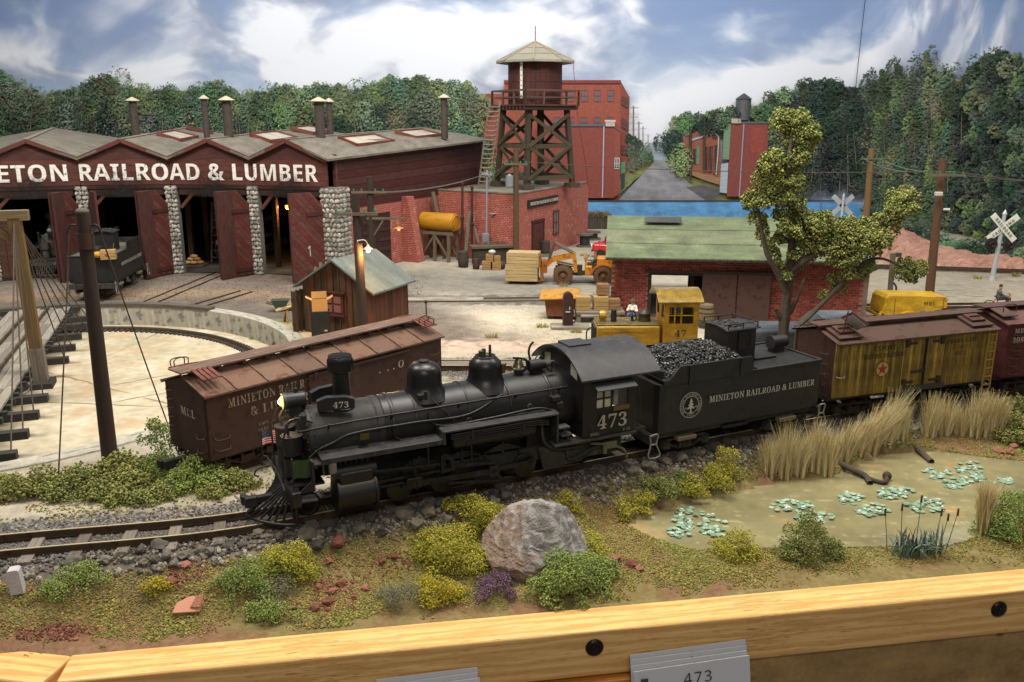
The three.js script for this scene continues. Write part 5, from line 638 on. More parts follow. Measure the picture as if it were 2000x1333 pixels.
for(const s of[1,-1]){const a=new B();a.cyl(0.5,0.5,1.0,0.55,3.9,s*0.85,20);a.cyl(0.56,0.56,0.9,0.55,5.1,s*0.85,20);a.cyl(0.2,0.2,0.5,0.55,4.5,s*0.85,12);a.cyl(0.58,0.58,0.1,0.55,5.6,s*0.85,20);a.cyl(0.58,0.58,0.1,0.55,4.65,s*0.85,20);a.tube([[0.4,5.7,s*0.85],[0.3,6.2,s*0.9],[0.8,6.6,s*1.1],[1.6,6.4,s*1.4]],0.08);a.to('air_pump',BLK2,E);const l=new B();l.cyl(0.17,0.2,0.36,1.1,6.72,s*1.55,12);l.cyl(0.2,0.08,0.14,1.1,6.98,s*1.55,12);l.box(0.16,1.0,0.16,1.1,6.1,s*1.55);l.to('marker_lamp',BLK2,E);const st2=new B();st2.rod([0.2,3.2,s*1.6],[1.5,4.6,s*1.5],0.09);st2.rod([-0.1,3.2,s*1.3],[-0.1,5.5,s*1.5],0.05);st2.rod([-0.1,5.5,s*1.5],[0.3,6.5,s*1.5],0.05);st2.to('smokebox_brace',BLK2,E);const sp=new B();sp.box(1.0,0.1,1.0,1.7,4.5,s*2.4);sp.box(0.12,1.2,0.5,1.2,4.1,s*2.6);sp.prism([[0,0],[0.9,0],[0.9,0.7]],0.1,0.4,2.9,s*2.4);sp.to('step_bracket',BLK2,E);}
const flag=(x,y,z,nm)=>{const g=new THREE.Group();g.name=nm;E.add(g);const pl=new B();pl.rod([x,3.2,z],[x,y + 0.9,z],0.04);pl.to('staff',BLK2,g);return g;};
const f1=flag(-0.5,4.0,-2.6,'flag');{const c=document.createElement('canvas');c.width=120;c.height=80;const x=c.getContext('2d');for(let i=0;i<13;i++){x.fillStyle=i % 2?'#e4dcd8':'#a8344a';x.fillRect(0,i*80/ 13,120,80/ 13 + 1);}x.fillStyle='#262a4a';x.fillRect(0,0,54,43);x.fillStyle='#d8d6d8';for(let r=0;r<5;r++)for(let k=0;k<6;k++)x.fillRect(4 + k*8.5 +(r % 2)*3,4 + r*8,2.4,2.4);const t=new THREE.CanvasTexture(c);t.colorSpace=THREE.SRGBColorSpace;const g=new THREE.PlaneGeometry(1.25,0.85,14,1),p2=g.attributes.position;for(let i=0;i<p2.count;i++)p2.setZ(i,0.12*sin(p2.getX(i)*6));g.computeVertexNormals();const m=new THREE.Mesh(white(g),new THREE.MeshStandardMaterial({map:t,roughness:0.8,side:THREE.DoubleSide}));m.name='flag_cloth';m.position.set(0.14,4.45,-2.6);m.castShadow=true;f1.add(m);}
const f2=flag(0.2,4.0,2.4,'green_flag');{const g=new THREE.PlaneGeometry(0.9,1.0,8,4),p2=g.attributes.position;for(let i=0;i<p2.count;i++)p2.setZ(i,0.08*sin(p2.getX(i)*7));g.computeVertexNormals();const m=new THREE.Mesh(white(g),mat('#2e4622',{rough:0.9}));m.name='flag_cloth';m.position.set(0.68,4.25,2.42);m.castShadow=true;f2.add(m);}}
}
// ---- tender --------------------------------------------------------------------------------------------
function drawLogo(x,w,h,col='#a9a89f'){const r=w/ 2;x.save();x.translate(w/ 2,h/ 2);x.strokeStyle=x.fillStyle=col;x.lineWidth=w*0.022;for(const k of[0.97,0.68]){x.beginPath();x.arc(0,0,r*k - 1,0,7);x.stroke();}x.font='bold ' + w*0.1 + 'px serif';x.textAlign='center';x.textBaseline='middle';const s='MINIETON RAILROAD & LUMBER',n=s.length;for(let i=0;i<n;i++){const a=(-128 + i*256/(n - 1))*PI/ 180;x.save();x.rotate(a);x.fillText(s[i],0,-r*0.82);x.restore();}[...'1931'].forEach((ch,i)=>{x.save();x.rotate((18 - i*12)*PI/ 180);x.fillText(ch,0,r*0.83);x.restore();});x.beginPath();x.moveTo(0,-r*0.56);for(const[a,b,c2]of[[0.16,-0.22,0.07],[0.26,0.02,0.1],[0.36,0.28,0.06]]){x.lineTo(r*a,r*b);x.lineTo(r*c2,r*b*0.98);}x.lineTo(r*0.06,r*0.5);x.lineTo(r*0.22,r*0.6);x.lineTo(-r*0.22,r*0.6);x.lineTo(-r*0.06,r*0.5);for(const[a,b,c2]of[[0.36,0.28,0.06],[0.26,0.02,0.1],[0.16,-0.22,0.07]]){x.lineTo(-r*c2,r*b*0.98);x.lineTo(-r*a,r*b);}x.closePath();x.fill();x.beginPath();x.moveTo(-r*0.6,r*0.3);x.lineTo(-r*0.44,r*0.14);x.lineTo(-r*0.34,r*0.26);x.moveTo(r*0.36,r*0.22);x.lineTo(r*0.5,r*0.1);x.lineTo(r*0.6,r*0.3);x.stroke();x.restore();}
const tender=thing('tender','black coal tender lettered in white behind the engine, heaped with coal','tender',L.at(23.0,0,0),L.a);
{
const t=tender,Ln=13.5,hw=2.68,y0=2.6,y1=5.85;
const TM=mat('#2c2e31',{map:T.iron,rough:0.55,bump:T.grain,bumpScale:0.005}),tk=new B();tk.prism([[0.5,-hw],[0.15,-hw + 0.12],[0,-hw + 0.5],[0,hw - 0.5],[0.15,hw - 0.12],[0.5,hw],[Ln,hw],[Ln,-hw]],y1 - y0,0,y1,0,0,0,PI/ 2);tk.to('tank',TM,t);
const rim=new B();rim.tube([[7.4,y1 + 0.1,hw],[Ln,y1 + 0.1,hw]],0.09,6,4);rim.tube([[7.4,y1 + 0.1,-hw],[Ln,y1 + 0.1,-hw]],0.09,6,4);rim.tube([[Ln,y1 + 0.1,-hw],[Ln,y1 + 0.1,hw]],0.09,6,4);rim.to('tank_rim',BLK2,t);
for(const s of[1,-1]){const cb=new B();cb.prism([[0.35,y1 - 0.05],[8.4,y1 - 0.05],[7.5,y1 + 0.35],[7.3,y1 + 1.1],[1.55,y1 + 1.1],[0.8,y1 + 0.28],[0.35,y1 + 0.25]],0.12,0,0,s*(hw - 0.02)- 0.06);cb.box(0.12,1.3,0.08,2.3,y1 + 0.45,s*(hw + 0.08));cb.box(0.12,1.2,0.08,6.4,y1 + 0.5,s*(hw + 0.08));cb.to('coal_board',TM,t);const rv=new B();for(let i=0;i<64;i++)rv.sph(0.035,0.6 + i*0.2,y1 - 0.12,s*(hw + 0.01),1,1,0.6,5);for(let r=0;r<3;r++)for(let i=0;i<34;i++)rv.sph(0.026,0.8 + i*0.37,3.2 + r*0.8,s*(hw + 0.005),1,1,0.6,4);rv.to('rivets',TM,t);
print('emblem',1.75,1.75,320,(x,w,h)=>drawLogo(x,w,h),t,[2.45,4.3,s*(hw + 0.03)],[0,s>0?0:PI,0],{worn:0.02});print('lettering',9.4,0.74,1024,(x,w,h)=>text(x,'MINIETON RAILROAD & LUMBER',w/ 2,h/ 2,'bold ' + h*0.8 + 'px serif','#a9a89f',2),t,[s>0?8.4:6.2,4.45,s*(hw + 0.03)],[0,s>0?0:PI,0],{worn:0.03,seed:7});}
const fb=new B();fb.box(0.12,1.0,4.6,0.5,y1 + 0.3,0);fb.box(0.8,0.1,2.0,0.75,y1 + 0.24,hw - 1.05);fb.to('bunker_front',mat('#3a3c40',{map:T.iron,rough:0.6}),t);
const dk=new B();dk.box(6,0.06,5.2,Ln - 3.05,y1 + 0.02,0);dk.to('rear_deck',mat('#3d3f42',{map:T.iron,rough:0.45}),t);
const coal=[];for(let i=0;i<4200;i++){const x=rr(0.7,7.3),z=rr(-hw + 0.15,hw - 0.15),e=1 -(abs(z)/ hw)**2.2,h=y1 + 0.35 + 1.25*e*smooth(0.2,2.4,x)*(1 - 0.5*smooth(5.6,7.6,x))+ 0.16*fbm(x,z,2,3);coal.push([x,h + rr(-0.22,0.06),z,rr(0.07,0.15),vary([0.03,0.032,0.034],0.4)]);}
const cbase=new B();cbase.sph(1,4,y1 + 0.1,0,3.3,1.0,2.5,24);cbase.to('coal_bed',mat('#141414',{rough:0.9}),t);many('coal',rock(5,0,0.5),mat('#ffffff',{rough:0.35}),coal,t);
{const d=new THREE.Group();d.name='doghouse';d.position.set(7.9,y1,-0.35);t.add(d);const b=new B();b.prism([[-1.2,-1.25],[1.2,-1.25],[1.2,1.25],[-1.2,1.25]],2.5,0,2.5,0,0,0,PI/ 2);b.to('wall',TM,d);const w=new B();w.box(0.95,1.05,0.06,0.2,1.7,1.28);w.to('window',mat('#0c0d0e',{rough:0.25}),d);const f=new B();for(const x of[-0.3,0.7])f.box(0.08,1.15,0.1,x,1.7,1.3);for(const y of[1.15,2.25])f.box(1.1,0.08,0.1,0.2,y,1.3);f.to('window_frame',BLK2,d);const r=new B();const arc=[];for(let i=0;i<=10;i++){const a=-1 + i/ 5;arc.push([a*1.42,2.52 + 0.2*(1 - a*a)]);}r.prism([...arc,...arc.slice().reverse().map(([x,y])=>[x,y - 0.09])],2.9,-1.45,0,0,PI/ 2);r.to('roof',mat('#45484d',{map:T.iron,rough:0.55}),d,0.5);const rl=new B();rl.tube([[-1.3,2.9,1.3],[1.3,2.9,1.3]],0.045,6,3);rl.tube([[1.3,2.9,1.3],[1.3,2.9,-1.3]],0.045,6,3);rl.tube([[-1.3,2.9,-1.3],[1.3,2.9,-1.3]],0.045,6,3);for(const x of[-1.25,0,1.25])for(const z of[-1.3,1.3])rl.rod([x,2.55,z],[x,2.9,z],0.045);rl.to('roof_rail',BLK2,d);const c2=[];for(let i=0;i<60;i++)c2.push([rr(-1.2,0.3),2.72,rr(-0.6,1.1),rr(0.05,0.1),[0.03,0.03,0.03]]);many('coal',rock(6,0,0.5),mat('#ffffff',{rough:0.4}),c2,d);}
{const b=new B();b.rbox(1.9,0.18,1.1,10.3,y1 + 0.14,0.2,0.08);b.cyl(0.55,0.55,0.12,9.7,y1 + 0.14,0.2,20);b.to('water_hatch',BLK2,t);const k=new B();k.lathe([[0.42,0],[0.46,0.1],[0.46,1.2],[0.36,1.35],[0,1.35]],11.9,y1 + 0.75,-0.6,22,0,-PI/ 2);k.box(0.9,0.5,0.7,12.4,y1 + 0.25,-0.6);k.cyl(0.5,0.5,0.12,11.85,y1 + 0.75,-0.6,22,0,PI/ 2);k.to('rear_headlight',BLK2,t);const s=new B();s.rod([10.6,y1 + 0.1,-1.9],[10.5,y1 + 1.3,-2.1],0.05);s.to('hose_post',mat('#6e6034',{rough:0.5}),t);}
const fr=new B();fr.box(Ln + 0.6,0.35,4.6,Ln/ 2,2.35,0);fr.box(0.4,0.6,5.4,Ln + 0.2,2.2,0);fr.box(0.4,0.6,5.4,-0.2,2.2,0);fr.to('frame',GREEN_GREY,t);
truck(t,2.7,3.1,GREEN_GREY,2.0);truck(t,11.2,3.1,GREEN_GREY,2.0);coupler(t,Ln + 0.6,1,1.85);
for(const x of[-0.35,Ln + 0.25])for(const s of[1,-1]){const b=new B(),z=s*2.85;b.tube([[x - 0.3,2.7,z],[x - 0.22,2.1,z],[x - 0.42,1.3,z + s*0.1],[x + 0.42,1.3,z + s*0.1],[x + 0.22,2.1,z],[x + 0.3,2.7,z],[x - 0.3,2.7,z]],0.055,6,40);b.rod([x - 0.22,2.08,z],[x + 0.22,2.08,z],0.05);b.to('step',mat('#8d8b84',{rough:0.45,metal:0.4}),t);}
for(const x of[2.4,10.9])for(const s of[1,-1]){const b=new B(0,0.1);b.rbox(1.5,0.3,0.5,x,2.02,s*2.45,0.07);b.to('timber_block',wood('#8d8064'),t);}
{const b=new B();b.box(2.2,0.22,0.2,6.5,2.2,2.35);b.cyl(0.3,0.3,2.4,6.6,1.9,0.8,16,0,PI/ 2);b.tube([[Ln + 0.3,2.6,1.8],[Ln + 0.9,2.2,1.9],[Ln + 0.9,1.5,1.7],[Ln + 0.4,1.3,1.6]],0.06);b.to('brake_gear',BLK2,t);for(const z of[-2.4,2.4]){const g=new B();g.tube([[Ln + 0.06,3,z],[Ln + 0.25,3.1,z],[Ln + 0.25,4.9,z],[Ln + 0.06,5,z]],0.045);g.to('grab_iron',BLK2,t);}const ld=new B();for(const z of[-0.6,0.6])ld.rod([Ln + 0.16,2.7,z],[Ln + 0.16,y1 + 0.3,z],0.05);for(let k=0;k<6;k++)ld.rod([Ln + 0.16,3 + k*0.5,-0.6],[Ln + 0.16,3 + k*0.5,0.6],0.045);ld.to('ladder',BLK2,t);}
}
// ---- freight cars, small engine and vehicles -------------------------------------------------------------------
function grab(parent,pts,m,r=0.04){const b=new B();b.tube(pts,r,5,10);b.to('grab_iron',m,parent);}
{
const f=frame(-18.45,-48.9,48.7),t=thing('boxcar','rust-brown wooden boxcar with worn white lettering behind the engine','boxcar',f.at(0,0,0),f.a),Ln=19.7,w=4.75,y0=1.75,y1=6.0,yr=6.75;
const M=rusty('#452c22',{rough:0.75}),M2=rusty('#4b3026'),RM=rusty('#765849',{rough:0.85}),IR=mat('#39241d',{rough:0.6});
for(const[z,s]of[[-0.06,1],[-w + 0.06,-1]]){const n=1;const b=new B(1);b.box(Ln,y1 - y0,0.12,Ln/ 2,(y0 + y1)/ 2,z,0,0,0,1);b.to('side',M,t);const d=new B(1);d.box(4.2,y1 - y0 - 0.7,0.1,Ln/ 2 - 0.3,(y0 + y1)/ 2 - 0.1,z + s*0.14,0,0,0,1);const dm=d.to('sliding_door',M2,t);const tr=new B();tr.box(9,0.14,0.14,Ln/ 2 + 2,y1 - 0.42,z + s*0.22);tr.box(9,0.12,0.14,Ln/ 2 + 2,y0 + 0.2,z + s*0.2);tr.to('door_rail',IR,dm);const hg=new B();for(const x of[-1.6,1.4])hg.cyl(0.18,0.18,0.1,Ln/ 2 - 0.3 + x,y1 - 0.42,z + s*0.3,12,PI/ 2);hg.to('roller',IR,dm);}
for(const[x,s]of[[0.06,-1],[Ln - 0.06,1]]){const b=new B(1);b.prism([[0,y0],[w,y0],[w,y1],[w/ 2,yr - 0.05],[0,y1]],0.12,x - 0.06,0,0,PI/ 2);b.to('end',M,t);for(let i=0;i<7;i++)grab(t,[[x + s*0.06,y0 + 0.4 + i*0.58,-w + 0.3],[x + s*0.24,y0 + 0.36 + i*0.58,-w + 0.35],[x + s*0.24,y0 + 0.36 + i*0.58,-w + 1.0],[x + s*0.06,y0 + 0.4 + i*0.58,-w + 1.05]],IR);for(const[yy,zz]of[[2.3,-0.5],[3.2,-0.4]])grab(t,[[x + s*0.06,yy,zz - 0.7],[x + s*0.25,yy - 0.06,zz - 0.6],[x + s*0.25,yy - 0.06,zz],[x + s*0.06,yy,zz + 0.1]],IR);}
for(const[x,y]of[[0.9,2.5],[0.9,3.2],[18.8,4.9],[18.8,4.1],[18.8,3.3],[18.8,2.5]])grab(t,[[x - 0.5,y,0.02],[x - 0.45,y - 0.14,0.2],[x + 0.45,y - 0.14,0.2],[x + 0.5,y,0.02]],IR);
for(const s of[0,1])for(let i=0;i<9;i++){const x0=-0.15 + i*(Ln + 0.3)/ 9,x1=x0 +(Ln + 0.3)/ 9,ze=s?-w - 0.25:0.25,b=new B();{const q=rr(0.82,1.15),e=rr(0.95,1.2);b.tint=[q,q*e,q*e];}b.quad([x0,y1 - 0.02,ze],[x1,y1 - 0.02,ze],[x1,yr + 0.08,-w/ 2],[x0,yr + 0.08,-w/ 2]);b.quad([x0,y1 - 0.14,ze],[x1,y1 - 0.14,ze],[x1,y1 - 0.02,ze],[x0,y1 - 0.02,ze]);b.beam([x0,y1 + 0.03,ze],[x0,yr + 0.12,-w/ 2],0.09,0.08);b.to('roof_panel',RM,t);}
for(let i=0;i<3;i++){const b=new B(0,0.15);b.box(Ln + 1.0,0.1,0.5,Ln/ 2,yr + 0.42,-w/ 2 - 0.54 + i*0.54);b.to('roof_walk_board',painted('#83695a'),t);}for(let i=0;i<12;i++){const b=new B();b.box(0.2,0.28,1.5,0.4 + i*1.72,yr + 0.25,-w/ 2);b.to('roof_walk_saddle',IR,t);}
for(const[x,s]of[[0.3,1],[Ln - 1.3,-1]])for(const sd of[0,1]){const b=new B();for(let k=0;k<4;k++)b.box(0.24,0.07,1.5,x + k*0.34,yr + 0.3,sd?-w + 1.0:-0.95,0,sd?-0.25:0.25);b.to('lateral_walk',painted('#7a4437'),t);if(sd===(s>0?1:0)){grab(t,[[x,yr + 0.2,sd?-w + 0.4:-0.35],[x,yr + 0.6,sd?-w + 0.4:-0.35],[x + 0.9,yr + 0.6,sd?-w + 0.4:-0.35],[x + 0.9,yr + 0.2,sd?-w + 0.4:-0.35]],IR);grab(t,[[x,yr + 0.25,-0.95 + sd*-2.9],[x,yr + 0.7,-0.95 - sd*2.9],[x + 0.9,yr + 0.7,-0.95 - sd*2.9],[x + 0.9,yr + 0.3,-0.95 - sd*2.9]],IR);}}
{const b=new B();b.rod([Ln + 0.3,4.5,-1.9],[Ln + 0.3,8.3,-1.9],0.05);b.sph(0.14,Ln + 0.3,8.35,-1.9);b.to('brake_staff',IR,t);}
print('lettering',7.4,1.9,768,(x,W,H)=>{text(x,'MINIETON RAILROAD',W/ 2,H*0.28,'bold ' + H*0.42 + 'px serif','#8a7e6a',6);text(x,'& LUMBER',W*0.52,H*0.76,'bold ' + H*0.42 + 'px serif','#8a7e6a',6,W*0.6);},t,[5.0,4.75,0.02],[0,0,0],{worn:0.44,seed:12});
print('lettering',3.6,1.2,320,(x,W,H)=>{text(x,'CAPY.   60000 LBS',W/ 2,H*0.18,H*0.2 + 'px serif','#9c907c',2);text(x,'LOAD LIMIT  72100',W/ 2,H*0.5,H*0.2 + 'px serif','#9c907c',2);text(x,'WT.  LT.  03',W/ 2,H*0.82,H*0.2 + 'px serif','#9c907c',2);},t,[4.7,2.9,0.02],[0,0,0],{worn:0.3,seed:5});
print('lettering',3.2,0.9,256,(x,W,H)=>text(x,'.  . . O',W/ 2,H/ 2,'bold ' + H*0.85 + 'px serif','#a59a86',4),t,[14.6,4.7,0.02],[0,0,0],{worn:0.1});
print('lettering',2.0,0.9,160,(x,W,H)=>text(x,'MRL',W/ 2,H/ 2,'bold ' + H*0.8 + 'px serif','#a59a86',4),t,[-0.03,4.55,-1.9],[0,-PI/ 2,0],{worn:0.26,seed:9});
const u=new B();u.box(Ln,0.35,1.6,Ln/ 2,1.55,-w/ 2);for(const z of[-0.9,-w + 0.9])u.box(Ln,0.3,0.25,Ln/ 2,1.6,z);u.to('underframe',IR,t);const tg=new THREE.Group();tg.name='running_gear';tg.position.set(0,-0.4,-w/ 2);t.add(tg);for(const x of[3,Ln - 3]){const k=truck(tg,x,3.1,rusty('#4a3026'),1.6);k.name='truck';}coupler(tg,-0.8,-1,1.9);for(const z of[0.05,-w - 0.05])for(const x of[0.7,Ln - 0.7])grab(t,[[x - 0.35,1.75,z],[x - 0.35,1.1,z],[x + 0.35,1.1,z],[x + 0.35,1.75,z]],IR,0.05);
}
const rA=G(1635,672,6.75),rB=G(1949,641.6,6.75),reeferLen=hypot(rB[0]- rA[0],rB[2]- rA[2]),rAng=atan2(-(rB[2]- rA[2]),rB[0]- rA[0])*180/ PI;
{
const f=frame(rA[0],rA[2],rAng),Ln=reeferLen,w=4.7,y0=2.7,y1=6.75,yr=7.35,t=thing('refrigerator_car','weathered yellow plank refrigerator car with red star emblem behind the tender','refrigerator car',f.at(0,0,0),f.a);
const YE=['#97803a','#a68c3c','#86702c','#b39540','#8f7a38'].map((c)=>mat(c,{map:T.stain,bump:bumpTex.wood,bumpScale:0.01,rough:0.8})),BR=rusty('#43261c'),RM=rusty('#543d30',{rough:0.85}),IR=mat('#2a1f1a',{rough:0.6}),n=58;
const back=new B();back.box(Ln - 0.1,y1 - y0,0.1,Ln/ 2,(y0 + y1)/ 2,-0.12);back.box(Ln,y1 - y0,0.12,Ln/ 2,(y0 + y1)/ 2,-w + 0.06);back.to('side',mat('#5a4a1c',{rough:0.9}),t);
const pg=[0,1,2].map(()=>{const b=new B(1,0.2);b.box(Ln/ n - 0.025,y1 - y0,0.1,0,0,0,0,0,0,1);return b.geo();});for(let i=0;i<n;i++){const m=new THREE.Mesh(pg[i % 3],YE[(i*7 +(i>>2))% 5]);m.name='plank';m.position.set(Ln*(i + 0.5)/ n,(y0 + y1)/ 2,-0.03 + rr(-0.01,0.01));m.castShadow=m.receiveShadow=true;t.add(m);}
for(const[x,s]of[[0,-1],[Ln,1]])for(let i=0;i<16;i++){const z0=-w*i/ 16,z1=-w*(i + 1)/ 16,h=(z)=>mix(y1,yr,1 - abs(z + w/ 2)/(w/ 2))- 0.05,b=new B(1,0.2);b.prism([[-z0 + 0.012,y0],[-z1 - 0.012,y0],[-z1 - 0.012,h(z1)],[-z0 + 0.012,h(z0)]],0.1,x - s*0.1,0,0,PI/ 2);b.to('end_board',BR,t);}
for(const s of[0,1]){const ze=s?-w - 0.3:0.3,b=new B();b.quad([-0.1,y1,ze],[Ln + 0.1,y1,ze],[Ln + 0.1,yr + 0.12,-w/ 2],[-0.1,yr + 0.12,-w/ 2]);b.quad([-0.1,y1 - 0.12,ze],[Ln + 0.1,y1 - 0.12,ze],[Ln + 0.1,y1,ze],[-0.1,y1,ze]);b.to('roof',RM,t);}
for(const[x,s]of[[0.9,1],[Ln - 1.7,-1]])for(const sd of[0,1]){const z=sd?-w + 1.0:-1.0,tl=sd?-0.26:0.26,b=new B(0,0.15);b.box(2.0,0.12,1.9,x + 0.4,yr - 0.08,z,0,tl);for(let k=0;k<6;k++)b.box(0.24,0.1,0.36,x - 0.6 + k*0.4,y1 - 0.02,sd?-w - 0.25:0.25);b.to('hatch_platform',RM,t);const h=new B();h.box(1.3,0.16,1.0,x + 0.4,yr + 0.1,z - 0.05,0,tl);h.beam([x - 0.1,yr + 0.24,z],[x + 0.9,yr + 0.26,z],0.08);h.to('ice_hatch',rusty('#56342b'),t);}
{const b=new B();b.box(1.5,0.14,1.3,2.0,yr + 0.75,-0.75,0,-0.5,-0.75);const m=b.to('raised_hatch',rusty('#5c372d'),t);const p=new B();p.box(1.3,0.04,1.1,1.93,yr + 0.67,-0.68,0,-0.5,-0.75);p.to('hatch_lining',mat('#d8d9da',{rough:0.25,metal:0.6}),m);const r=new B();r.rod([0.95,yr + 0.1,-0.6],[1.3,yr + 1.5,-0.7],0.05);r.to('prop',IR,m);}
for(let i=0;i<3;i++){const b=new B(0,0.15);b.box(Ln + 0.5,0.1,0.42,Ln/ 2,yr + 0.3,-w/ 2 - 0.45 + i*0.45);b.to('roof_walk_board',rusty('#574034'),t);}
{const d=Ln*0.545,b=new B();b.box(0.14,y1 - y0 - 0.5,0.12,d,(y0 + y1)/ 2,0.06);b.rod([d,y0 + 0.3,0.14],[d,y1 - 0.1,0.14],0.05);b.beam([d - 1.2,4.05,0.14],[d + 0.1,4.1,0.14],0.08,0.14);b.to('door_bar',IR,t);for(const[x,y,s]of[[d - 1.75,6.25,1],[d + 1.45,6.25,-1],[d - 1.75,3.3,1],[d + 1.45,3.3,-1]]){const h=new B();h.box(0.32,0.5,0.12,x,y,0.08);h.box(0.8,0.16,0.1,x + s*0.45,y,0.08);h.to('hinge',IR,t);}for(const x of[d - 2.1,d + 1.8]){const e=new B();e.box(0.06,y1 - y0 - 0.4,0.05,x,(y0 + y1)/ 2,0.03);e.to('door_edge',mat('#5a4a1c',{rough:0.9}),t);}const sl=new B();sl.box(4.2,0.4,0.1,d,y0 + 0.1,0.06);sl.to('door_sill',mat('#3f3c30',{rough:0.8}),t);}
{const b=new B();const x=Ln - 0.9;for(const dx of[0,0.75])b.box(0.1,y1 - y0 + 0.7,0.1,x + dx,(y0 + y1)/ 2 - 0.3,0.14);for(let k=0;k<7;k++)b.box(0.75,0.09,0.09,x + 0.37,y0 - 0.3 + k*0.66,0.16);b.to('ladder',mat('#9c7f3a',{rough:0.7}),t);}
for(let k=0;k<4;k++)grab(t,[[-0.04,3.6 + k*0.75,-0.7],[-0.22,3.55 + k*0.75,-0.75],[-0.22,3.55 + k*0.75,-1.4],[-0.04,3.6 + k*0.75,-1.45]],IR);grab(t,[[0.2,4.3,0.02],[0.3,4.25,0.18],[0.8,4.25,0.18],[0.9,4.3,0.02]],mat('#9a9486',{rough:0.5}));
print('lettering',3.6,1.15,400,(x,W,H)=>{text(x,'EXPORT',W/ 2,H*0.25,'bold ' + H*0.42 + 'px serif','#1c170a',4,W*0.55);text(x,'REFRIGERATOR',W/ 2,H*0.75,'bold ' + H*0.38 + 'px serif','#1c170a',3);},t,[4.15,5.85,0.05],[0,0,0],{worn:0.08,seed:21});
print('emblem',1.15,1.15,200,(x,W,H)=>{const r=W/ 2;x.translate(r,r);x.fillStyle='#2e2a1c';x.beginPath();x.arc(0,0,r - 1,0,7);x.fill();x.fillStyle='#a8925a';x.beginPath();x.arc(0,0,r*0.92,0,7);x.fill();x.fillStyle='#8f2a28';x.beginPath();for(let i=0;i<10;i++){const a=-PI/ 2 + i*PI/ 5,q=i % 2?0.36:0.9;x.lineTo(r*q*cos(a),r*q*sin(a));}x.fill();},t,[4.1,4.55,0.05],[0,0,0],{worn:0.04});
print('lettering',3.2,1.6,400,(x,W,H)=>{text(x,'UNION LINE',W/ 2,H*0.2,'bold ' + H*0.27 + 'px serif','#1c170a',3);text(x,'LEASED',W/ 2,H*0.5,H*0.16 + 'px serif','#3a3014',3);text(x,'6821',W/ 2,H*0.8,'bold ' + H*0.26 + 'px serif','#1c170a',5);},t,[Ln - 3.4,5.65,0.05],[0,0,0],{worn:0.08,seed:22});
const u=new B();u.box(Ln,0.4,3.6,Ln/ 2,2.5,-w/ 2);u.cyl(0.4,0.4,2.2,Ln*0.5,1.9,-w/ 2 + 1,16,0,PI/ 2);u.box(2.2,0.6,0.5,Ln*0.47,2.1,-0.8);u.to('underframe',IR,t);const g=new THREE.Group();g.name='running_gear';g.position.set(0,0.0,-w/ 2);t.add(g);truck(g,2.6,3.0,mat('#332a24',{map:T.rust,rough:0.8}));truck(g,Ln - 2.6,3.0,mat('#332a24',{map:T.rust,rough:0.8}));coupler(g,-0.6,-1,1.9);
}
{
const p=G(1972,633,6.9),f=frame(p[0],p[2],16),Ln=17,w=4.7,y0=2.6,y1=6.9,yr=7.5,t=thing('boxcar','red boxcar numbered 3089 at the right-hand end of the train','boxcar',f.at(0,0,0),f.a),M=rusty('#5c2a2a',{rough:0.7}),RM=rusty('#6b4a42');
const b=new B(1);b.prism([[0,y0],[w,y0],[w,y1],[w/ 2,yr],[0,y1]],Ln,0,0,0,PI/ 2);b.to('body',M,t);for(const s of[0,1]){const q=new B(),ze=s?-w - 0.3:0.3;q.quad([-0.3,y1 + 0.02,ze],[Ln,y1 + 0.02,ze],[Ln,yr + 0.12,-w/ 2],[-0.3,yr + 0.12,-w/ 2]);q.quad([-0.3,y1 - 0.14,ze],[-0.3,y1 + 0.02,ze],[-0.3,yr + 0.12,-w/ 2],[-0.3,yr - 0.04,-w/ 2]);q.to('roof',RM,t);}const wk=new B(0,0.1);wk.box(Ln + 0.8,0.1,1.3,Ln/ 2 - 0.4,yr + 0.34,-w/ 2);wk.box(1.4,0.08,1.6,0.4,yr + 0.1,-1.1,0,0.26);wk.to('roof_walk',rusty('#5a4038'),t);for(let k=0;k<6;k++)grab(t,[[0.4,3.0 + k*0.62,0.02],[0.45,2.9 + k*0.62,0.2],[1.2,2.9 + k*0.62,0.2],[1.25,3.0 + k*0.62,0.02]],mat('#4a2522',{rough:0.6}));grab(t,[[-0.2,yr + 0.2,-0.5],[-0.2,yr + 0.7,-0.5],[1.0,yr + 0.7,-0.5],[1.0,yr + 0.2,-0.5]],mat('#3a2420'));
print('lettering',1.9,1.5,200,(x,W,H)=>{text(x,'MRL',W*0.5,H*0.26,'bold ' + H*0.34 + 'px serif','#b8b0a2',3);text(x,'3089',W/ 2,H*0.74,'bold ' + H*0.4 + 'px serif','#b8b0a2',4);},t,[1.15,5.95,0.03],[0,0,0],{worn:0.08});
const u=new B();u.box(Ln,0.4,3.4,Ln/ 2,2.4,-w/ 2);u.to('underframe',mat('#2a1f1c'),t);const g=new THREE.Group();g.name='running_gear';g.position.set(0,0,-w/ 2);t.add(g);truck(g,2.6,3.0,mat('#332a24',{map:T.rust,rough:0.8}));coupler(g,-0.6,-1,1.9);
}
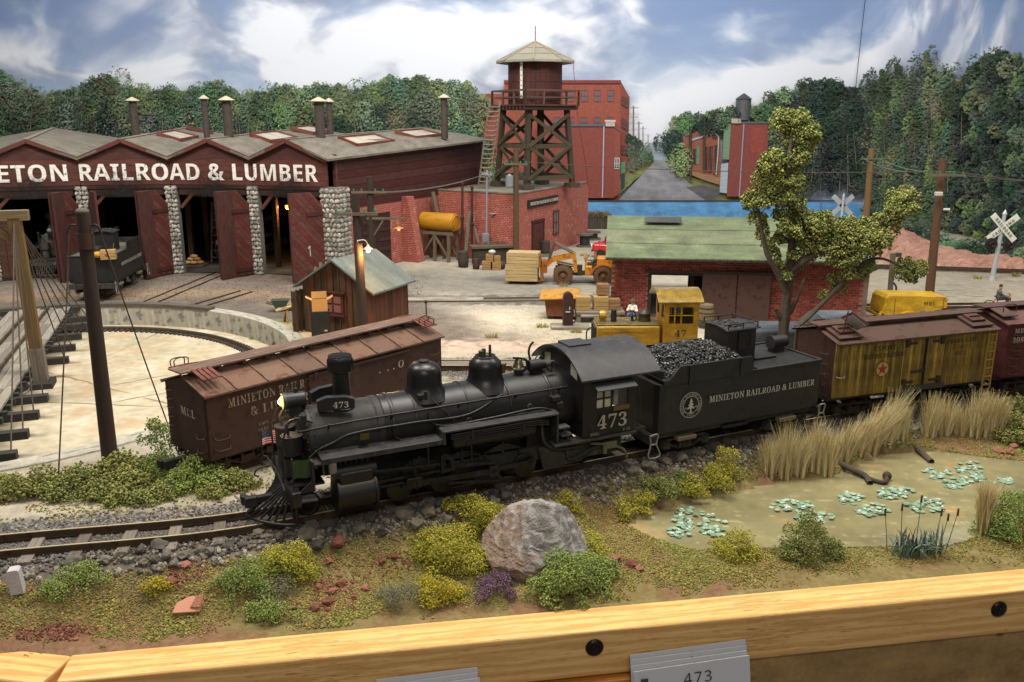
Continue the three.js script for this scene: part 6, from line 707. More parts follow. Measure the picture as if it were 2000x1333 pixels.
{
const c=G(1158,660,2.6),t=thing('small_locomotive','yellow and black industrial engine numbered 47 on the siding behind the black engine','small engine',[c[0],0,-75.5],R(1)),YL=mat('#d8ac1e',{map:T.stain,rough:0.38,clearcoat:0.3}),YD=mat('#c49a20',{map:T.stain,rough:0.45}),DK=mat('#3a382c',{map:T.iron,rough:0.5});
const h=new B();h.rbox(5.7,2.6,3.2,2.9,3.0,0,0.22);const hood=h.to('hood',YD,t);{const b=new B();b.rbox(5.6,0.16,3.0,2.9,4.36,0,0.08);b.to('hood_top',mat('#8a7a3a',{map:T.iron,rough:0.5}),hood);const l=new B();for(let k=0;k<24;k++)l.box(0.09,0.05,0.04,0.7 + k*0.15,3.75,1.62);for(let k=0;k<20;k++)l.box(0.08,0.9,0.03,0.75 + k*0.16,2.6,1.6);l.to('louvre',mat('#5f4c14',{rough:0.6}),hood);const g=new B();g.box(0.14,2.4,2.7,-0.02,2.9,0);for(let k=0;k<9;k++)g.box(0.08,2.3,0.06,-0.1,2.9,-1.2 + k*0.3);g.to('radiator',mat('#2a2d30',{rough:0.5}),hood);}
{const b=new B();b.lathe([[0,0.1],[0.34,0.08],[0.42,0],[0.42,0.5],[0.3,0.62],[0,0.62]],0.45,4.95,0,20,0,-PI/ 2);b.box(0.34,0.4,0.34,0.7,4.55,0);b.to('headlight',YL,t);const s=new B();s.cyl(0.27,0.24,1.15,1.7,4.95,0.3,18);s.lathe([[0.24,0.5],[0.3,0.56],[0.22,0.6]],1.7,4.95,0.3,18);s.to('exhaust_stack',DK,t);const d=new B();d.lathe([[0.62,0],[0.62,0.18],[0.55,0.24],[0.52,0.72],[0.58,0.78],[0.3,1.05],[0.1,1.12],[0,1.2]],4.5,4.4,0.1,26);d.to('sand_box',mat('#4a452c',{map:T.iron,rough:0.5}),t);const w=new B();w.cyl(0.08,0.12,0.5,3.4,4.6,0.1);w.lathe([[0.24,0],[0.12,0.3],[0,0.36]],3.3,4.9,0.1,14);w.tube([[3.4,4.5,0.1],[3.75,4.6,0.2],[3.5,5.3,0.1],[3.2,5.4,0.1]],0.06);w.to('bell',DK,t);}
{const cb=new THREE.Group();cb.name='cab';t.add(cb);const x0=6.0,x1=8.9,hw=2.0,yb=1.6,yt=6.55;for(const s of[1,-1]){const b=new B();b.prism([[x0,yb],[x1,yb],[x1,yt],[x0,yt]],0.12,0,0,s*hw - 0.06,0,0,0,[[[x0 + 0.35,4.6],[x0 + 1.35,4.6],[x0 + 1.35,6.1],[x0 + 0.35,6.1]],[[x0 + 1.5,4.6],[x0 + 2.5,4.6],[x0 + 2.5,6.1],[x0 + 1.5,6.1]]]);b.to('side_sheet',mat('#c2941e',{map:T.stain,rough:0.45}),cb);const w=new B();w.box(2.3,0.08,0.1,x0 + 1.42,5.35,s*hw);w.box(0.1,1.5,0.1,x0 + 0.85,5.35,s*hw);w.to('window_bar',YL,cb);}for(const x of[x0,x1]){const b=new B();b.prism([[-hw,yb],[hw,yb],[hw,yt],[0,yt + 0.6],[-hw,yt]],0.12,x - 0.06,0,0,PI/ 2,0,0,[[[-1.6,4.9],[-0.5,4.9],[-0.5,6.2],[-1.6,6.2]],[[0.5,4.9],[1.6,4.9],[1.6,6.2],[0.5,6.2]]]);b.to('end_sheet',mat('#c2941e',{map:T.stain,rough:0.45}),cb);}const arc=[];for(let i=0;i<=14;i++){const a=-1 + i/ 7;arc.push([a*2.35,yt + 0.05 + 0.85*(1 - abs(a)**2.2)]);}const r=new B();r.prism([...arc,...arc.slice().reverse().map(([x,y])=>[x,y - 0.12])],4.0,x0 - 0.7,0,0,PI/ 2);r.to('cab_roof',mat('#c2a02c',{map:T.iron,rough:0.3,clearcoat:0.4}),cb,0.5);print('number',1.5,0.9,160,(x,W,H)=>text(x,'47',W/ 2,H/ 2,'bold ' + H*0.95 + 'px serif','#1c160c',8),cb,[x0 + 1.45,3.75,hw + 0.08]);const p=new B();p.box(0.8,1.4,0.03,x0 + 2,5.3,hw - 0.1);p.to('pane',mat('#2a2618',{rough:0.15}),cb);}
{const b=new B();b.box(11,0.5,3.8,4.6,1.4,0);b.box(0.5,1.0,4.2,-0.8,1.3,0);b.to('frame',mat('#1d1d1e',{rough:0.6}),t);const r=new B();for(const z of[-1.9,1.9]){r.tube([[-0.4,1.6,z],[-0.45,3.0,z],[-0.2,3.3,z],[0.2,3.3,z]],0.07);r.tube([[-0.9,1.9,z],[-1.0,1.2,z],[-1.0,0.7,z*0.9],[-0.4,0.7,z*0.9]],0.07);}r.to('handrail',mat('#22262a',{rough:0.5}),t);const tk=new B();tk.cyl(0.3,0.3,3.0,4.6,2.0,1.85,16,0,PI/ 2);for(const x of[3.4,5.4])tk.lathe([[0.31,-0.05],[0.34,0],[0.31,0.05]],x,2.0,1.85,16,0,PI/ 2);tk.to('air_tank',mat('#bf9f3c',{rough:0.4}),t);wheelset(t,1.6,0.75,0.95,'wheel',0.53);wheelset(t,6.4,0.75,0.95,'wheel',0.53);}
}
{
const t=thing('covered_truck','dull blue-grey flat-topped truck parked behind the tender by the tree','truck',[G(1395,660,0)[0],0,-81.5],R(-2)),M=mat('#6a727b',{map:T.felt,rough:0.45}),M2=mat('#5d656e',{map:T.felt,rough:0.5});
let b=new B();b.rbox(8.2,2.0,4.4,3.9,1.6,0,0.25);b.to('bonnet',M,t);b=new B();b.prism([[7.6,0.7],[13.2,0.7],[13.2,2.9],[12.7,3.45],[8.6,3.5],[7.6,2.6]],4.8,0,0,-2.5,0,0.08);const c=b.to('body',M2,t);b=new B();b.box(3.9,0.1,4.3,10.6,3.62,-0.1);b.to('roof_panel',mat('#7f8890',{map:T.felt,rough:0.4}),c);b=new B();b.cyl(0.16,0.16,0.5,11,3.8,1.2);b.to('vent',M2,c);b=new B();b.box(2.6,0.9,0.06,10.8,2.4,2.4);b.to('window',mat('#3a434b',{rough:0.2}),c);b=new B();b.box(0.3,0.7,0.1,7.4,2.7,1.2);b.to('lamp',mat('#c2512e',{rough:0.4}),t);
for(const x of[1.8,11])for(const z of[-1.9,1.9]){b=new B();b.cyl(0.75,0.75,0.5,x,0.75,z,22,PI/ 2);b.cyl(0.4,0.4,0.56,x,0.75,z,18,PI/ 2);b.to('wheel',mat('#24211e',{rough:0.8}),t);}
}
{
const c=G(1722,632,0),t=thing('air_compressor','yellow road compressor trailer marked with black letters right of the brick shed','compressor',[c[0],0,c[2]],R(4)),YL=mat('#e0b428',{map:T.stain,rough:0.42});
let b=new B();b.prism([[0.5,0.9],[7.0,0.9],[7.3,1.4],[7.3,2.6],[7.1,2.85],[0.6,3.1],[0.3,2.8],[0.1,1.2]],3.0,0,0,-3.1,0,0.1);const m=b.to('canopy',YL,t);for(const x of[1.3,6.9]){b=new B();b.box(0.05,1.8,0.04,x,1.95,0.02);b.to('panel_joint',mat('#6e5312'),m);}print('lettering',1.9,0.6,160,(x,W,H)=>text(x,'MRL',W/ 2,H/ 2,'bold ' + H*0.9 + 'px serif','#221c10',6),m,[5.3,2.2,0.03]);b=new B();b.box(0.6,0.26,0.06,4.6,1.3,0.02);b.to('latch',mat('#8d8a80',{rough:0.4,metal:0.5}),m);
b=new B();b.box(0.2,0.3,3.2,-0.3,0.9,-1.5);for(const z of[-0.2,-2.8])b.beam([-0.3,0.9,z],[0.4,1.7,z],0.22);b.to('bumper',YL,t);b=new B();b.box(6.6,0.9,2.6,3.7,0.75,-1.5);b.to('chassis',mat('#2b2620'),t);
for(const x of[3.0])for(const z of[0.15,-3.2]){const s=[];for(let i=0;i<=8;i++)s.push([x + 1.25*cos(PI - i/ 8*PI),0.65 + 0.75*sin(i/ 8*PI)]);for(let i=8;i>=0;i--)s.push([x + 1.05*cos(PI - i/ 8*PI),0.65 + 0.58*sin(i/ 8*PI)]);b=new B();b.prism(s,0.6,0,0,z - 0.3);b.to('mudguard',YL,t);b=new B();b.cyl(0.6,0.6,0.4,x,0.6,z,20,PI/ 2);b.to('wheel',mat('#1f1c19',{rough:0.85}),t);}
}
// ---- stock standing in and before the roundhouse -------------------------------------------------------------------
{
const P=(deg,r)=>[TT.x + r*sin(R(deg)),-RT + 0.3,TT.z - r*cos(R(deg))],face=(deg)=>R(-90 - deg);
const pos=(deg,r,len)=>{const q=P(deg,r);return q;};
{const a=-8.6,q=P(a,29.5 + 14.1),o=copy(tender,[q[0],q[1]+ 0.35,q[2]],R(-90 - a - 1),'dusty black tender standing half out of the roundhouse door');o.userData.category='tender';o.children.filter((c)=>['coal','coal_bed','emblem'].includes(c.name)).forEach((c)=>o.remove(c));const b=new B();b.box(13,0.06,5,6.7,5.9,0);b.to('tank_top',mat('#6f6a5d',{map:T.felt,rough:0.8}),o);}
for(const[a,r,l]of[[-21.6,50.6,'black steam engine with lightened grey nose facing out of the leftmost visible roundhouse door'],[5,55.5,'black steam engine nose with small flag in the middle roundhouse doorway by the stepladder'],[19.5,56,'black steam engine nose with small flag in the doorway nearest the corner pier']]){
const q=P(a,r),o=copy(engine,[q[0],q[1],q[2]],R(-90 - a + 180),l);
if(a<0){const D=mat('#75746e',{map:T.iron,rough:0.75});o.traverse((c)=>{if(['smokebox_door','smokebox','air_pump','pilot_bar','pilot_rail','pilot_beam','housing'].includes(c.name))c.material=D;});}  // nose parts recoloured lighter to stand in for light missing in the stall
o.traverse((c)=>{if(c.isLight)c.visible=false;});const rm=[];o.traverse((c)=>{if(c.isLight||c.name==='lens'||c.name==='green_flag'||['cab','firebox','cab_deck','step','injector','ash_pan','trailing_wheel','driving_wheel','axle','side_rod','main_rod','valve_gear','crank','spring','air_tank','cooling_pipe','raised_running_board','bell','turret_generator','feed_pipe','washout_plug','sand_dome','steam_dome','firebox_base','check_valve'].includes(c.name)||(a<0&&c.name==='flag')||c.name==='number_board')rm.push(c);});rm.forEach((c)=>c.parent.remove(c));
const b=new B();b.lathe([[0,-0.14],[0.24,-0.08],[0.36,0.02],[0,0.03]],0.42,7.3,0,20,0,-PI/ 2);b.to('lens',mat('#8d9296',{rough:0.15}),o);
}
}
// ================= ballast, meadow, pond, plants, tree ===================================================
const at0=(u,v)=>{const[a,b,c]=ray(u,v);let k=20;for(let st=4;st>0.01;st/=4){while(k<300&&EYE + b*k>groundY(a*k,c*k))k +=st;k -=st;}return[a*k,groundY(a*k,c*k),c*k];};
const pxcm=(p)=>FOCAL/(-p[2]*cos(PITCH)+(EYE - p[1])*sin(PITCH));
const ROCKM=mat('#ffffff',{rough:0.9,bump:T.grit,bumpScale:0.03});
{
const list=[],c1=[lin('#6c6b69'),lin('#565453'),lin('#7d7a74'),lin('#484645'),lin('#8b877f')];
for(let i=0;i<46000;i++){const k=rnd(),p=mainLine.getPointAt(0.1 + 0.75*k),t=mainLine.getTangentAt(0.1 + 0.75*k),d=rr(-1,1)*2.2 + rr(-1,1)*1.9 -(p.x<-10?0.9:0.2),x=p.x - t.z*d,z=p.z + t.x*d;const s=trackD(x,z);if(abs(abs(s)- 0.95)<0.14)continue;if(s<-4.9||s>4.2)continue;if(abs(s)<0.85&&rnd()<0.45)continue;const sz=rr(0.05,0.1)*(abs(s)>1.2?1.35:0.8);list.push([x,groundY(x,z)+ sz*0.3 +(abs(s)<0.85?0:abs(s)<1.9?0.05:0),z,sz,vary(s>0.9&&rnd()<0.4?lin('#5a4f45'):pick(c1),0.25)]);}
stuff(many('ballast',rock(2,0,0.6,0.8),ROCKM,list),'grey crushed stone ballast along the main track','ballast');
const l2=[];for(let i=0;i<9000;i++){const side=rnd()<0.6;const x=side?rr(-10,36):rr(-62,-12),z=side?-75.4 +(rr(-1,1)+ rr(-1,1))*1.9:rr(-124,-104);if(hypot(x - TT.x,z - TT.z)<28)continue;if(side&&abs(abs(z + 75.5)- 0.95)<0.14)continue;if(!side&&x>-24&&z>-108)continue;l2.push([x,groundY(x,z)+ 0.03,z,rr(0.04,0.1),vary(pick(side?c1:[lin('#75695c'),lin('#5d544b'),lin('#8a7358')]),0.3)]);}
stuff(many('cinders',rock(3,0,0.6,0.8),ROCKM,l2),'dark cinders scattered between the yard tracks','cinders');
const l4=[];for(let i=0;i<7000;i++){const x=rr(-22,36),z=rr(-128,-79);if(hypot(x - TT.x,z - TT.z)<29||fbm(x*0.2,z*0.2,4,3)<-0.05)continue;l4.push([x,groundY(x,z)+ 0.01,z,rr(0.03,0.075),vary(pick([lin('#9a9384'),lin('#7f796d'),lin('#b0a896'),lin('#8b7f6a')]),0.2)]);}
stuff(many('pebbles',rock(12,0,0.6,0.7),ROCKM,l4),'fine pebbles strewn over the concrete yard','gravel');
const l3=[];for(let i=0;i<1100;i++){const k=rr(0.2,0.86),p=mainLine.getPointAt(k),t=mainLine.getTangentAt(k),d=rr(2.2,3.2)+ rr(0,1.4)*(p.x>-6?1:0.1),x=p.x - t.z*d,z=p.z + t.x*d;if(inPond(x,z))continue;const sz=rr(0.08,0.2);l3.push([x,groundY(x,z)+ sz*0.35,z,sz,vary(pick([lin('#7d7a70'),lin('#8f8b7e'),lin('#676459'),lin('#948f80'),lin('#5d5a52')]),0.22)]);}
stuff(many('rubble',rock(9,1,0.7,0.85),ROCKM,l3),'broken grey stone covering the embankment slope','rubble');
}
{
const geos=[21,22,23,24,25,26,27].map((s)=>rock(s,1,0.6,0.85)),greys=['#8d8a7f','#a29d8e','#77746a','#6a675f','#98917f'].map((c)=>mat(c,{rough:0.92,bump:T.grit,bumpScale:0.03,map:T.iron}));
const put=(u,v,r,m,label,group)=>{const p=at0(u,v),s=r*0.84/ pxcm(p),o=new THREE.Mesh(pick(geos),m);o.name=named('rock',scene);o.position.set(p[0],p[1]+ s*0.45,p[2]);o.scale.setScalar(1);o.geometry=o.geometry.clone().scale(s*rr(0.85,1.15),s*rr(0.75,1),s*rr(0.85,1.15));o.rotation.y=rr(0,6.28);o.castShadow=o.receiveShadow=true;tag(o,label,'rock',group);scene.add(o);return o;};
const spots=[[235,1090,16],[275,1080,17],[300,1098,14],[325,1090,18],[312,1072,20],[340,1105,15],[362,1090,17],[280,1102,12],[390,1078,14],[408,1082,15],[445,1072,13],[472,1068,14],[505,1045,15],[545,1055,13],[560,1070,12],[600,1050,22],[620,1070,20],[640,1030,18],[700,1040,22],[720,1020,18],[745,1045,15],[790,1012,24],[815,1030,20],[840,1005,22],[870,1020,18],[860,990,16],[130,1105,14],[150,1098,12],[205,1100,16],[78,1098,10],[1235,925,16],[1270,918,20],[1300,905,14],[1330,900,18],[1365,890,15],[1390,880,17],[1180,955,16],[1150,965,14],[1420,870,15],[1455,865,13],[960,985,15],[985,975,18],[1010,968,13]];
for(const[u,v,r]of spots)put(u,v,r,pick(greys),'rough grey stone lying among the rubble of the railway embankment','grey stones along the embankment');
const red=['#75483a','#875445','#91604e'].map((c)=>mat(c,{rough:0.9,bump:T.grit,bumpScale:0.03}));
put(660,1065,22,red[0],'large rust-red stone under the engine cylinders on the embankment',undefined);
for(const[u,v,r]of[[640,1100,12],[622,1150,11],[650,1160,13],[640,1180,14],[615,1190,13],[665,1145,12],[715,1152,11],[575,1190,9],[335,1140,13],[362,1107,12],[345,1095,9],[745,1100,9],[770,1090,9],[1200,1095,14],[1235,1105,14],[1250,1115,10],[1952,885,13],[1975,888,12],[1980,875,10],[690,1170,8],[1435,958,7],[1462,952,7]])put(u,v,r,pick(red),'small reddish-brown stone lying in the meadow','reddish stones scattered in the meadow');
const l=[];for(const[u,v,du,dv,n]of[[650,1165,45,30,240],[370,1115,40,18,120],[340,1130,30,24,60],[720,1120,80,40,160],[1225,1108,30,14,60],[90,1240,60,12,220],[140,1230,60,12,160],[760,1100,40,20,60]])for(let i=0;i<n;i++){const p=at0(u + rr(-1,1)*du,v + rr(-1,1)*dv),s=rr(0.03,0.12);l.push([p[0],p[1]+ s*0.3,p[2],s,vary(pick([lin('#7c4c3c'),lin('#8f5f4c'),lin('#6d4436')]),0.2)]);}
stuff(many('red_gravel',rock(8,0,0.6,0.8),ROCKM,l),'reddish gravel scattered in patches over the meadow','gravel');
{const p=at0(1050,1118),s=108/ pxcm(p);const g=mergeVertices(new THREE.IcosahedronGeometry(1,22).deleteAttribute('uv').deleteAttribute('normal')),q=g.attributes.position,col=[];const cuts=[[V(0.2,0.6,0.8).normalize(),0.62],[V(-0.6,0.6,0.5).normalize(),0.72],[V(0.85,0.45,0.3).normalize(),0.7],[V(0.5,0.1,0.85).normalize(),0.74]];
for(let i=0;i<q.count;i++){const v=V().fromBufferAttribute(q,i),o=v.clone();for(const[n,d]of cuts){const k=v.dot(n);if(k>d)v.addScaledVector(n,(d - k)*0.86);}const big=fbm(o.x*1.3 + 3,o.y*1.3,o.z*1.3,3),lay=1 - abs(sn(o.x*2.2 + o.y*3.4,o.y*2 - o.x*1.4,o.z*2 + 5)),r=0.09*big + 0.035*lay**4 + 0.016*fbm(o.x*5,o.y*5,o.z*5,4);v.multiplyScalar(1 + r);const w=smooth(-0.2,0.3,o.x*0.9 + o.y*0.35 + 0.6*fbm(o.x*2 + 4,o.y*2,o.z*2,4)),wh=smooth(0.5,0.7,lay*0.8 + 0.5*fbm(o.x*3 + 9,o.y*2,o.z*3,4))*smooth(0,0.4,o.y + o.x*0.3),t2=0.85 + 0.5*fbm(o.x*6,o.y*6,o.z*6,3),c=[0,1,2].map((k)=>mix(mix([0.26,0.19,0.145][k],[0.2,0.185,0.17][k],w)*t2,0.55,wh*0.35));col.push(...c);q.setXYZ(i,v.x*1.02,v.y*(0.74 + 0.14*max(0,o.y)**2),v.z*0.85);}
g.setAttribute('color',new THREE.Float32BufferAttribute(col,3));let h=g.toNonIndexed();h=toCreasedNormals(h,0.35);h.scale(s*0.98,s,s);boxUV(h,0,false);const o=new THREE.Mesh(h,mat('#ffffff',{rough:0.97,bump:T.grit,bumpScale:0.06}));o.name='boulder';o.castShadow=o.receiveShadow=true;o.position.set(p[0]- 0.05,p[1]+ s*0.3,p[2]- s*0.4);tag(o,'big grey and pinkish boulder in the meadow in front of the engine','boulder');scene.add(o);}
{const p=at0(368,1200),t=thing('slate_fragment','thin broken pink stone flake lying at the front edge of the meadow','stone flake',p);const m=mat('#c08a72',{rough:0.85,bump:T.grit,bumpScale:0.02});for(const[pts,x,y,z,a]of[[[[-0.7,0],[0.5,-0.1],[0.7,0.4],[0.2,0.75],[-0.5,0.5]],0,0.12,0,-1.0],[[[-0.25,0],[0.2,0],[0.35,0.6],[0,0.5]],0.35,0.3,-0.15,-0.5],[[[-0.35,0],[0.3,0],[0.1,0.4]],-0.3,0.2,-0.35,-0.6]]){const b=new B();b.prism(pts,0.12,x,y,z,rr(-0.3,0.3),0.02,a);b.to('flake',m,t);}}
}
{
const list=[],c=[lin('#787e3c'),lin('#888842'),lin('#988c44'),lin('#687038'),lin('#9a884c'),lin('#836a46')],cz=(x)=>edgeZ(x);
for(let i=0;i<420000;i++){const x=rr(-30,42),z=rr(-62,-31);if(z>cz(x)- 0.5)continue;const d=trackD(x,z);if(d<3.0||inPond(x,z))continue;const n=fbm(x*0.25,z*0.25,8,4)+ 0.25*fbm(x*1.1,z*1.1,3,2);const ed=cz(x)- z;if(n<-0.56 + 0.62*(1 - smooth(0.5,2.4,ed))+ 0.3*rnd()- 0.06)continue;const k=smooth(-0.2,0.4,fbm(x*0.2 + 9,z*0.2,4,3)),s=rr(0.03,0.075)*(n>0.2?1.35:1);list.push([x,groundY(x,z)+ s*0.4,z,[s,s*0.8,s],vary(rnd()<k?pick(c.slice(0,4)):pick(c.slice(2)),0.3)]);}
for(let i=0;i<5200;i++){const x=rr(-34,-11),z=rr(-54,-42);const d=trackD(x,z);if(d>-3.2||d<-9||hypot(x - TT.x,z - TT.z)<28)continue;if(fbm(x*0.3,z*0.3,2,3)<-0.1)continue;const s=rr(0.05,0.11);list.push([x,groundY(x,z)+ s*0.3,z,s,vary(pick(c),0.3)]);}
for(let i=0;i<3600;i++){const x=rr(36,60),z=rr(-66,-54);const d=trackD(x,z);if(d<2.4)continue;const s=rr(0.06,0.13);list.push([x,groundY(x,z)+ s*0.3,z,s,vary(pick(c.slice(0,4)),0.3)]);}
stuff(many('ground_cover',rock(4,0,0.8,0.8),mat('#ffffff',{rough:0.95}),list),'olive green turf crumbs covering the meadow','grass');
}
// a bush of foam crumbs heaped over a few lobes
const crumb=rock(31,0,0.5),crumbF=(()=>{const g=new THREE.OctahedronGeometry(1,0);return white(g.index?g.toNonIndexed():g.deleteAttribute('uv'));})();
function heap(spots,n,cols,size,fine){
const src=fine?crumbF:crumb,sp=src.attributes.position.array,sn0=src.attributes.normal.array,vc=sp.length/ 3,P=new Float32Array(n*vc*3),N=new Float32Array(n*vc*3),C=new Float32Array(n*vc*3),m=new THREE.Matrix4(),q=new THREE.Quaternion(),e=new THREE.Euler(),v=V();const tot=spots.reduce((a,s)=>a + s[3]*s[3],0),cum=[];let a=0;for(const s of spots)cum.push(a +=s[3]*s[3]/ tot);
for(let i=0;i<n;i++){const k=rnd(),s=spots[max(0,cum.findIndex((c)=>c>=k))],th=rr(0,6.283),cy=rr(-0.55,1),w=sqrt(1 - cy*cy),bump=1 + 0.22*fbm(s[0]+ cos(th)*w*2,cy*2 + s[1],s[2]+ sin(th)*w*2,3),rad=s[3]*bump*(rnd()<0.7?rr(0.82,1.12):rr(0.4,1.3)),S=size*rr(0.6,1.35),c=vary(pick(cols),0.28);m.compose(V(s[0]+ rad*w*cos(th),s[1]+ rad*cy,s[2]+ rad*w*sin(th)),q.setFromEuler(e.set(rr(0,6),rr(0,6),rr(0,6))),V(S,S*rr(0.7,1),S));for(let j=0;j<vc;j++){const o=(i*vc + j)*3;v.set(sp[j*3],sp[j*3 + 1],sp[j*3 + 2]).applyMatrix4(m);P[o]=v.x;P[o + 1]=v.y;P[o + 2]=v.z;v.set(sn0[j*3],sn0[j*3 + 1],sn0[j*3 + 2]).applyQuaternion(q);N[o]=v.x;N[o + 1]=v.y;N[o + 2]=v.z;C[o]=c[0];C[o + 1]=c[1];C[o + 2]=c[2];}}
const g=new THREE.BufferGeometry();g.setAttribute('position',new THREE.BufferAttribute(P,3));g.setAttribute('normal',new THREE.BufferAttribute(N,3));g.setAttribute('color',new THREE.BufferAttribute(C,3));g.setAttribute('uv',new THREE.BufferAttribute(new Float32Array(n*vc*2),2));return g;
}
const FOAM=mat('#ffffff',{rough:0.95});
const PAL={olive:['#808452','#92945c','#707648','#a09e64'],yel:['#a8a640','#bab24a','#949a42','#c8bc58'],green:['#84985a','#96aa64','#72884e','#a6b26c'],gold:['#c4b034','#b4a83a','#a09e3e'],grey:['#8d8a7c','#7f8468','#9a94a0','#747a5c'],purple:['#7d4a86','#8f5a98','#6a5a70','#8d8a84','#5d4a62'],wild:['#7a8452','#8c945a','#6a7448','#a0a268']};
for(const k in PAL)PAL[k]=PAL[k].map(lin).map(([r,g,b])=>[r*0.84,g*0.84,b*0.66]);
function bush(label,pal,lobes,o={}){
const base=at0(lobes[0][0],lobes[0][1]),sp=[];for(const[u,v,r,h=0.6]of lobes){const p=at0(u,v),R0=r/ pxcm(p)*(o.fine?1.22:1.1);sp.push([p[0]- base[0],p[1]- base[1]+ R0*h*0.7,p[2]- base[2],R0*0.9]);sp[sp.length - 1][3]*=0.62;for(let k=0;k<18;k++){const a=rr(0,6.28),e=rr(0,1),q=sqrt(1 - e*e);{const ds=rr(0.45,1.2);sp.push([p[0]- base[0]+ cos(a)*q*R0*ds,p[1]- base[1]+ e*R0*h*1.2*min(1,ds),p[2]- base[2]+ sin(a)*q*R0*ds*0.8,R0*rr(0.1,0.36)]);}}}
const area=sp.reduce((a,s)=>a + s[3]*s[3],0),m=new THREE.Mesh(heap(sp,floor(min(13000,area*(o.den??230)*(o.fine?2.3:2))),PAL[pal],(o.size??0.085)*(o.fine?0.72:0.8),o.fine),FOAM);m.name=named('bush',scene);m.position.set(...base);m.castShadow=m.receiveShadow=true;tag(m,label,o.cat??'bush');scene.add(m);return m;
}
bush('low dark green bush at the far left edge beside the turntable pit','olive',[[30,972,44],[85,958,46],[5,960,30]]);
bush('olive bush in front of the leaning guy rope left of the tarred pole','wild',[[150,960,50],[115,975,34],[190,972,34]]);
bush('rounded green bush at the foot of the dark tarred pole','olive',[[235,945,56],[265,965,42],[210,970,34]],{size:0.12});
bush('tall light green bush rising before the left end of the brown boxcar','green',[[325,905,40,1.5],[330,868,22,1.2],[300,935,40]],{fine:true,size:0.08,den:260});
bush('yellowish green bush under the front corner of the brown boxcar','green',[[385,945,52],[350,960,40],[420,950,38]]);
bush('small olive shrub between the boxcar bush and the engine pilot','olive',[[450,955,34],[480,948,26],[425,970,26]]);
bush('dark sprig of low shrub beside the ballast below the boxcar bushes','wild',[[275,985,28],[230,985,26],[320,975,26]]);
bush('yellow-green bush on the slope just behind the boulder','yel',[[930,1030,44,0.9],[900,1000,28],[965,1010,22]],{fine:true,size:0.07,den:300});
bush('broad yellow-green bush left of the boulder','yel',[[880,1105,58,0.9],[850,1080,42],[930,1110,40],[955,1100,24]],{fine:true,size:0.07,den:300});
bush('mustard yellow bush below the broad bush left of the purple flowers','gold',[[862,1172,34,0.8],[835,1150,22],[880,1160,22]],{fine:true,size:0.065,den:300});
bush('grey lavender sprig left of the mustard yellow bush','grey',[[790,1180,36,0.8],[760,1165,22],[805,1160,20]],{fine:true,size:0.045,den:300});
bush('purple flowering plant below the boulder','purple',[[968,1165,30,0.9],[985,1145,18],[945,1150,18]],{fine:true,size:0.055,den:380,cat:'flowering plant'});
bush('bright green bush at the lower right foot of the boulder','green',[[1110,1160,58,0.8],[1075,1165,38],[1150,1130,42]],{fine:true,size:0.075,den:300});
bush('small yellow-green bush on the right shoulder of the boulder','yel',[[1160,1090,30,0.9],[1150,1060,20]],{fine:true,size:0.065,den:300});
bush('tiny yellow sprig behind the top of the boulder','yel',[[1105,985,20,0.9],[1125,1000,14]],{fine:true,size:0.06,den:320});
bush('yellow-green clump at the left tip of the pond','yel',[[1225,1000,26],[1255,985,24]],{fine:true,size:0.07,den:280});
bush('green-gold bush on the back bank of the pond left of the reeds','yel',[[1415,925,26,1.6],[1395,945,32],[1350,960,28]],{fine:true,size:0.07,den:280});
bush('low olive bush on the back bank halfway along the pond edge','wild',[[1300,970,30],[1265,962,24],[1330,945,22]],{fine:true,size:0.075,den:260});
bush('olive bush leaning over the front edge of the pond','yel',[[1440,1085,34,1.0],[1415,1070,20],[1465,1090,20]],{fine:true,size:0.065,den:300});
bush('largest olive bush on the front bank of the pond','wild',[[1580,1090,44,1.3],[1545,1090,30],[1625,1085,30],[1585,1045,24]],{fine:true,size:0.07,den:320});
bush('green bush at the right edge beside the lone dry tuft','green',[[1975,1040,50,1.1],[2000,1010,44],[1950,1050,26]],{fine:true,size:0.075,den:260});
bush('olive bank bush at the right edge below the red boxcar','olive',[[1975,850,44],[1985,810,34],[2010,870,40]],{size:0.09});
bush('feathery light green bush left of the red gravel patch','green',[[480,1155,46,0.7],[520,1130,40],[450,1140,26]],{fine:true,size:0.06,den:260});
bush('yellow-topped bush on the slope above the red gravel patch','yel',[[560,1115,44,0.7],[595,1128,24],[540,1100,26]],{fine:true,size:0.065,den:280});
bush('grey twiggy sprig beside the red gravel patch','grey',[[540,1170,34,0.7],[555,1150,22]],{fine:true,size:0.042,den:280});
bush('green clump below the grey twiggy sprig','green',[[525,1205,36,0.45],[490,1200,22]],{fine:true,size:0.07,den:240});
bush('mustard yellow tuft left of the small red stones','gold',[[300,1160,24,0.8],[318,1148,16]],{fine:true,size:0.06,den:300});
bush('flat green patch right of the concrete marker post','green',[[140,1145,46,0.35],[175,1125,30,0.35],[105,1150,26,0.3]],{fine:true,size:0.06,den:220});
bush('small green tuft on sandy ground left of the board hut','green',[[505,632,16,0.5],[480,640,12,0.4]],{fine:true,size:0.09,den:200});
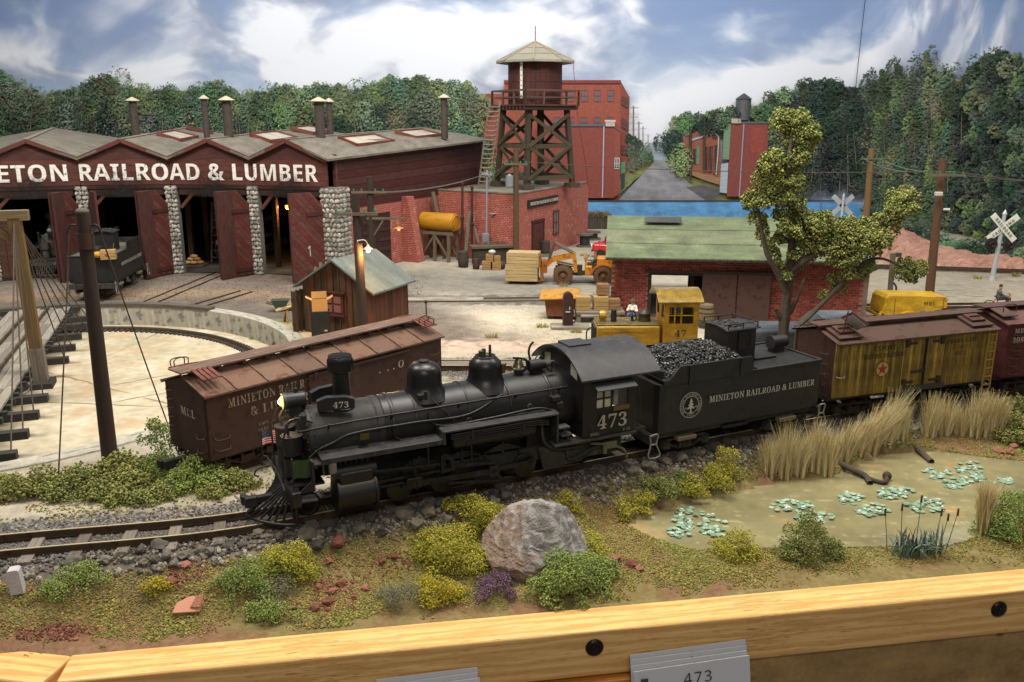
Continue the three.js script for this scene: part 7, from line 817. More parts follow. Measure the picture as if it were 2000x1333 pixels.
{
const c=pondEdge.map((p)=>V(p[0],p[2],0)),sp=new THREE.CatmullRomCurve3(c,true).getSpacedPoints(90),s=new THREE.Shape(sp.map((p)=>new THREE.Vector2(p.x,-p.y))),g=new THREE.ShapeGeometry(s);g.rotateX(-PI/ 2);const ng=g.toNonIndexed();boxUV(ng,0,false);white(ng);ng.computeVertexNormals();
const map=tex(1024,512,(u,v)=>{const x=u*40,z=v*20,n=fbm(x*0.12,z*0.2,9,4),f=fbm(x*0.8,z*0.9,3,4),r=smooth(0.15,0.5,fbm(x*0.16 + 4,z*0.2,22,4)),st=smooth(0.55,0.62,abs(sn(x*0.35 + f,z*1.4,2))*(0.6 + f));return[150 + 26*n + 12*f + 22*r,146 + 24*n + 12*f + 6*r,112 + 18*n + 10*f + 2*r].map((q)=>q + 24*st);},40,20);
const m=new THREE.Mesh(ng,mat('#f2efe6',{map,rough:0.28,clearcoat:1,clearcoatRoughness:0.06,bump:T.grain,bumpScale:0.006}));m.name='pond';m.position.y=-1.3;m.receiveShadow=true;struct(m,'shallow murky tan pond at the front of the layout');scene.add(m);
const pad=(()=>{const sh=new THREE.Shape();sh.absarc(0,0,0.165,0.3,6.0);sh.lineTo(0.03,0);const q=new THREE.ExtrudeGeometry(sh,{depth:0.012,bevelEnabled:true,bevelSize:0.012,bevelThickness:0.008,bevelSegments:1,curveSegments:7});q.rotateX(-PI/ 2);q.deleteAttribute('uv');return white(q);})(),fl=(()=>{const b=new B();for(let i=0;i<6;i++){const a=i/ 6*6.283;b.tri([0,0,0],[0.07*cos(a - 0.35),0.05,0.07*sin(a - 0.35)],[0.12*cos(a),0.09,0.12*sin(a)]);b.tri([0,0,0],[0.12*cos(a),0.09,0.12*sin(a)],[0.07*cos(a + 0.35),0.05,0.07*sin(a + 0.35)]);}return b.geo();})();
const PM=['#7d9c84','#8fab92','#6c8b74','#a2baa2','#84a28a'].map((h)=>mat(h,{rough:0.45})),FM=mat('#dfe9e2',{rough:0.6});
for(const[l,spots,n]of[['lily pad patch at the left end of the pond',[[1350,1012,40,20],[1395,1030,34,22],[1330,1040,26,12]],44],['lily pad patch behind the largest olive bush',[[1545,990,46,14],[1590,1012,40,12]],38],['narrow lily pad patch between two others in mid pond',[[1660,975,28,12],[1705,998,34,14]],34],['widest lily pad patch behind the cattails',[[1750,965,42,14],[1810,990,46,14]],46],['lily pad patch near the end of the small log',[[1830,925,30,12],[1865,945,24,12]],30],['lily pad patch at the far right back of the pond',[[1895,915,32,14],[1900,935,26,10]],30],['small lily pad patch behind the lone dry tuft',[[1960,940,26,7]],10]]){
const o=G(spots[0][0],spots[0][1],-1.29),t=thing('lily_pads',l,'lily pads',o,0);for(let i=0;i<n*1.9;i++){const s=pick(spots),a=rr(0,6.28),q=sqrt(rnd())*0.92,p=G(s[0]+ s[2]*q*cos(a),s[1]+ s[3]*q*sin(a),-1.29),k=new THREE.Mesh(pad,pick(PM));k.name='pad';k.position.set(p[0]- o[0],0.006 + i*0.0016,p[2]- o[2]);k.rotation.set(rr(-0.06,0.06),rr(0,6.28),rr(-0.06,0.06));k.castShadow=k.receiveShadow=true;t.add(k);if(i % 6===2){const f=new THREE.Mesh(fl,FM);f.name='flower';f.position.set(p[0]- o[0],0.05 + i*0.0016,p[2]- o[2]);f.castShadow=true;t.add(f);}}}
// dry grass
const blades=(spots,n,h0,h1,col,wdt=0.022)=>{const b=[];const P=[],C=[];for(let i=0;i<n;i++){const s=spots[floor(rnd()*spots.length)],a=rr(0,6.28),q=sqrt(rnd()),x=s[0]+ cos(a)*q*s[2],z=s[1]+ sin(a)*q*s[2]*0.6,y=(s[3]??-1.35),h=mix(h0,h1,rnd()**1.6*(0.55 + 0.45*sin(s[0]*7)**2)+ rnd()*0.12)*(s[4]??1),lx=(s[5]??0)*h*0.3 +(x - s[0])*0.5 + rr(-0.4,0.4)*h*0.4,lz=rr(-0.2,0.2)*h*0.4,c=vary(pick(col),0.22),w=wdt*rr(0.6,1.2),dx=cos(a*3)*w,dz=sin(a*3)*w,pt=(k)=>[x + lx*k*k,y + h*k*(1 - 0.1*k*k),z + lz*k*k];let pr=pt(0);for(let k=1;k<=4;k++){const t=k/ 4,q2=pt(t),w0=1 -(t - 0.25)*0.75,w1=1 - t*0.8;P.push(pr[0]- dx*w0,pr[1],pr[2]- dz*w0,pr[0]+ dx*w0,pr[1],pr[2]+ dz*w0,q2[0]+ dx*w1,q2[1],q2[2]+ dz*w1,pr[0]- dx*w0,pr[1],pr[2]- dz*w0,q2[0]+ dx*w1,q2[1],q2[2]+ dz*w1,q2[0]- dx*w1,q2[1],q2[2]- dz*w1);for(let e=0;e<6;e++)C.push(...c);pr=q2;}}const g=new THREE.BufferGeometry();g.setAttribute('position',new THREE.Float32BufferAttribute(P,3));g.setAttribute('color',new THREE.Float32BufferAttribute(C,3));g.setAttribute('uv',new THREE.BufferAttribute(new Float32Array(P.length/ 3*2),2));g.computeVertexNormals();return g;};
const dry=['#d6c492','#e2d6a8','#c4ae78','#e8deb8','#baa870'].map(lin),GM=mat('#ffffff',{rough:0.75});
const row=(pts)=>pts.map(([u,v,r,h,ln])=>{const p=G(u,v,-1.35);return[p[0],p[2],r,-1.4,h,ln??0];});
const mk=(name,spots,n,h0,h1,l)=>stuff((()=>{const m=new THREE.Mesh(blades(spots,n,h0,h1,dry),GM);m.name=named(name,scene);m.castShadow=m.receiveShadow=true;scene.add(m);return m;})(),l,'tall grass');
mk('tall_grass',row([[1500,940,0.45,1],[1530,938,0.5,0.95],[1560,935,0.5,1.05,0.3],[1590,930,0.45,0.95],[1615,932,0.45,0.85],[1645,912,0.5,1,0.5],[1672,902,0.5,1.1,0.7],[1700,892,0.55,1.15,0.8],[1730,884,0.5,1.15,0.5],[1755,880,0.4,1.1]]),6400,1.8,4.9,'tall dry golden grass along the back of the pond left of the small log');
mk('tall_grass',row([[1812,872,0.45,1],[1840,868,0.5,1.05],[1870,866,0.5,1],[1900,866,0.5,1],[1928,864,0.5,1.1],[1948,864,0.35,1.15]]),4200,1.8,4.8,'tall dry golden grass along the back of the pond right of the small log');
{const o=blades(row([[1918,1048,0.32,1]]),900,2.0,4.2,dry),p=G(1918,1048,-1.35);o.translate(-p[0],1.35,-p[2]);const m=new THREE.Mesh(o,GM);m.name='grass_tuft';m.position.set(p[0],-1.35,p[2]);m.castShadow=m.receiveShadow=true;tag(m,'single dry golden grass tuft on the front right bank of the pond','grass tuft');scene.add(m);}
{const t=[];for(const[u,v]of[[490,955],[60,890],[200,905],[275,830],[1060,640],[560,660],[1125,650],[1985,540],[1910,545],[1890,490],[960,660],[690,610],[1100,560],[1140,500],[590,870]]){const p=at0(u,v,0);if(hypot(p[0]- TT.x,p[2]- TT.z)<26)continue;t.push([p[0],p[2],0.6,p[1],0.5]);}const m=new THREE.Mesh(blades(t,1600,0.5,1.5,['#a39a5a','#8c9350','#b7a468','#7d8a48'].map(lin),0.03),GM);m.name='weeds';m.castShadow=true;scene.add(m);stuff(m,'short pale weeds sprouting round the yard','weeds');}
{
const p=at0(1790,1085),t=thing('cattail_plant','grey-green cattail plant with long blades and brown spikes on the front bank of the pond','cattails',p),LM2=['#61786a','#51675a','#71887a','#43574c'].map((h)=>mat(h,{rough:0.6}));
for(let i=0;i<84;i++){const x=rr(-1.75,1.75)*sqrt(rnd()),z=rr(-0.6,0.4),a=rr(0,6.28),h=rr(0.9,2.1),out=rr(0.3,1.3),w=rr(0.05,0.085),b=new B();b.tint=[1,1,1];let q=null;for(let k=0;k<=5;k++){const f=k/ 5,ww=w*(1 - f**2*0.92),X=x + cos(a)*out*f*f,Z=z + sin(a)*out*f*f*0.7,y=h*(f -(out>0.8?0.55:0.15)*f**3),n=[[X - sin(a)*ww,y,Z + cos(a)*ww],[X + sin(a)*ww,y,Z - cos(a)*ww]];if(q)b.quad(q[0],q[1],n[1],n[0]);q=n;}b.to('leaf',pick(LM2),t);}
for(const[x,h]of[[-1.9,2.5],[-1.0,2.8],[0.0,3.3],[1.2,2.5],[2.1,2.5],[1.6,2.2]]){const b=new B();b.rod([x*0.8,0,-0.2],[x,h,-0.2],0.03,0.02,5);b.to('stalk',LM2[0],t);const c2=new B();c2.cyl(0.06,0.05,0.42,x,h,-0.2,8);c2.to('spike',mat('#4a382c',{rough:0.9}),t);}}
// logs
{const P=(u,v,y)=>G(u,v,y),b=new B(),t=tag(new THREE.Group(),'forked dark driftwood branch lying from the reeds into the pond','branch');t.name='driftwood';scene.add(t);b.tube([P(1640,905,-0.9),P(1665,918,-1.0),P(1690,930,-1.1),P(1700,945,-1.2)],0.2,9,20);b.to('stem',wood('#5a4d42'),t);const c2=new B();c2.tube([P(1672,922,-1.05),P(1705,938,-1.15),P(1728,943,-1.15),P(1733,926,-0.95)],0.15,9,20);c2.sph(0.3,...P(1733,930,-1.0));c2.to('fork',wood('#4f433a'),t);}
{const b=new B(),P=(u,v,y)=>G(u,v,y);b.tube([P(1782,866,-0.95),P(1800,884,-1.1),P(1820,903,-1.2)],0.21,9,16);tag(b.to('log',wood('#62564b')),'short grey log running down between the two stands of dry grass','log');}
}
{
const p=at0(32,1156),b=new B();b.prism([[-0.27,0],[0.27,0],[0.24,1.15],[0.18,1.22],[-0.18,1.22],[-0.24,1.15]],0.5,0,0,-0.25,0.3,0.03);const m=b.to('marker_post',mat('#bab7bd',{rough:0.9,bump:T.grit,bumpScale:0.02}));m.position.set(...p);m.rotation.z=0.06;tag(m,'short pale concrete marker post at the left front by the track','marker post');
}
{
const z0=-77.2,Q=(u,v,dz=0)=>Zp(u,v,z0 + dz),o=Q(1530,668),t=thing('foam_tree','crooked model tree with lumpy olive foliage behind the tender','tree',[o[0],0,o[2]]),rel=(p)=>[p[0]- o[0],p[1],p[2]- o[2]];
const limb=(nm,pts,r0,r1)=>{const c=new THREE.CatmullRomCurve3(pts.map(([u,v,dz])=>V(...rel(Q(u,v,dz))))),n=26,g=new THREE.TubeGeometry(c,n,1,9),q=g.attributes.position,k=c.getPoints(n);for(let i=0;i<=n;i++){const ctr=c.getPointAt(i/ n),r=mix(r0,r1,i/ n)*(1 + 0.14*sn(i*0.7,r0*9,2));for(let j=0;j<=9;j++){const x=i*10 + j;q.setXYZ(x,ctr.x +(q.getX(x)- ctr.x)*r,ctr.y +(q.getY(x)- ctr.y)*r,ctr.z +(q.getZ(x)- ctr.z)*r);}}g.deleteAttribute('uv');g.computeVertexNormals();const b=new B(1);b.add(g);b.to(nm,mat('#75685a',{map:T.wood,bump:T.grit,bumpScale:0.16,rough:0.95}),t);};
limb('trunk',[[1530,690,0],[1531,640,0],[1536,590,0.3],[1544,530,0],[1547,450,-0.3],[1546,380,0],[1542,310,0.4],[1548,255,0]],0.58,0.15);
limb('branch',[[1538,575,0.3],[1520,535,0.6],[1500,500,0.8],[1488,450,0.6],[1478,400,0.4]],0.34,0.1);limb('branch',[[1545,530,0],[1580,505,0.8],[1640,480,1.2],[1700,455,1],[1735,425,0.6],[1768,385,0.4]],0.36,0.1);limb('branch',[[1543,612,0],[1556,585,0.6],[1572,545,0.8]],0.24,0.12);
limb('dead_branch',[[1556,640,1.6],[1600,600,1.2],[1650,550,1],[1690,512,0.8],[1720,505,0.6],[1770,525,0.4]],0.26,0.08);limb('branch',[[1528,625,0],[1520,615,0.3],[1516,606,0.4]],0.3,0.18);
const lobes=[[1535,540,11],[1556,518,13],[1532,445,15],[1520,470,13],[1560,400,15],[1650,500,22],[1620,465,24],[1528,238,24],[1545,232,20],[1562,245,26],[1578,262,20],[1572,285,24],[1548,275,24],[1560,310,22],[1545,335,24],[1505,320,24],[1520,312,18],[1500,345,26],[1520,365,26],[1505,390,24],[1540,385,24],[1555,360,16],[1530,415,20],[1472,388,22],[1488,398,20],[1462,402,12],[1480,430,17],[1490,455,15],[1500,478,13],[1512,500,14],[1524,518,11],[1550,430,18],[1552,455,16],[1575,432,22],[1568,465,24],[1600,440,26],[1590,470,26],[1610,490,30],[1630,455,30],[1645,480,30],[1655,445,24],[1675,470,28],[1690,450,22],[1665,500,22],[1640,510,20],[1575,495,18],[1700,480,24],[1722,470,22],[1715,440,22],[1735,445,24],[1745,420,20],[1765,405,22],[1755,388,22],[1778,388,18],[1785,410,14],[1695,520,16],[1680,535,16],[1655,535,16],[1640,565,14],[1625,545,12],[1610,575,10],[1770,520,18],[1790,530,18],[1800,520,12],[1760,540,16],[1780,548,12],[1535,602,9],[1545,500,11],[1530,470,10]];
const sp=lobes.map(([u,v,r])=>[...rel(Q(u,v,rr(-0.9,1.3))),r/ 21.4*1.04]);const sub=[];for(const q of sp){sub.push([q[0],q[1],q[2],q[3]*0.85]);for(let k=0;k<9;k++){const a=rr(0,6.28),e=rr(-0.8,1),w=sqrt(1 - e*e);sub.push([q[0]+ cos(a)*w*q[3]*0.8,q[1]+ e*q[3]*0.85,q[2]+ sin(a)*w*q[3]*0.8,q[3]*rr(0.2,0.45)]);}}const TP=['#70783e','#818846','#5e6836','#969a54','#535c30','#a6a85e'].map(lin);
const g=heap(sub,30000,TP,0.1,false),m=new THREE.Mesh(g,FOAM);m.name='foliage';m.castShadow=m.receiveShadow=true;t.add(m);
}
// ================= yard furniture, poles, people =========================================================
const IRON=mat('#3a3633',{map:T.iron,rough:0.6}),OLD=wood('#7a6d5a'),TAR=wood('#3f3026'),CRT=wood('#c9a768'),CRT2=wood('#b99258');
const sag=(p,q,d,n=6)=>Array.from({length:n + 1},(_,i)=>{const k=i/ n;return[mix(p[0],q[0],k),mix(p[1],q[1],k)- d*4*k*(1 - k),mix(p[2],q[2],k)];});
function wire(label,list,r=0.045,m=ROPE,cat='wire'){list.forEach(([p,q,d],i)=>{const b=new B();b.tube(sag(p,q,d),r,5,24);tag(b.to(cat,m),Array.isArray(label)?label[i]:label,cat);});}
{
const t=thing('turntable_bridge','grey plank turntable bridge with timber gallows frame and rope stays','turntable',[TT.x,0,TT.z],R(109.5)),DK=[wood('#a39c8e'),wood('#948d7f'),wood('#b0a999')],TB=wood('#3b3a36'),GW=wood('#80663c');
for(let i=0;i<8;i++)for(let j=0;j<6;j++){const b=new B(0,0.12);b.box(8.3,0.22,0.76,-21 + j*8.4 +(i % 2)*0.8,0.16 + rr(-0.02,0.02),-2.8 + i*0.8);b.to('deck_plank',DK[(i + j)% 3],t);}
for(const z of[-0.95,0.95]){const b=new B();b.box(51,0.34,0.12,0,0.42,z);b.box(51,0.08,0.2,0,0.6,z);b.to('rail',rusty('#5a4c3e'),t);}for(const z of[-2.2,2.2]){const b=new B();b.box(50,0.9,0.6,0,-0.6,z);b.to('girder',TB,t);}
for(let i=0;i<30;i++){const b=new B(2,0.15);b.box(0.5,0.44,7.2,-24 + i*1.65,-0.2,0,0,0,0,2);b.to('cross_tie',TB,t);}
const out=[-23,-18.5,-14,-9.5,3,8,13,18,22];for(const x of out){const b=new B(2,0.15);b.box(0.8,0.62,11.5,x,-0.55,0,0,0,0,2);b.to('outrigger',TB,t);}
for(const s of[1,-1]){let b=new B(1,0.1);b.beam([-4.3,-0.6,s*4.5],[-4.3,14,s*4.2],0.95);b.to('gallows_post',GW,t);b=new B(1);b.beam([-4.3,-0.8,s*4.5],[-4.3,2.6,s*4.45],1.12);b.to('post_base',wood('#8c8378'),t);b=new B(1,0.1);b.beam([-4.3,11.8,s*4.1],[-4.3,13.7,s*2.2],0.5);b.to('brace',GW,t);b=new B();b.box(2.4,0.5,1.8,-4.3,-0.7,s*4.6);b.to('footing',TB,t);
for(const x of out){b=new B();const p=[-4.3 +(x>-4?0.4:-0.4),13.6,s*4.2];b.tube(sag(p,[x,-0.3,s*5.4],0.25),0.06,5,16);b.to('stay_rope',ROPE,t);}}
{const b=new B(2);b.box(0.95,0.85,10.6,-4.3,14.2,0,0,0,0,2);b.to('gallows_beam',wood('#91805a'),t);}for(const x of[-25.6,25.6]){const b=new B();b.box(0.8,0.5,8.4,x,0.0,0);b.to('end_beam',TB,t);}
{const b=new B();b.cyl(2.6,2.2,1.5,0,-1.5,0,24);b.to('centre_pivot',IRON,t);}
}
// ---- utility poles
function pole(name,label,p,q,r0,r1,m,parts=()=>{},cat='utility pole'){const t=thing(name,label,cat,p),d=[q[0]- p[0],q[1]- p[1],q[2]- p[2]],b=new B(1);b.rod([0,-0.4,0],d,r0,r1,12);b.to('pole',m,t);parts(t,d);return[q[0],q[1],q[2]];}
const arm=(t,x,y,z,w,ry=0,glass=true)=>{let b=new B(0);b.box(w,0.3,0.26,x,y,z,ry);b.to('crossarm',OLD,t);if(glass)for(const k of[-0.43,-0.2,0.2,0.43]){b=new B();b.cyl(0.12,0.09,0.34,x + k*w*cos(ry),y + 0.32,z - k*w*sin(ry),10);b.to('insulator',mat('#1f7a55',{rough:0.15}),t);}};
{let p=G(215,903),q=Zp(160,414,p[2]- 0.4);pole('tarred_pole','dark leaning tarred pole with a chewed top and ropes in front of the turntable',p,q,0.52,0.4,TAR,(t,d)=>{let b=new B(1);b.rod([d[0]*0.86,d[1]*0.86,d[2]*0.86],[d[0]*0.92,d[1]*0.92,d[2]*0.92],0.53,0.5,12);b.to('band',wood('#4a2f24'),t);b=new B();b.sph(0.44,d[0],d[1],d[2],1,0.6,1,8);b.to('broken_top',mat('#5a564f',{rough:1,bump:T.grit}),t);for(const s of[-1,1]){b=new B();b.tube([[d[0]*0.94,d[1]*0.94,d[2]],[d[0]*0.94 + s*0.8,d[1]*0.95,d[2]],[d[0]*0.94 + s*1.05,d[1]*0.92,d[2]]],0.07);b.to('hook',IRON,t);}});
wire(['guy rope running from the tarred pole to the boxcar corner','guy rope hanging from the tarred pole into the left bushes','slack rope bowing down along the tarred pole to its foot'],[[[q[0]+ 0.9,q[1]- 1,q[2]],G(335,850,0),0.2],[[q[0]- 0.9,q[1]- 1,q[2]],at0(112,962,0),0.1],[Zp(162,560,p[2]),at0(212,900,0),0.5]],0.05,ROPE,'rope');}
{const p=Zp(712,676,-84.2);p[1]=0;const q=Zp(693,378,p[2]- 0.3);pole('utility_pole','dark utility pole with crossarm and lit bulb beside the board hut',p,q,0.52,0.38,TAR,(t,d)=>{arm(t,d[0]*0.87,d[1]*0.87,d[2]+ 0.4,4.3,0.05);let b=new B();const L0=[d[0]+ 1.2,d[1]*0.63,0.5];b.tube([[d[0]*0.6,d[1]*0.7,0.4],[L0[0]- 0.3,L0[1]+ 1.1,0.5],[L0[0],L0[1]+ 0.7,0.5]],0.06);b.lathe([[0.1,0.7],[0.18,0.5],[0.5,0.28],[0.52,0.24]],...L0,16);b.to('lamp_shade',mat('#b9b2a0',{rough:0.5}),t);b=new B();b.sph(0.2,L0[0],L0[1]+ 0.1,L0[2]);b.to('bulb',mat('#ffd49a',{emissive:new THREE.Color('#ffb860'),emissiveIntensity:14}),t).castShadow=false;const l=new THREE.PointLight('#ffbe74',0.012,0,2);l.position.set(L0[0],L0[1]- 0.25,L0[2]+ 0.1);l.shadow.radius=0.1;t.add(l);});}
const wp=[];
{const p=G(728,555),q=Zp(722,345,p[2]);pole('utility_pole','brown utility pole with small hanging lamp in front of the plank doors',p,q,0.55,0.45,TAR,(t,d)=>{arm(t,0,d[1]*0.86,0.5,4.6,0,true);arm(t,2.2,d[1]*0.62,0.3,5.2,0,false);const b=new B();b.rod([3.9,d[1]*0.61,0.4],[3.9,d[1]*0.56,0.4],0.05);b.lathe([[0.1,0.3],[0.2,0.2],[0.75,0]],3.9,d[1]*0.53,0.4,16);b.to('lamp_shade',mat('#b07a4c',{rough:0.5}),t);const c=new B();c.sph(0.2,3.9,d[1]*0.52,0.4);c.to('bulb',mat('#ffb077',{emissive:new THREE.Color('#ff8f4a'),emissiveIntensity:2.5}),t);const e=new B();e.beam([0.3,d[1]*0.45,0.2],[1.8,d[1]*0.6,0.3],0.2);e.to('brace',OLD,t);});wp.push([q[0]- 1.8,q[1]- 2,q[2]+ 0.5],[q[0]+ 1.8,q[1]- 2,q[2]+ 0.5]);}
{const p=Zp(1008,512,-132.3);p[1]=0;const q=Zp(1008,290,p[2]);pole('utility_pole','brown utility pole with grey transformer in front of the brick annex',p,q,0.46,0.4,wood('#6a5136'),(t,d)=>{arm(t,0,d[1]*0.87,0.4,3.4,0,true);const b=new B();b.cyl(0.6,0.6,1.6,-1.0,d[1]*0.73,0.3,16);b.cyl(0.4,0.2,0.3,-1.0,d[1]*0.73 + 0.9,0.3);b.to('transformer',mat('#7d8288',{rough:0.4}),t);});wp.push([q[0]- 1.2,q[1]- 2,q[2]],[q[0]+ 1.2,q[1]- 2,q[2]]);}
{const z=-136.5,p=Zp(950,482,z),q=Zp(951,333,z),t=thing('service_conduit','thin grey conduit mast with meter box against the annex wall','conduit',p),b=new B();b.rod([0,0.6,0],[q[0]- p[0],q[1]- p[1],0],0.16);b.box(1.7,0.3,0.3,q[0]- p[0],q[1]- p[1]- 0.6,0.2);b.to('mast',mat('#8b8d92',{rough:0.4}),t);const c=new B();c.rbox(1.1,1.9,0.5,-0.1,1.2,0.2,0.1);c.to('meter_box',mat('#777c86',{rough:0.45}),t);const e=new B();e.rod([0.6,5.2,0],[4.2,5.2,-0.4],0.14);e.to('branch_pipe',mat('#77777c',{rough:0.45}),t);wp.push([q[0],q[1]- 0.5,z]);}
{const p=G(1815,584),q=Zp(1842,310,p[2]- 1);pole('utility_pole','tall brown utility pole rising behind the yellow compressor trailer',p,q,0.56,0.45,wood('#6b4c30'),(t,d)=>{arm(t,d[0]*0.9,d[1]*0.89,0.5,4.2,-0.2,true);const b=new B();b.rbox(0.9,0.5,0.5,d[0]*0.75 - 0.7,d[1]*0.76,0.5,0.1);b.rod([d[0]+ 0.2,d[1]*0.65,0.3],[d[0]+ 0.9,d[1]*0.65,0.5],0.16);b.to('bracket',mat('#b8b4ac',{rough:0.6}),t);});wp.push([q[0]- 1.4,q[1]- 1.6,q[2]],[q[0]+ 1.6,q[1]- 1.6,q[2]]);}
{const z=-150,p=Zp(1690,462,z),q=Zp(1703,290,z);p[1]=0;pole('utility_pole','lighter utility pole farther back at the end of the blue board',p,q,0.6,0.5,wood('#8a6a44'),(t,d)=>arm(t,d[0]*0.92,d[1]*0.9,0.5,4.0,0.1,true));wp.push([q[0]- 1.4,q[1]- 1.6,q[2]],[q[0]+ 1.2,q[1]- 1.6,q[2]]);}
{const p=G(1738,582),q=Zp(1745,495,p[2]);const t=thing('short_post','short grey post with a bent pipe beyond the compressor trailer','post',p),b=new B(1);b.beam([0,0,0],[q[0]- p[0],q[1]- p[1],0],0.5);b.to('post',OLD,t);const c=new B();c.tube([[0.5,0,0.2],[0.6,1.4,0.2],[0.2,2.0,0.2]],0.12);c.to('pipe',IRON,t);const e=new B();e.box(0.7,0.5,0.5,0.45,q[1]- p[1]- 0.2,0);e.to('top_box',mat('#2d3a34'),t);}
wire(['nearer of the line wires between the two utility poles behind the tree','farther of the line wires between the two utility poles behind the tree'],[[wp[7],wp[5],0.8],[wp[8],wp[6],0.8]],0.06,mat('#4f7a66',{rough:0.5}));wire(['upper line wire from the pole by the compressor past the crossing signal','lower line wire from the pole by the compressor past the crossing signal'],[[wp[5],[92,15,-96],1],[wp[6],[92,14.4,-92],1]],0.06);
wire(['twisted wire from the lamp pole to the conduit mast on the annex','short twisted wire from the conduit mast to the transformer pole','longer lower twisted wire reaching the conduit mast across the roundhouse flank'],[[wp[1],wp[4],0.6],[wp[4],wp[2],0.4],[wp[0],wp[4],1]],0.035,mat('#6f6a62',{rough:0.6}));wire('long single wire running from the transformer pole to the right-hand poles',[[wp[3],wp[5],0.6]],0.06);
// ---- crossing signals
function crossbuck(t,y,back){for(const[a,s]of[[0.75,'RAILROAD'],[-0.75,'CROSSING']]){const b=new B();b.box(5.0,0.85,0.12,0,y,back?-0.2:0.25 +(a>0?0.13:0),0,0,a>0?-a:-a);const m=b.to('crossbuck_blade',mat(back?'#9fa3a6':'#d9d8cd',{rough:0.6}),t);if(!back)print('lettering',4.6,0.7,256,(x,W,H)=>text(x,s,W/ 2,H/ 2,'bold ' + H*0.8 + 'px sans-serif','#26241f',6),m,[0,y,0.33 +(a>0?0.13:0)],[0,0,-a]);}}
{const p=G(1938,548),q=Zp(1956,418,p[2]),H=q[1]- p[1],t=thing('crossing_signal','silver railroad crossing signal with white crossbuck and two round dark lamps','crossing signal',p);t.rotation.z=-0.05;let b=new B();b.cyl(0.34,0.24,H,0,H/ 2,0,14);b.lathe([[0.3,0],[0.3,0.2],[0.05,0.7],[0,0.7]],0,H - 0.1,0,12);b.cyl(0.5,0.4,0.6,0,0.3,0);b.to('mast',mat('#b4b7bb',{rough:0.4,metal:0.3}),t);crossbuck(t,H*0.8,false);for(const s of[-1,1]){b=new B();b.lathe([[0,0],[0.85,0.02],[0.88,0.1],[0.85,0.18],[0,0.2]],s*1.25,H*0.55,0.2,24,PI/ 2);b.rod([0,H*0.55,0],[s*1.0,H*0.55,0.1],0.14);const m=b.to('lamp_disc',mat('#191919',{rough:0.6}),t),c=new B();c.lathe([[0.34,0],[0.36,0.4],[0.3,0.42],[0.26,0.1],[0,0.1]],s*1.25,H*0.55,0.4,18,PI/ 2);c.to('lens_hood',mat('#3d2724',{rough:0.3}),m);}}
{const z=-158,p=Zp(1640,470,z),q=Zp(1642,384,z),t=thing('crossing_sign','grey back of a second crossbuck sign behind the tree','crossing sign',[p[0],0,z]),H=q[1],b=new B();b.cyl(0.3,0.22,H,0,H/ 2,0,12);b.lathe([[0.25,0],[0.05,0.6],[0,0.6]],0,H,0,10);b.to('mast',mat('#a9adb1',{rough:0.4}),t);crossbuck(t,H - 1.6,true);}
// white worn paint on the road
{const b=new B();for(const[u,v,w,h,a]of[[1862,566,9,0.25,0.1],[1850,578,7,0.2,-0.5],[1880,572,6,0.22,0.6],[1905,578,6,0.2,-0.3],[1820,606,12,0.25,0.05],[1845,556,10,0.2,0.02]]){const p=G(u,v,0.09);b.box(w*0.45,0.02,h,p[0],groundY(p[0],p[2])+ 0.04,p[2],a);}stuff(b.to('road_marking',mat('#c9c5b8',{map:T.felt,rough:0.9})),'worn white crossing letters and lines on the grey road','road marking');}
// ---- small goods
const put=(u,v,dx=0,dz=0)=>{const p=at0(u,v,0);return[p[0]+ dx,groundY(p[0],p[2]),p[2]+ dz];};
function barrel(l,pos,h,hex,lie,tilt=0){const t=thing('barrel',l,'barrel',pos,tilt),g=new THREE.Group(),r=h*0.34;let b=new B(1);b.lathe([[0,0],[r*0.84,0],[r,h*0.35],[r,h*0.65],[r*0.84,h],[r*0.76,h],[r*0.74,h*0.95],[0,h*0.95]],0,lie?r:0,0,18,0,lie?PI/ 2:0);b.to('staves',lie?rusty(hex):wood(hex),t);for(const k of[0.14,0.34,0.66,0.86]){b=new B();const q=r*(0.86 + 0.15*(1 -((k - 0.5)*2)**2));b.lathe([[q,h*k - 0.06],[q + 0.04,h*k],[q,h*k + 0.06]],0,lie?r:0,0,18,0,lie?PI/ 2:0);b.to('hoop',IRON,t);}return t;}
function crate(l,pos,w,h,d,m,ry=0,cat='crate'){const t=thing('crate',l,cat,pos,ry);let b=new B();b.box(w - 0.12,h - 0.04,d - 0.12,0,h/ 2,0);b.to('box',wood('#8a6b3c'),t);const n=max(3,Math.round(h/ 0.5));for(let i=0;i<n;i++)for(const s of[1,-1]){b=new B(0,0.1);b.box(w,h/ n - 0.04,0.08,0,h*(i + 0.5)/ n,s*(d/ 2 - 0.02));b.box(0.08,h/ n - 0.04,d - 0.1,s*(w/ 2 - 0.02),h*(i + 0.5)/ n,0);b.to('slat',m,t);}b=new B();b.box(w,0.08,d,0,h,0);b.to('lid',m,t);return t;}
barrel('dark barrel standing left of the work table by the annex',put(905,522),2.5,'#4e4336');barrel('small rust barrel standing in front of the work table',put(930,526),1.6,'#5d3426');barrel('rusty drum lying left of the big pine crates',put(985,526),2.0,'#5f3325',true,0.3);barrel('dark barrel standing behind the loader bucket by the annex door',put(1066,508,0,-4),2.6,'#4c453c');barrel('half barrel standing right of the board hut',put(773,638),1.7,'#6f5138');barrel('pale barrel standing in the shed doorway behind engine 47',put(1378,640),2.6,'#8d7a5a');barrel('red drum lying on sand left of the hut',put(554,655),1.3,'#6a3028',true,0.4);
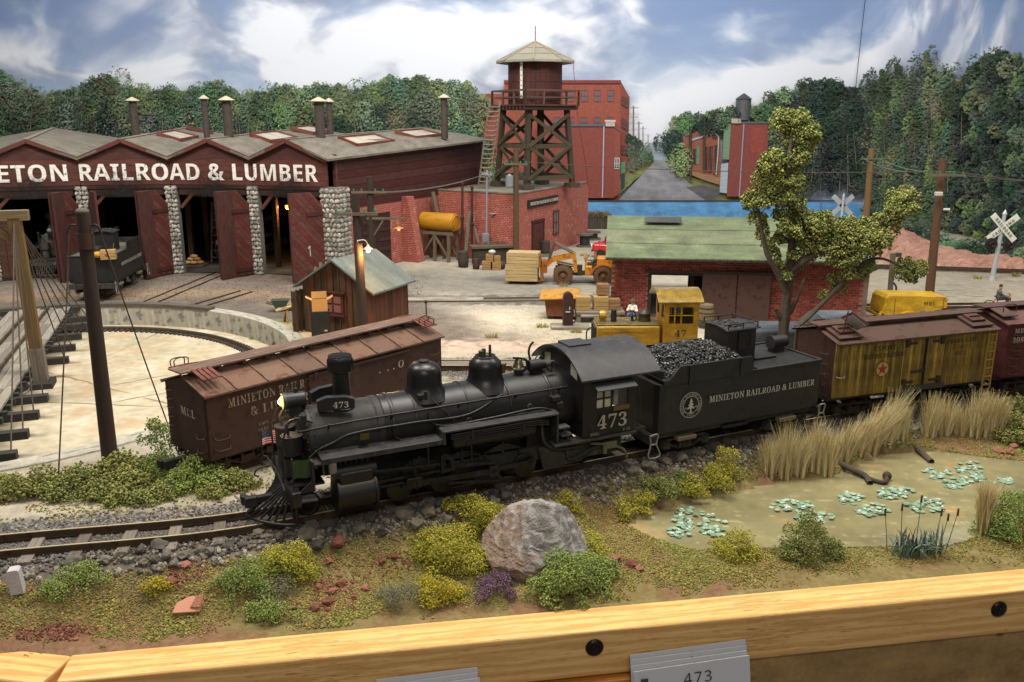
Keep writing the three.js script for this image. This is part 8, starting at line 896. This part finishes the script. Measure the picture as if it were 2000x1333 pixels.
{const p=put(985,520),t=thing('work_table','long dark work table with small parts on top against the annex wall','table',[p[0]- 2,0,p[2]- 2.2],R(14));let b=new B(0);b.box(6.8,0.35,2.4,0,2.8,0);b.to('table_top',wood('#6f6450'),t);b=new B();b.box(6,2.6,1.9,0,1.3,-0.1);b.to('base',painted('#3f3a2c'),t);for(let i=0;i<5;i++){b=new B();b.box(0.6,0.5,0.4,-1.8 + i*0.95,3.2,-0.6);b.to('part_bin',wood('#7d5f42'),t);}}
for(const[l,dx,dy,w]of[['small open yellow crate at the bottom left of the pile before the work table',-0.9,0,1.3],['small yellow crate at the bottom right of the pile before the work table',0.6,0,1.3],['small yellow crate on top of the pile before the work table',-0.4,1.25,1.1],['smallest yellow crate topping the right of the pile',0.7,1.25,0.9]]){const p=put(962,527);crate(l,[p[0]+ dx,p[1]+ dy,p[2]+ dx*0.1],w,w*0.95,w,CRT2,rr(-0.2,0.2));}
{const p=put(960,527),b=new B();b.sph(0.45,0,0,0,1.2,0.7,0.9);const m=b.to('white_bundle',mat('#cfcfca',{rough:0.9,bump:T.grit,bumpScale:0.1}));m.position.set(p[0]+ 0.1,2.75,p[2]);tag(m,'white cloth bundle on the yellow crate pile','bundle');}
for(const[l,y]of[['upper of two big pale slatted crates carried by the loader',2.15],['lower of two big pale slatted crates carried by the loader',0.2]])crate(l,[put(1098,556)[0]- 5.4 +(y>1?0.1:-0.1),y + 0.25,put(1098,556)[2]- 1.2],4.4,1.95,2.6,wood('#d9bd86'),-0.12 -(y>1?0.05:0));
{
const p=put(866,508),t=thing('fuel_tank','rusty yellow cylindrical fuel tank on a timber stand by the annex','tank',[p[0]- 0.6,0,p[2]],R(-28)),M=rusty('#c48f1c',{rough:0.5});let b=new B();b.lathe([[0,0],[1.3,0.05],[1.45,0.3],[1.45,6.2],[1.3,6.45],[0,6.5]],-3.25,6.2,0,28,0,-PI/ 2);b.to('tank',M,t);b=new B();b.lathe([[1.1,0],[1.2,0.06],[1.1,0.12]],3.2,6.2,0,24,0,-PI/ 2);b.to('end_ring',M,t);for(const x of[-2.6,0,2.6])for(const z of[-1.2,1.2]){b=new B(1);b.beam([x,0,z*1.2],[x,4.4,z],0.42);b.to('leg',OLD,t);}for(const z of[-1.2,1.2]){b=new B(0);b.box(6.6,0.45,0.4,0,4.5,z);b.to('beam',OLD,t);for(const s of[-1,1]){b=new B(1);b.beam([s*2.6,0.6,z*1.15],[0,4.2,z*1.15],0.28);b.to('brace',OLD,t);}}}
for(const[l,u0,v0,u1,v1,w]of[['tall grey plank leaning beside the yellow tank',909,505,917,412,0.55],['short grey plank leaning right of the tall plank',938,492,927,445,0.4],['long dark plank leaning on the brick above the tank',866,470,845,375,0.7]]){const b=new B(1);const z=l[0]==='l'?-141:-135.5;b.beam(Zp(u0,v0,z),Zp(u1,v1,z - 1.5),w,0.25);tag(b.to('plank',OLD),l,'plank');}
for(const[l,u,v0,v1]of[['left of two rusty stand pipes before the annex wall',903,470,358],['right of two rusty stand pipes before the annex wall',922,486,366]]){const b=new B(),p=Zp(u,v0,-138),q=Zp(u,v1,-138);b.rod(p,q,0.2);b.sph(0.32,(p[0]+ q[0])/ 2,mix(p[1],q[1],0.4),-138);b.cyl(0.3,0.3,0.3,q[0],q[1],-138);tag(b.to('stand_pipe',rusty('#4a2c24')),l,'pipe');}
for(const[l,u,v,r,h]of[['cable spool with round flanges beside the red car',1142,482,1.5,2.2],['second wooden spool behind the first near the fence',1158,468,1.5,1.4]]){const p=put(u,v),t=thing('cable_spool',l,'cable spool',p);for(const y of[0.15,h]){const b=new B();b.cyl(r,r,0.28,0,y,0,24);b.to('flange',OLD,t);}const b=new B();b.cyl(r*0.6,r*0.6,h,0,h/ 2,0,18);b.to('drum',mat('#23262f',{rough:0.6}),t);}
{const p=put(1152,448),t=thing('board_fence','dark weathered board fence half hidden behind the annex corner','fence',p,R(5));for(let i=0;i<13;i++){const b=new B(1,0.2);b.box(0.5,3.0 + rr(-0.3,0.3),0.14,-2.2 + i*0.54,1.5,0,0,0,0,1);b.to('board',wood('#4f4639'),t);}const sp=[];for(let i=0;i<8;i++)sp.push([-2 + i*0.8,2.9,-0.5,0.7]);const m=new THREE.Mesh(heap(sp,700,['#7a6548','#5f5a38','#8a7350'].map(lin),0.14,true),FOAM);m.name=named('brush_pile',scene);m.position.set(...p);m.castShadow=true;tag(m,'heap of dry brown brush on top of the board fence','brush');scene.add(m);}
{const b=new B();b.prism([[0,0],[4,0],[4,0.5],[0,0.5]],10,0,0,0);const m=b.to('concrete_step',mat('#a39c8c',{map:T.felt,rough:0.95})),p=put(1060,508);m.position.set(p[0]+ 1.2,0,p[2]- 3);m.rotation.y=R(-155);m.visible=true;tag(m,'low concrete platform along the annex side wall','platform');}
// ---- people: one blended skin over a jointed skeleton
function figure(name,label,pos,turn,bones,size=4.4){
const N=64,mc=new MarchingCubes(N,mat('#ffffff'),false,false,90000);mc.isolation=0;const h=size/ 2,F=mc.field;const P=bones.map(([p,q,a,b2,c])=>({p:V(...p),d:V(...q).sub(V(...p)),a,b:b2,c:lin(c)})),v=V(),w=V();
const dist=(B0)=>{w.copy(v).sub(B0.p);const t=clamp(w.dot(B0.d)/ max(1e-9,B0.d.lengthSq()),0,1);return w.addScaledVector(B0.d,-t).length()- mix(B0.a,B0.b,t);};
for(let z=0,i=0;z<N;z++)for(let y=0;y<N;y++)for(let x=0;x<N;x++,i++){v.set((x/ N*2 - 1)*h,(y/ N*2 - 1)*h + h*0.86,(z/ N*2 - 1)*h);let s=0;for(const b of P)s +=Math.exp(-dist(b)*26);F[i]=Math.log(max(s,1e-30))/ 26;}
mc.update();const n=mc.count,pa=mc.positionArray.slice(0,n*3),na=mc.normalArray.slice(0,n*3),ca=new Float32Array(n*3);for(let i=0;i<n;i++){pa[i*3]*=h;pa[i*3 + 1]=pa[i*3 + 1]*h + h*0.86;pa[i*3 + 2]*=h;v.set(pa[i*3],pa[i*3 + 1],pa[i*3 + 2]);let best=1e9,c=P[0].c;for(const b of P){const d=dist(b);if(d<best){best=d;c=b.c;}}ca.set(c,i*3);}
const g=new THREE.BufferGeometry();g.setAttribute('position',new THREE.BufferAttribute(pa,3));g.setAttribute('normal',new THREE.BufferAttribute(na,3));g.setAttribute('color',new THREE.BufferAttribute(ca,3));g.setAttribute('uv',new THREE.BufferAttribute(new Float32Array(n*2),2));g.computeVertexNormals();
const t=thing(name,label,'person',pos,turn),m=new THREE.Mesh(g,mat('#ffffff',{rough:0.8}));m.name='body';m.castShadow=m.receiveShadow=true;t.add(m);return t;
}
// seated skeleton; x to the figure's left, z forward
const SK='#b07a5a';function seated(shirt,legs,hands,shoe='#2a2420'){const s=[];s.push([[0,0.95,0],[0,1.5,-0.02],0.27,0.3,shirt],[[-0.24,1.72,0],[0.24,1.72,0],0.22,0.22,shirt],[[0,1.85,0.02],[0,2.02,0.04],0.11,0.11,SK],[[0,2.18,0.05],[0,2.3,0.05],0.17,0.17,SK],[[0,2.16,0.2],[0,2.18,0.23],0.04,0.03,SK],[[-0.2,2.2,0.04],[0.2,2.2,0.04],0.04,0.04,SK]);for(const k of[-1,1]){s.push([[k*0.17,0.95,0],[k*0.24,0.98,0.95],0.21,0.16,legs],[[k*0.24,0.98,0.95],[k*0.26,0.12,1.0],0.15,0.1,legs],[[k*0.26,0.08,0.98],[k*0.28,0.08,1.28],0.1,0.08,shoe]);const[el,ha]=hands(k);s.push([[k*0.38,1.68,0],el,0.13,0.1,shirt],[el,ha,0.1,0.075,shirt]);const d=V(ha[0]- el[0],ha[1]- el[1],ha[2]- el[2]).normalize();s.push([ha,[ha[0]+ d.x*0.1,ha[1]+ d.y*0.1,ha[2]+ d.z*0.1],0.08,0.07,SK]);for(let f=0;f<4;f++){const o=(f - 1.5)*0.04;s.push([[ha[0]+ d.x*0.12,ha[1]+ o + d.y*0.1,ha[2]+ d.z*0.12],[ha[0]+ d.x*(0.26 - abs(f - 1.4)*0.02),ha[1]+ o*1.2 - 0.03,ha[2]+ d.z*0.26],0.026,0.02,SK]);}s.push([[ha[0]+ d.x*0.04,ha[1]+ 0.06,ha[2]+ d.z*0.04],[ha[0]+ d.x*0.12,ha[1]+ 0.13,ha[2]+ d.z*0.14],0.028,0.022,SK]);}return s;}
function hat(t,y,z,col,brim){const b=new B();b.lathe([[brim,0],[brim,0.04],[0.2,0.07],[0.19,0.2],[0.12,0.27],[0,0.25]],0,y,z,18);b.to('hat',mat(col,{rough:0.9}),t);}
{const p=G(1232,632,0),t=figure('person','seated person in white shirt, blue jeans and green hat by the brick shed',[p[0],0.45,-92.2],R(-20),seated('#d9d6d0','#3f5f9a',(k)=>[[k*0.52,1.3,0.22],[k*-0.12,1.38,0.42]]));hat(t,2.36,0.05,'#3d4a3a',0.36);const c=thing('stool','low wooden stool under the person in the green hat','stool',[p[0],0,-92.3],R(-20));let b=new B();b.box(1.1,0.2,1.0,0,1.1,0);b.to('seat',OLD,c);for(const x of[-0.4,0.4])for(const z of[-0.4,0.4]){b=new B();b.box(0.14,1.0,0.14,x,0.5,z);b.to('leg',OLD,c);}}
{
const p=put(1098,556),t=thing('wheel_loader','yellow-orange wheel loader with muddy tyres lifting pale crates','loader',p,R(-4)),YL=mat('#c98a1c',{map:T.rust,rough:0.5}),OR=mat('#a8641c',{map:T.rust,rough:0.55}),MUD=mat('#5d4632',{rough:0.95,bump:T.grit,bumpScale:0.05});let b;
for(const x of[0.1,5.6])for(const s of[1,-1]){const z=s*1.35 - 1.4;b=new B();b.lathe([[0.7,-0.4],[1.1,-0.42],[1.28,-0.3],[1.28,0.3],[1.1,0.42],[0.7,0.4]],x,1.28,z,26,PI/ 2);for(let k=0;k<18;k++){const a=k/ 18*6.283;b.box(0.24,0.18,0.74,x + 1.28*cos(a),1.28 + 1.28*sin(a),z,0,0,a + PI/ 2);}const w=b.to('tyre',MUD,t);b=new B();b.lathe([[0,-0.2],[0.3,-0.24],[0.34,-0.1],[0.62,-0.05],[0.74,-0.3],[0.74,0.3],[0.62,0.05],[0.34,0.1],[0.3,0.24],[0,0.2]],x,1.28,z,22,PI/ 2);b.to('hub',mat('#6b4c30',{rough:0.85}),w);}
b=new B();b.box(6.8,0.5,1.2,2.9,1.4,-1.4);b.box(0.9,1.4,1.0,2.3,1.8,-1.4);b.to('chassis',mat('#33291f',{rough:0.8}),t);b=new B();b.rbox(3.2,1.7,2.2,6.3,2.9,-1.4,0.3);b.rbox(1.0,1.3,2.4,3.6,1.9,-1.4,0.15);b.box(0.3,1.5,1.8,3.2,3.1,-1.4,0,0,0.2);b.to('body',YL,t);for(const s of[1,-1]){const a=[];for(let i=0;i<=8;i++)a.push([5.6 + 1.75*cos(PI - i/ 8*PI),1.3 + 1.6*sin(i/ 8*PI)]);for(let i=8;i>=0;i--)a.push([5.6 + 1.5*cos(PI - i/ 8*PI),1.3 + 1.4*sin(i/ 8*PI)]);b=new B();b.prism(a,0.8,0,0,s*1.35 - 1.8);b.to('mudguard',OR,t);}
for(const s of[0.7,-0.7]){const z=-1.4 + s;b=new B();b.box(0.5,2.6,0.3,1.7,2.9,z,0,0,0.12);b.beam([1.7,3.9,z],[-1.4,3.3,z],0.24,0.6);b.beam([-1.4,3.3,z],[-2.6,2.2,z],0.24,0.6);b.to('lift_arm',YL,t);b=new B();b.rod([1.5,4.2,z],[-1.1,5.6,z],0.14);b.rod([-1.1,5.6,z],[-1.9,3.2,z],0.16);b.rod([1.6,2.4,z],[-0.8,2.9,z],0.14);b.to('ram',mat('#5f5a50',{rough:0.35,metal:0.5}),t);}b=new B();b.box(0.3,3.6,2.9,-3.0,2.2,-1.4,0,0,0.12);b.box(0.7,1.6,2.2,-2.5,2.3,-1.4);b.to('fork_carriage',OR,t);for(const z of[-0.4,-2.4]){b=new B();b.box(3.4,0.16,0.4,-4.7,0.35,z);b.to('fork',OR,t);}b=new B();b.lathe([[0.34,-0.03],[0.4,0],[0.34,0.03]],3.5,3.7,-1.4,16,0,1.0);b.to('steering_wheel',IRON,t);b=new B();b.box(0.9,0.4,1.3,4.6,2.5,-1.4);b.to('seat',mat('#2a2622'),t);
const o=figure('person','loader driver in green shirt and cap holding the steering wheel',[p[0]+ 4.65,1.75,p[2]- 1.1],R(-94),seated('#3d4a34','#3a3c3a',(k)=>[[k*0.45,1.3,0.4],[k*0.2,1.5,0.9]]));hat(o,2.36,0.05,'#7a3f2c',0.22);}
{
const p=put(1166,505),t=thing('red_car','bright red vintage pickup with chrome bumper half hidden by the brick shed','pickup truck',[p[0]+ 0.2,0,p[2]- 2],R(-24)),M=mat('#b3131a',{rough:0.25,clearcoat:0.8});let b=new B();b.rbox(8,1.5,3.6,3.6,1.7,0,0.5);b.rbox(3,1.6,3.0,3.2,3.0,0,0.55);b.to('body',M,t);b=new B();b.box(0.2,0.9,2.4,1.72,3.1,0,0,0,-0.2);b.box(2.0,0.8,3.04,3.2,3.1,0);b.to('window',mat('#39444d',{rough:0.1}),t);b=new B();b.rbox(0.3,0.5,3.7,-0.55,1.1,0,0.12);b.box(0.12,0.6,2.4,-0.45,1.7,0);b.to('bumper',mat('#d5d5d6',{rough:0.15,metal:0.9}),t);for(const z of[-1.4,1.4]){b=new B();b.cyl(0.36,0.3,0.2,-0.42,2.0,z,16,0,PI/ 2);b.to('headlight',mat('#dfe3e6',{rough:0.1}),t);}for(const x of[1.2,6])for(const z of[-1.6,1.6]){b=new B();b.cyl(0.75,0.75,0.5,x,0.75,z,20,PI/ 2);b.to('wheel',mat('#1c1a19'),t);}}
{
const p=put(1096,625),t=thing('waste_skip','rusty wheeled skip with a bent yellow lid','skip',[p[0],0,p[2]- 1.2],R(-8));let b=new B();b.prism([[-1.5,0.4],[1.5,0.4],[1.75,2.4],[-1.75,2.4]],2.4,0,0,-1.2);b.to('bin',rusty('#7a4424'),t);b=new B();b.box(4.4,0.14,3.2,-0.1,2.75,0.1,0,0.16,0.06);b.to('lid',rusty('#c08f30'),t);for(const x of[-1.2,1.2])for(const z of[-0.9,0.9]){b=new B();b.cyl(0.25,0.25,0.2,x,0.25,z,12,PI/ 2);b.to('caster',IRON,t);}
const q=put(1108,641),u=thing('fuel_pump','slim dark maroon fuel pump with rounded top on a concrete slab','fuel pump',q),s=[[-0.48,0.3],[0.48,0.3],[0.48,3.5]];for(let i=1;i<8;i++)s.push([0.48*cos(i/ 8*PI),3.5 + 0.48*sin(i/ 8*PI)]);s.push([-0.48,3.5]);b=new B();b.prism(s,0.8,0,0,-0.4,0.1,0.04);b.to('case',painted('#3f241e'),u);b=new B();b.box(0.5,0.12,0.06,0,1.9,0.48);b.box(0.1,0.3,0.06,0.2,2.3,0.48);b.to('dial',mat('#b9b2a8'),u);b=new B();b.tube([[0.52,2.6,0],[0.85,2.0,0.1],[0.8,0.7,0.1],[0.5,0.6,0]],0.07);b.to('hose',mat('#1b1918'),u);b=new B();b.rbox(4.2,0.4,2.2,0.3,0.15,0,0.08);tag(b.to('concrete_slab',mat('#a9a292',{map:T.felt,rough:0.95,bump:T.grit})),'small broken concrete slab under the fuel pump','slab').position.set(...q);}
for(const[l,dx,dy,w]of[['left pine crate on the loading stand beside the shed',-1.5,1.3,1.6],['middle pine crate on the loading stand beside the shed',0.5,1.3,1.6],['brown carton topping the crates beside the shed',0.8,2.9,1.3],['right-hand brown carton beside the shed corner',2.0,1.3,1.3]]){const p=put(1165,630);crate(l,[p[0]+ dx,dy,p[2]- 1 -(dy>2?0.6:0)],w,w*0.92,w*0.9,l.includes('carton')?wood('#a9825a'):CRT,0.05,l.includes('carton')?'carton':'crate');}
{const p=put(1165,630),b=new B(0,0.1);b.box(5.6,0.25,3.2,0.3,1.15,-1);for(const x of[-2,2.4])b.box(0.4,1.1,3,x,0.55,-1);tag(b.to('loading_stand',wood('#8f8676')),'low grey loading stand under the crates beside the shed','stand').position.set(...p);}
// ---- round the hut
{const h=G(628,668),t=thing('metal_locker','black metal cabinet standing against the hut front','cabinet',[h[0],0,h[2]],R(12));let b=new B();b.rbox(1.9,3.3,1.2,0,1.65,0,0.05);b.to('case',mat('#24272b',{map:T.iron,rough:0.5}),t);b=new B();b.box(0.3,0.14,0.06,0.5,1.3,0.62);b.to('handle',mat('#b3aa90',{rough:0.4}),t);const c=thing('carton','open tan cardboard carton on top of the black cabinet','carton',[h[0],3.3,h[2]],R(14)),K=mat('#b98f55',{rough:0.9});b=new B();b.box(1.5,1.2,0.05,0,0.6,0.5);b.box(1.5,1.2,0.05,0,0.6,-0.5);b.box(0.05,1.2,1,0.75,0.6,0);b.box(0.05,1.2,1,-0.75,0.6,0);b.box(1.5,0.05,1,0,0.03,0);b.to('box',K,c);for(const s of[-1,1]){b=new B();b.box(0.7,0.04,1,s*1.05,1.3,0,0,0,s*0.5);b.to('flap',K,c);}b=new B();b.box(1.5,0.7,0.04,0,1.5,-0.55,0,-0.2);b.to('flap',K,c);}
{const p=put(548,608),t=thing('wheelbarrow','dark green wheelbarrow left of the hut','wheelbarrow',p,0.2);let b=new B();b.prism([[-1.0,1.4],[1.1,1.4],[0.6,0.6],[-0.6,0.6]],1.4,0,0,-0.7);b.to('tray',mat('#2f3f34',{rough:0.6}),t);b=new B();b.rod([-0.4,0.6,0.5],[-0.7,0,0.5],0.06);b.rod([-0.4,0.6,-0.5],[-0.7,0,-0.5],0.06);b.rod([-1.6,1.1,0.5],[1,0.5,0.2],0.06);b.rod([-1.6,1.1,-0.5],[1,0.5,-0.2],0.06);b.to('frame',IRON,t);b=new B();b.cyl(0.36,0.36,0.2,1.1,0.36,0,16,PI/ 2);b.to('wheel',IRON,t);}
{const p=put(572,628),t=thing('sawhorse','sawhorse carrying a pale new plank left of the hut','sawhorse',p,0.6);for(const x of[-0.8,0.8])for(const z of[-0.5,0.5]){const b=new B(1);b.beam([x,0,z],[x*0.8,1.5,0],0.2);b.to('leg',CRT2,t);}const b=new B();b.box(2.4,0.3,0.3,0,1.6,0);b.to('top_rail',CRT2,t);const c=new B(0);c.box(4.6,0.16,0.6,0.4,1.86,0,0,0,0.2);const m=c.to('plank',wood('#d9c28c'));m.position.set(...p);m.rotation.y=0.5;tag(m,'pale new plank laid across the sawhorse','plank');}
for(const[l,u,h]of[['tallest board leaning behind the hut',616,2.6],['middle board leaning behind the hut',606,2.1],['short board leaning behind the hut',598,1.2]]){const p=Zp(u,560,-94),b=new B(1);b.beam([0,-3,0],[0.6,h,-0.6],0.42,0.14);tag(b.to('board',wood('#a08c6a')),l,'board').position.set(...p);}
for(const[l,u,v,hex,hex2]of[['blue and white paint bucket in the sand near the pit wall',566,672,'#4f6f8a','#d0d4d2'],['pale blue pot in front of the hut cabinet',634,668,'#7fb0b8','#c5dde0'],['tan sack-like pot left of the pale blue pot',620,670,'#a07a4a','#b58d5a']]){const p=put(u,v),t=thing('bucket',l,'bucket',p);let b=new B();b.lathe([[0,0],[0.36,0],[0.44,0.7],[0.38,0.72],[0,0.6]],0,0,0,18);b.to('pail',mat(hex,{rough:0.5}),t);b=new B();b.lathe([[0.43,0.45],[0.46,0.5],[0.45,0.72],[0,0.74]],0,0,0,18);b.to('rim',mat(hex2,{rough:0.5}),t);}
// ---- on the dusty tender and inside the house
{const p=Zp(210,487,-105.6),o=crate('open pale wooden box on the dusty tender by the roundhouse',[p[0],5.3,p[2]],1.7,1.1,1.3,CRT,0.3,'box');const s=Zp(188,473,-105.2),b=new B();b.sph(0.5,0,0.4,0,1.5,0.8,1);tag(b.to('yellow_bundle',mat('#c79226',{rough:0.8,bump:T.grit,bumpScale:0.05})),'yellow bundle lying on the dusty tender','bundle').position.set(s[0],5.5,s[2]);const c=new B();c.sph(0.36,0,0.3,0);tag(c.to('red_ball',mat('#b0281e',{rough:0.6})),'small red bundle next to the yellow one on the dusty tender','bundle').position.set(s[0]+ 1.1,5.6,s[2]);}
{const q=[-46.5,0.15,-136],t=thing('step_ladder','tall grey stepladder standing inside the middle roundhouse doorway','stepladder',q,0.1),M=wood('#8f8a80');for(const s of[-1,1]){let b=new B(1);b.beam([s*1.2,0,1.2],[s*0.7,9.4,0],0.24);b.to('rail',M,t);b=new B(1);b.beam([s*1.1,0,-1.6],[s*0.6,9.2,-0.2],0.18);b.to('rail',M,t);}for(let i=0;i<8;i++){const k=(i + 0.7)/ 8.2,b=new B();b.box(2.4 - k*1.0,0.14,0.5,0,9.4*k,1.2*(1 - k));b.to('tread',M,t);}}
{const q=put(380,522),t=thing('sack_pallet','pallet of tan sacks inside the middle roundhouse doorway','sacks',[q[0],0.2,q[2]]);let b=new B();b.box(3.4,0.3,2.4,0,0.15,0);b.to('pallet',OLD,t);for(const[x,y,z]of[[-0.9,0.6,0.4],[0.1,0.6,0.5],[1.0,0.6,0.3],[-0.4,1.1,0.1],[0.5,1.1,0.2],[0,1.5,0]]){b=new B();b.sph(0.55,x,y,z,1.1,0.55,1.1,12);b.to('sack',mat(x>0.4?'#a3703e':'#b89a6a',{rough:0.95,bump:T.grit,bumpScale:0.05}),t);}}
{const p=Zp(20,520,-121),t=thing('tool_cabinet','brown upright cabinet at the left edge inside the roundhouse','cabinet',[p[0],0.15,p[2]],0.4),b=new B(1);b.box(4,8,3,-1,4,0);b.to('case',painted('#4a2e22'),t);for(let k=0;k<4;k++){const c=new B();c.box(0.9,7.4,0.1,-2.5 + k,4,1.55);c.to('door',painted('#553527'),t);}}
for(const[l,u,v]of[['lit lantern hanging in the right-hand roundhouse doorway',560,404],['dimmer lantern left of the lit one in the roundhouse',540,403]]){const p=Zp(u,v,-131),t=thing('lantern',l,'lantern',p);let b=new B();b.sph(0.26,0,0,0,1,1.2,1);b.to('bulb',mat('#ffcf70',{emissive:new THREE.Color('#ffb03a'),emissiveIntensity:u>550?6:1.5}),t).castShadow=false;b=new B();b.lathe([[0.1,0.5],[0.5,0.3],[0.55,0.25]],0,0,0,14);b.rod([0,0.5,0],[0,6,0],0.03);b.to('shade',IRON,t);if(u>550){const l2=new THREE.PointLight('#ffb75a',0.006,0,2);l2.position.y=-0.4;l2.shadow.radius=0.1;t.add(l2);}}
{
const p=G(1972,622,0),o=[p[0],0.75,-98.5],t=figure('person','cyclist in grey jacket and dark cap beyond the red boxcar',[o[0],o[1]+ 0.1,o[2]],R(75),seated('#4b4f52','#33343a',(k)=>[[k*0.45,1.25,0.5],[k*0.3,1.15,1.0]]));hat(t,2.34,0.05,'#2b2d30',0.2);
const c=thing('bicycle','red bicycle ridden beyond the red boxcar','bicycle',[o[0],0.1,o[2]],R(75 - 90)),M=mat('#a3231c',{rough:0.35});for(const x of[-0.9,1.5]){const b=new B();b.at(new THREE.TorusGeometry(0.68,0.05,8,28),x,0.7,0);for(let i=0;i<8;i++)b.rod([x,0.7,0],[x + 0.66*cos(i*0.785),0.7 + 0.66*sin(i*0.785),0],0.01,0.01,4);b.to('wheel',mat('#1e1c1b'),c);}let b=new B();for(const[q,r]of[[[-0.9,0.7],[0.1,0.7]],[[0.1,0.7],[-0.2,1.8]],[[-0.2,1.7],[1.2,1.8]],[[0.1,0.7],[1.2,1.7]],[[1.5,0.7],[1.1,2.2]],[[-0.9,0.7],[-0.2,1.7]]])b.rod([...q,0],[...r,0],0.06);b.to('frame',M,c);b=new B();b.tube([[1.0,2.2,-0.45],[1.15,2.25,0],[1.0,2.2,0.45]],0.05);b.to('handlebar',M,c);b=new B();b.rbox(0.55,0.16,0.36,-0.2,1.9,0,0.06);b.to('saddle',IRON,c);}
{const p=put(1678,610),b=new B();b.box(0.5,1.9,0.3,0,0.95,0);const m=b.to('marker_post',mat('#c9cac8',{rough:0.7}));m.position.set(p[0]+ 0.4,0,p[2]- 2);tag(m,'small white marker post behind the right end of the brick shed','marker post');}
// ---- centimetres to metres, then draw ---------------------------------------------------------------------------
function finish(){
const done=new Set();
scene.traverse((o)=>{
if(o===scene||o.isRectAreaLight)return;
o.position.multiplyScalar(CM);
if(o.isMesh){
if(!done.has(o.geometry)){done.add(o.geometry);o.geometry.scale(CM,CM,CM);}
if(o.isInstancedMesh){const a=o.instanceMatrix.array;for(let i=0;i<o.count;i++)for(const k of[12,13,14])a[i*16 + k]*=CM;}
}
});
}
finish();
renderer.render(scene,camera);
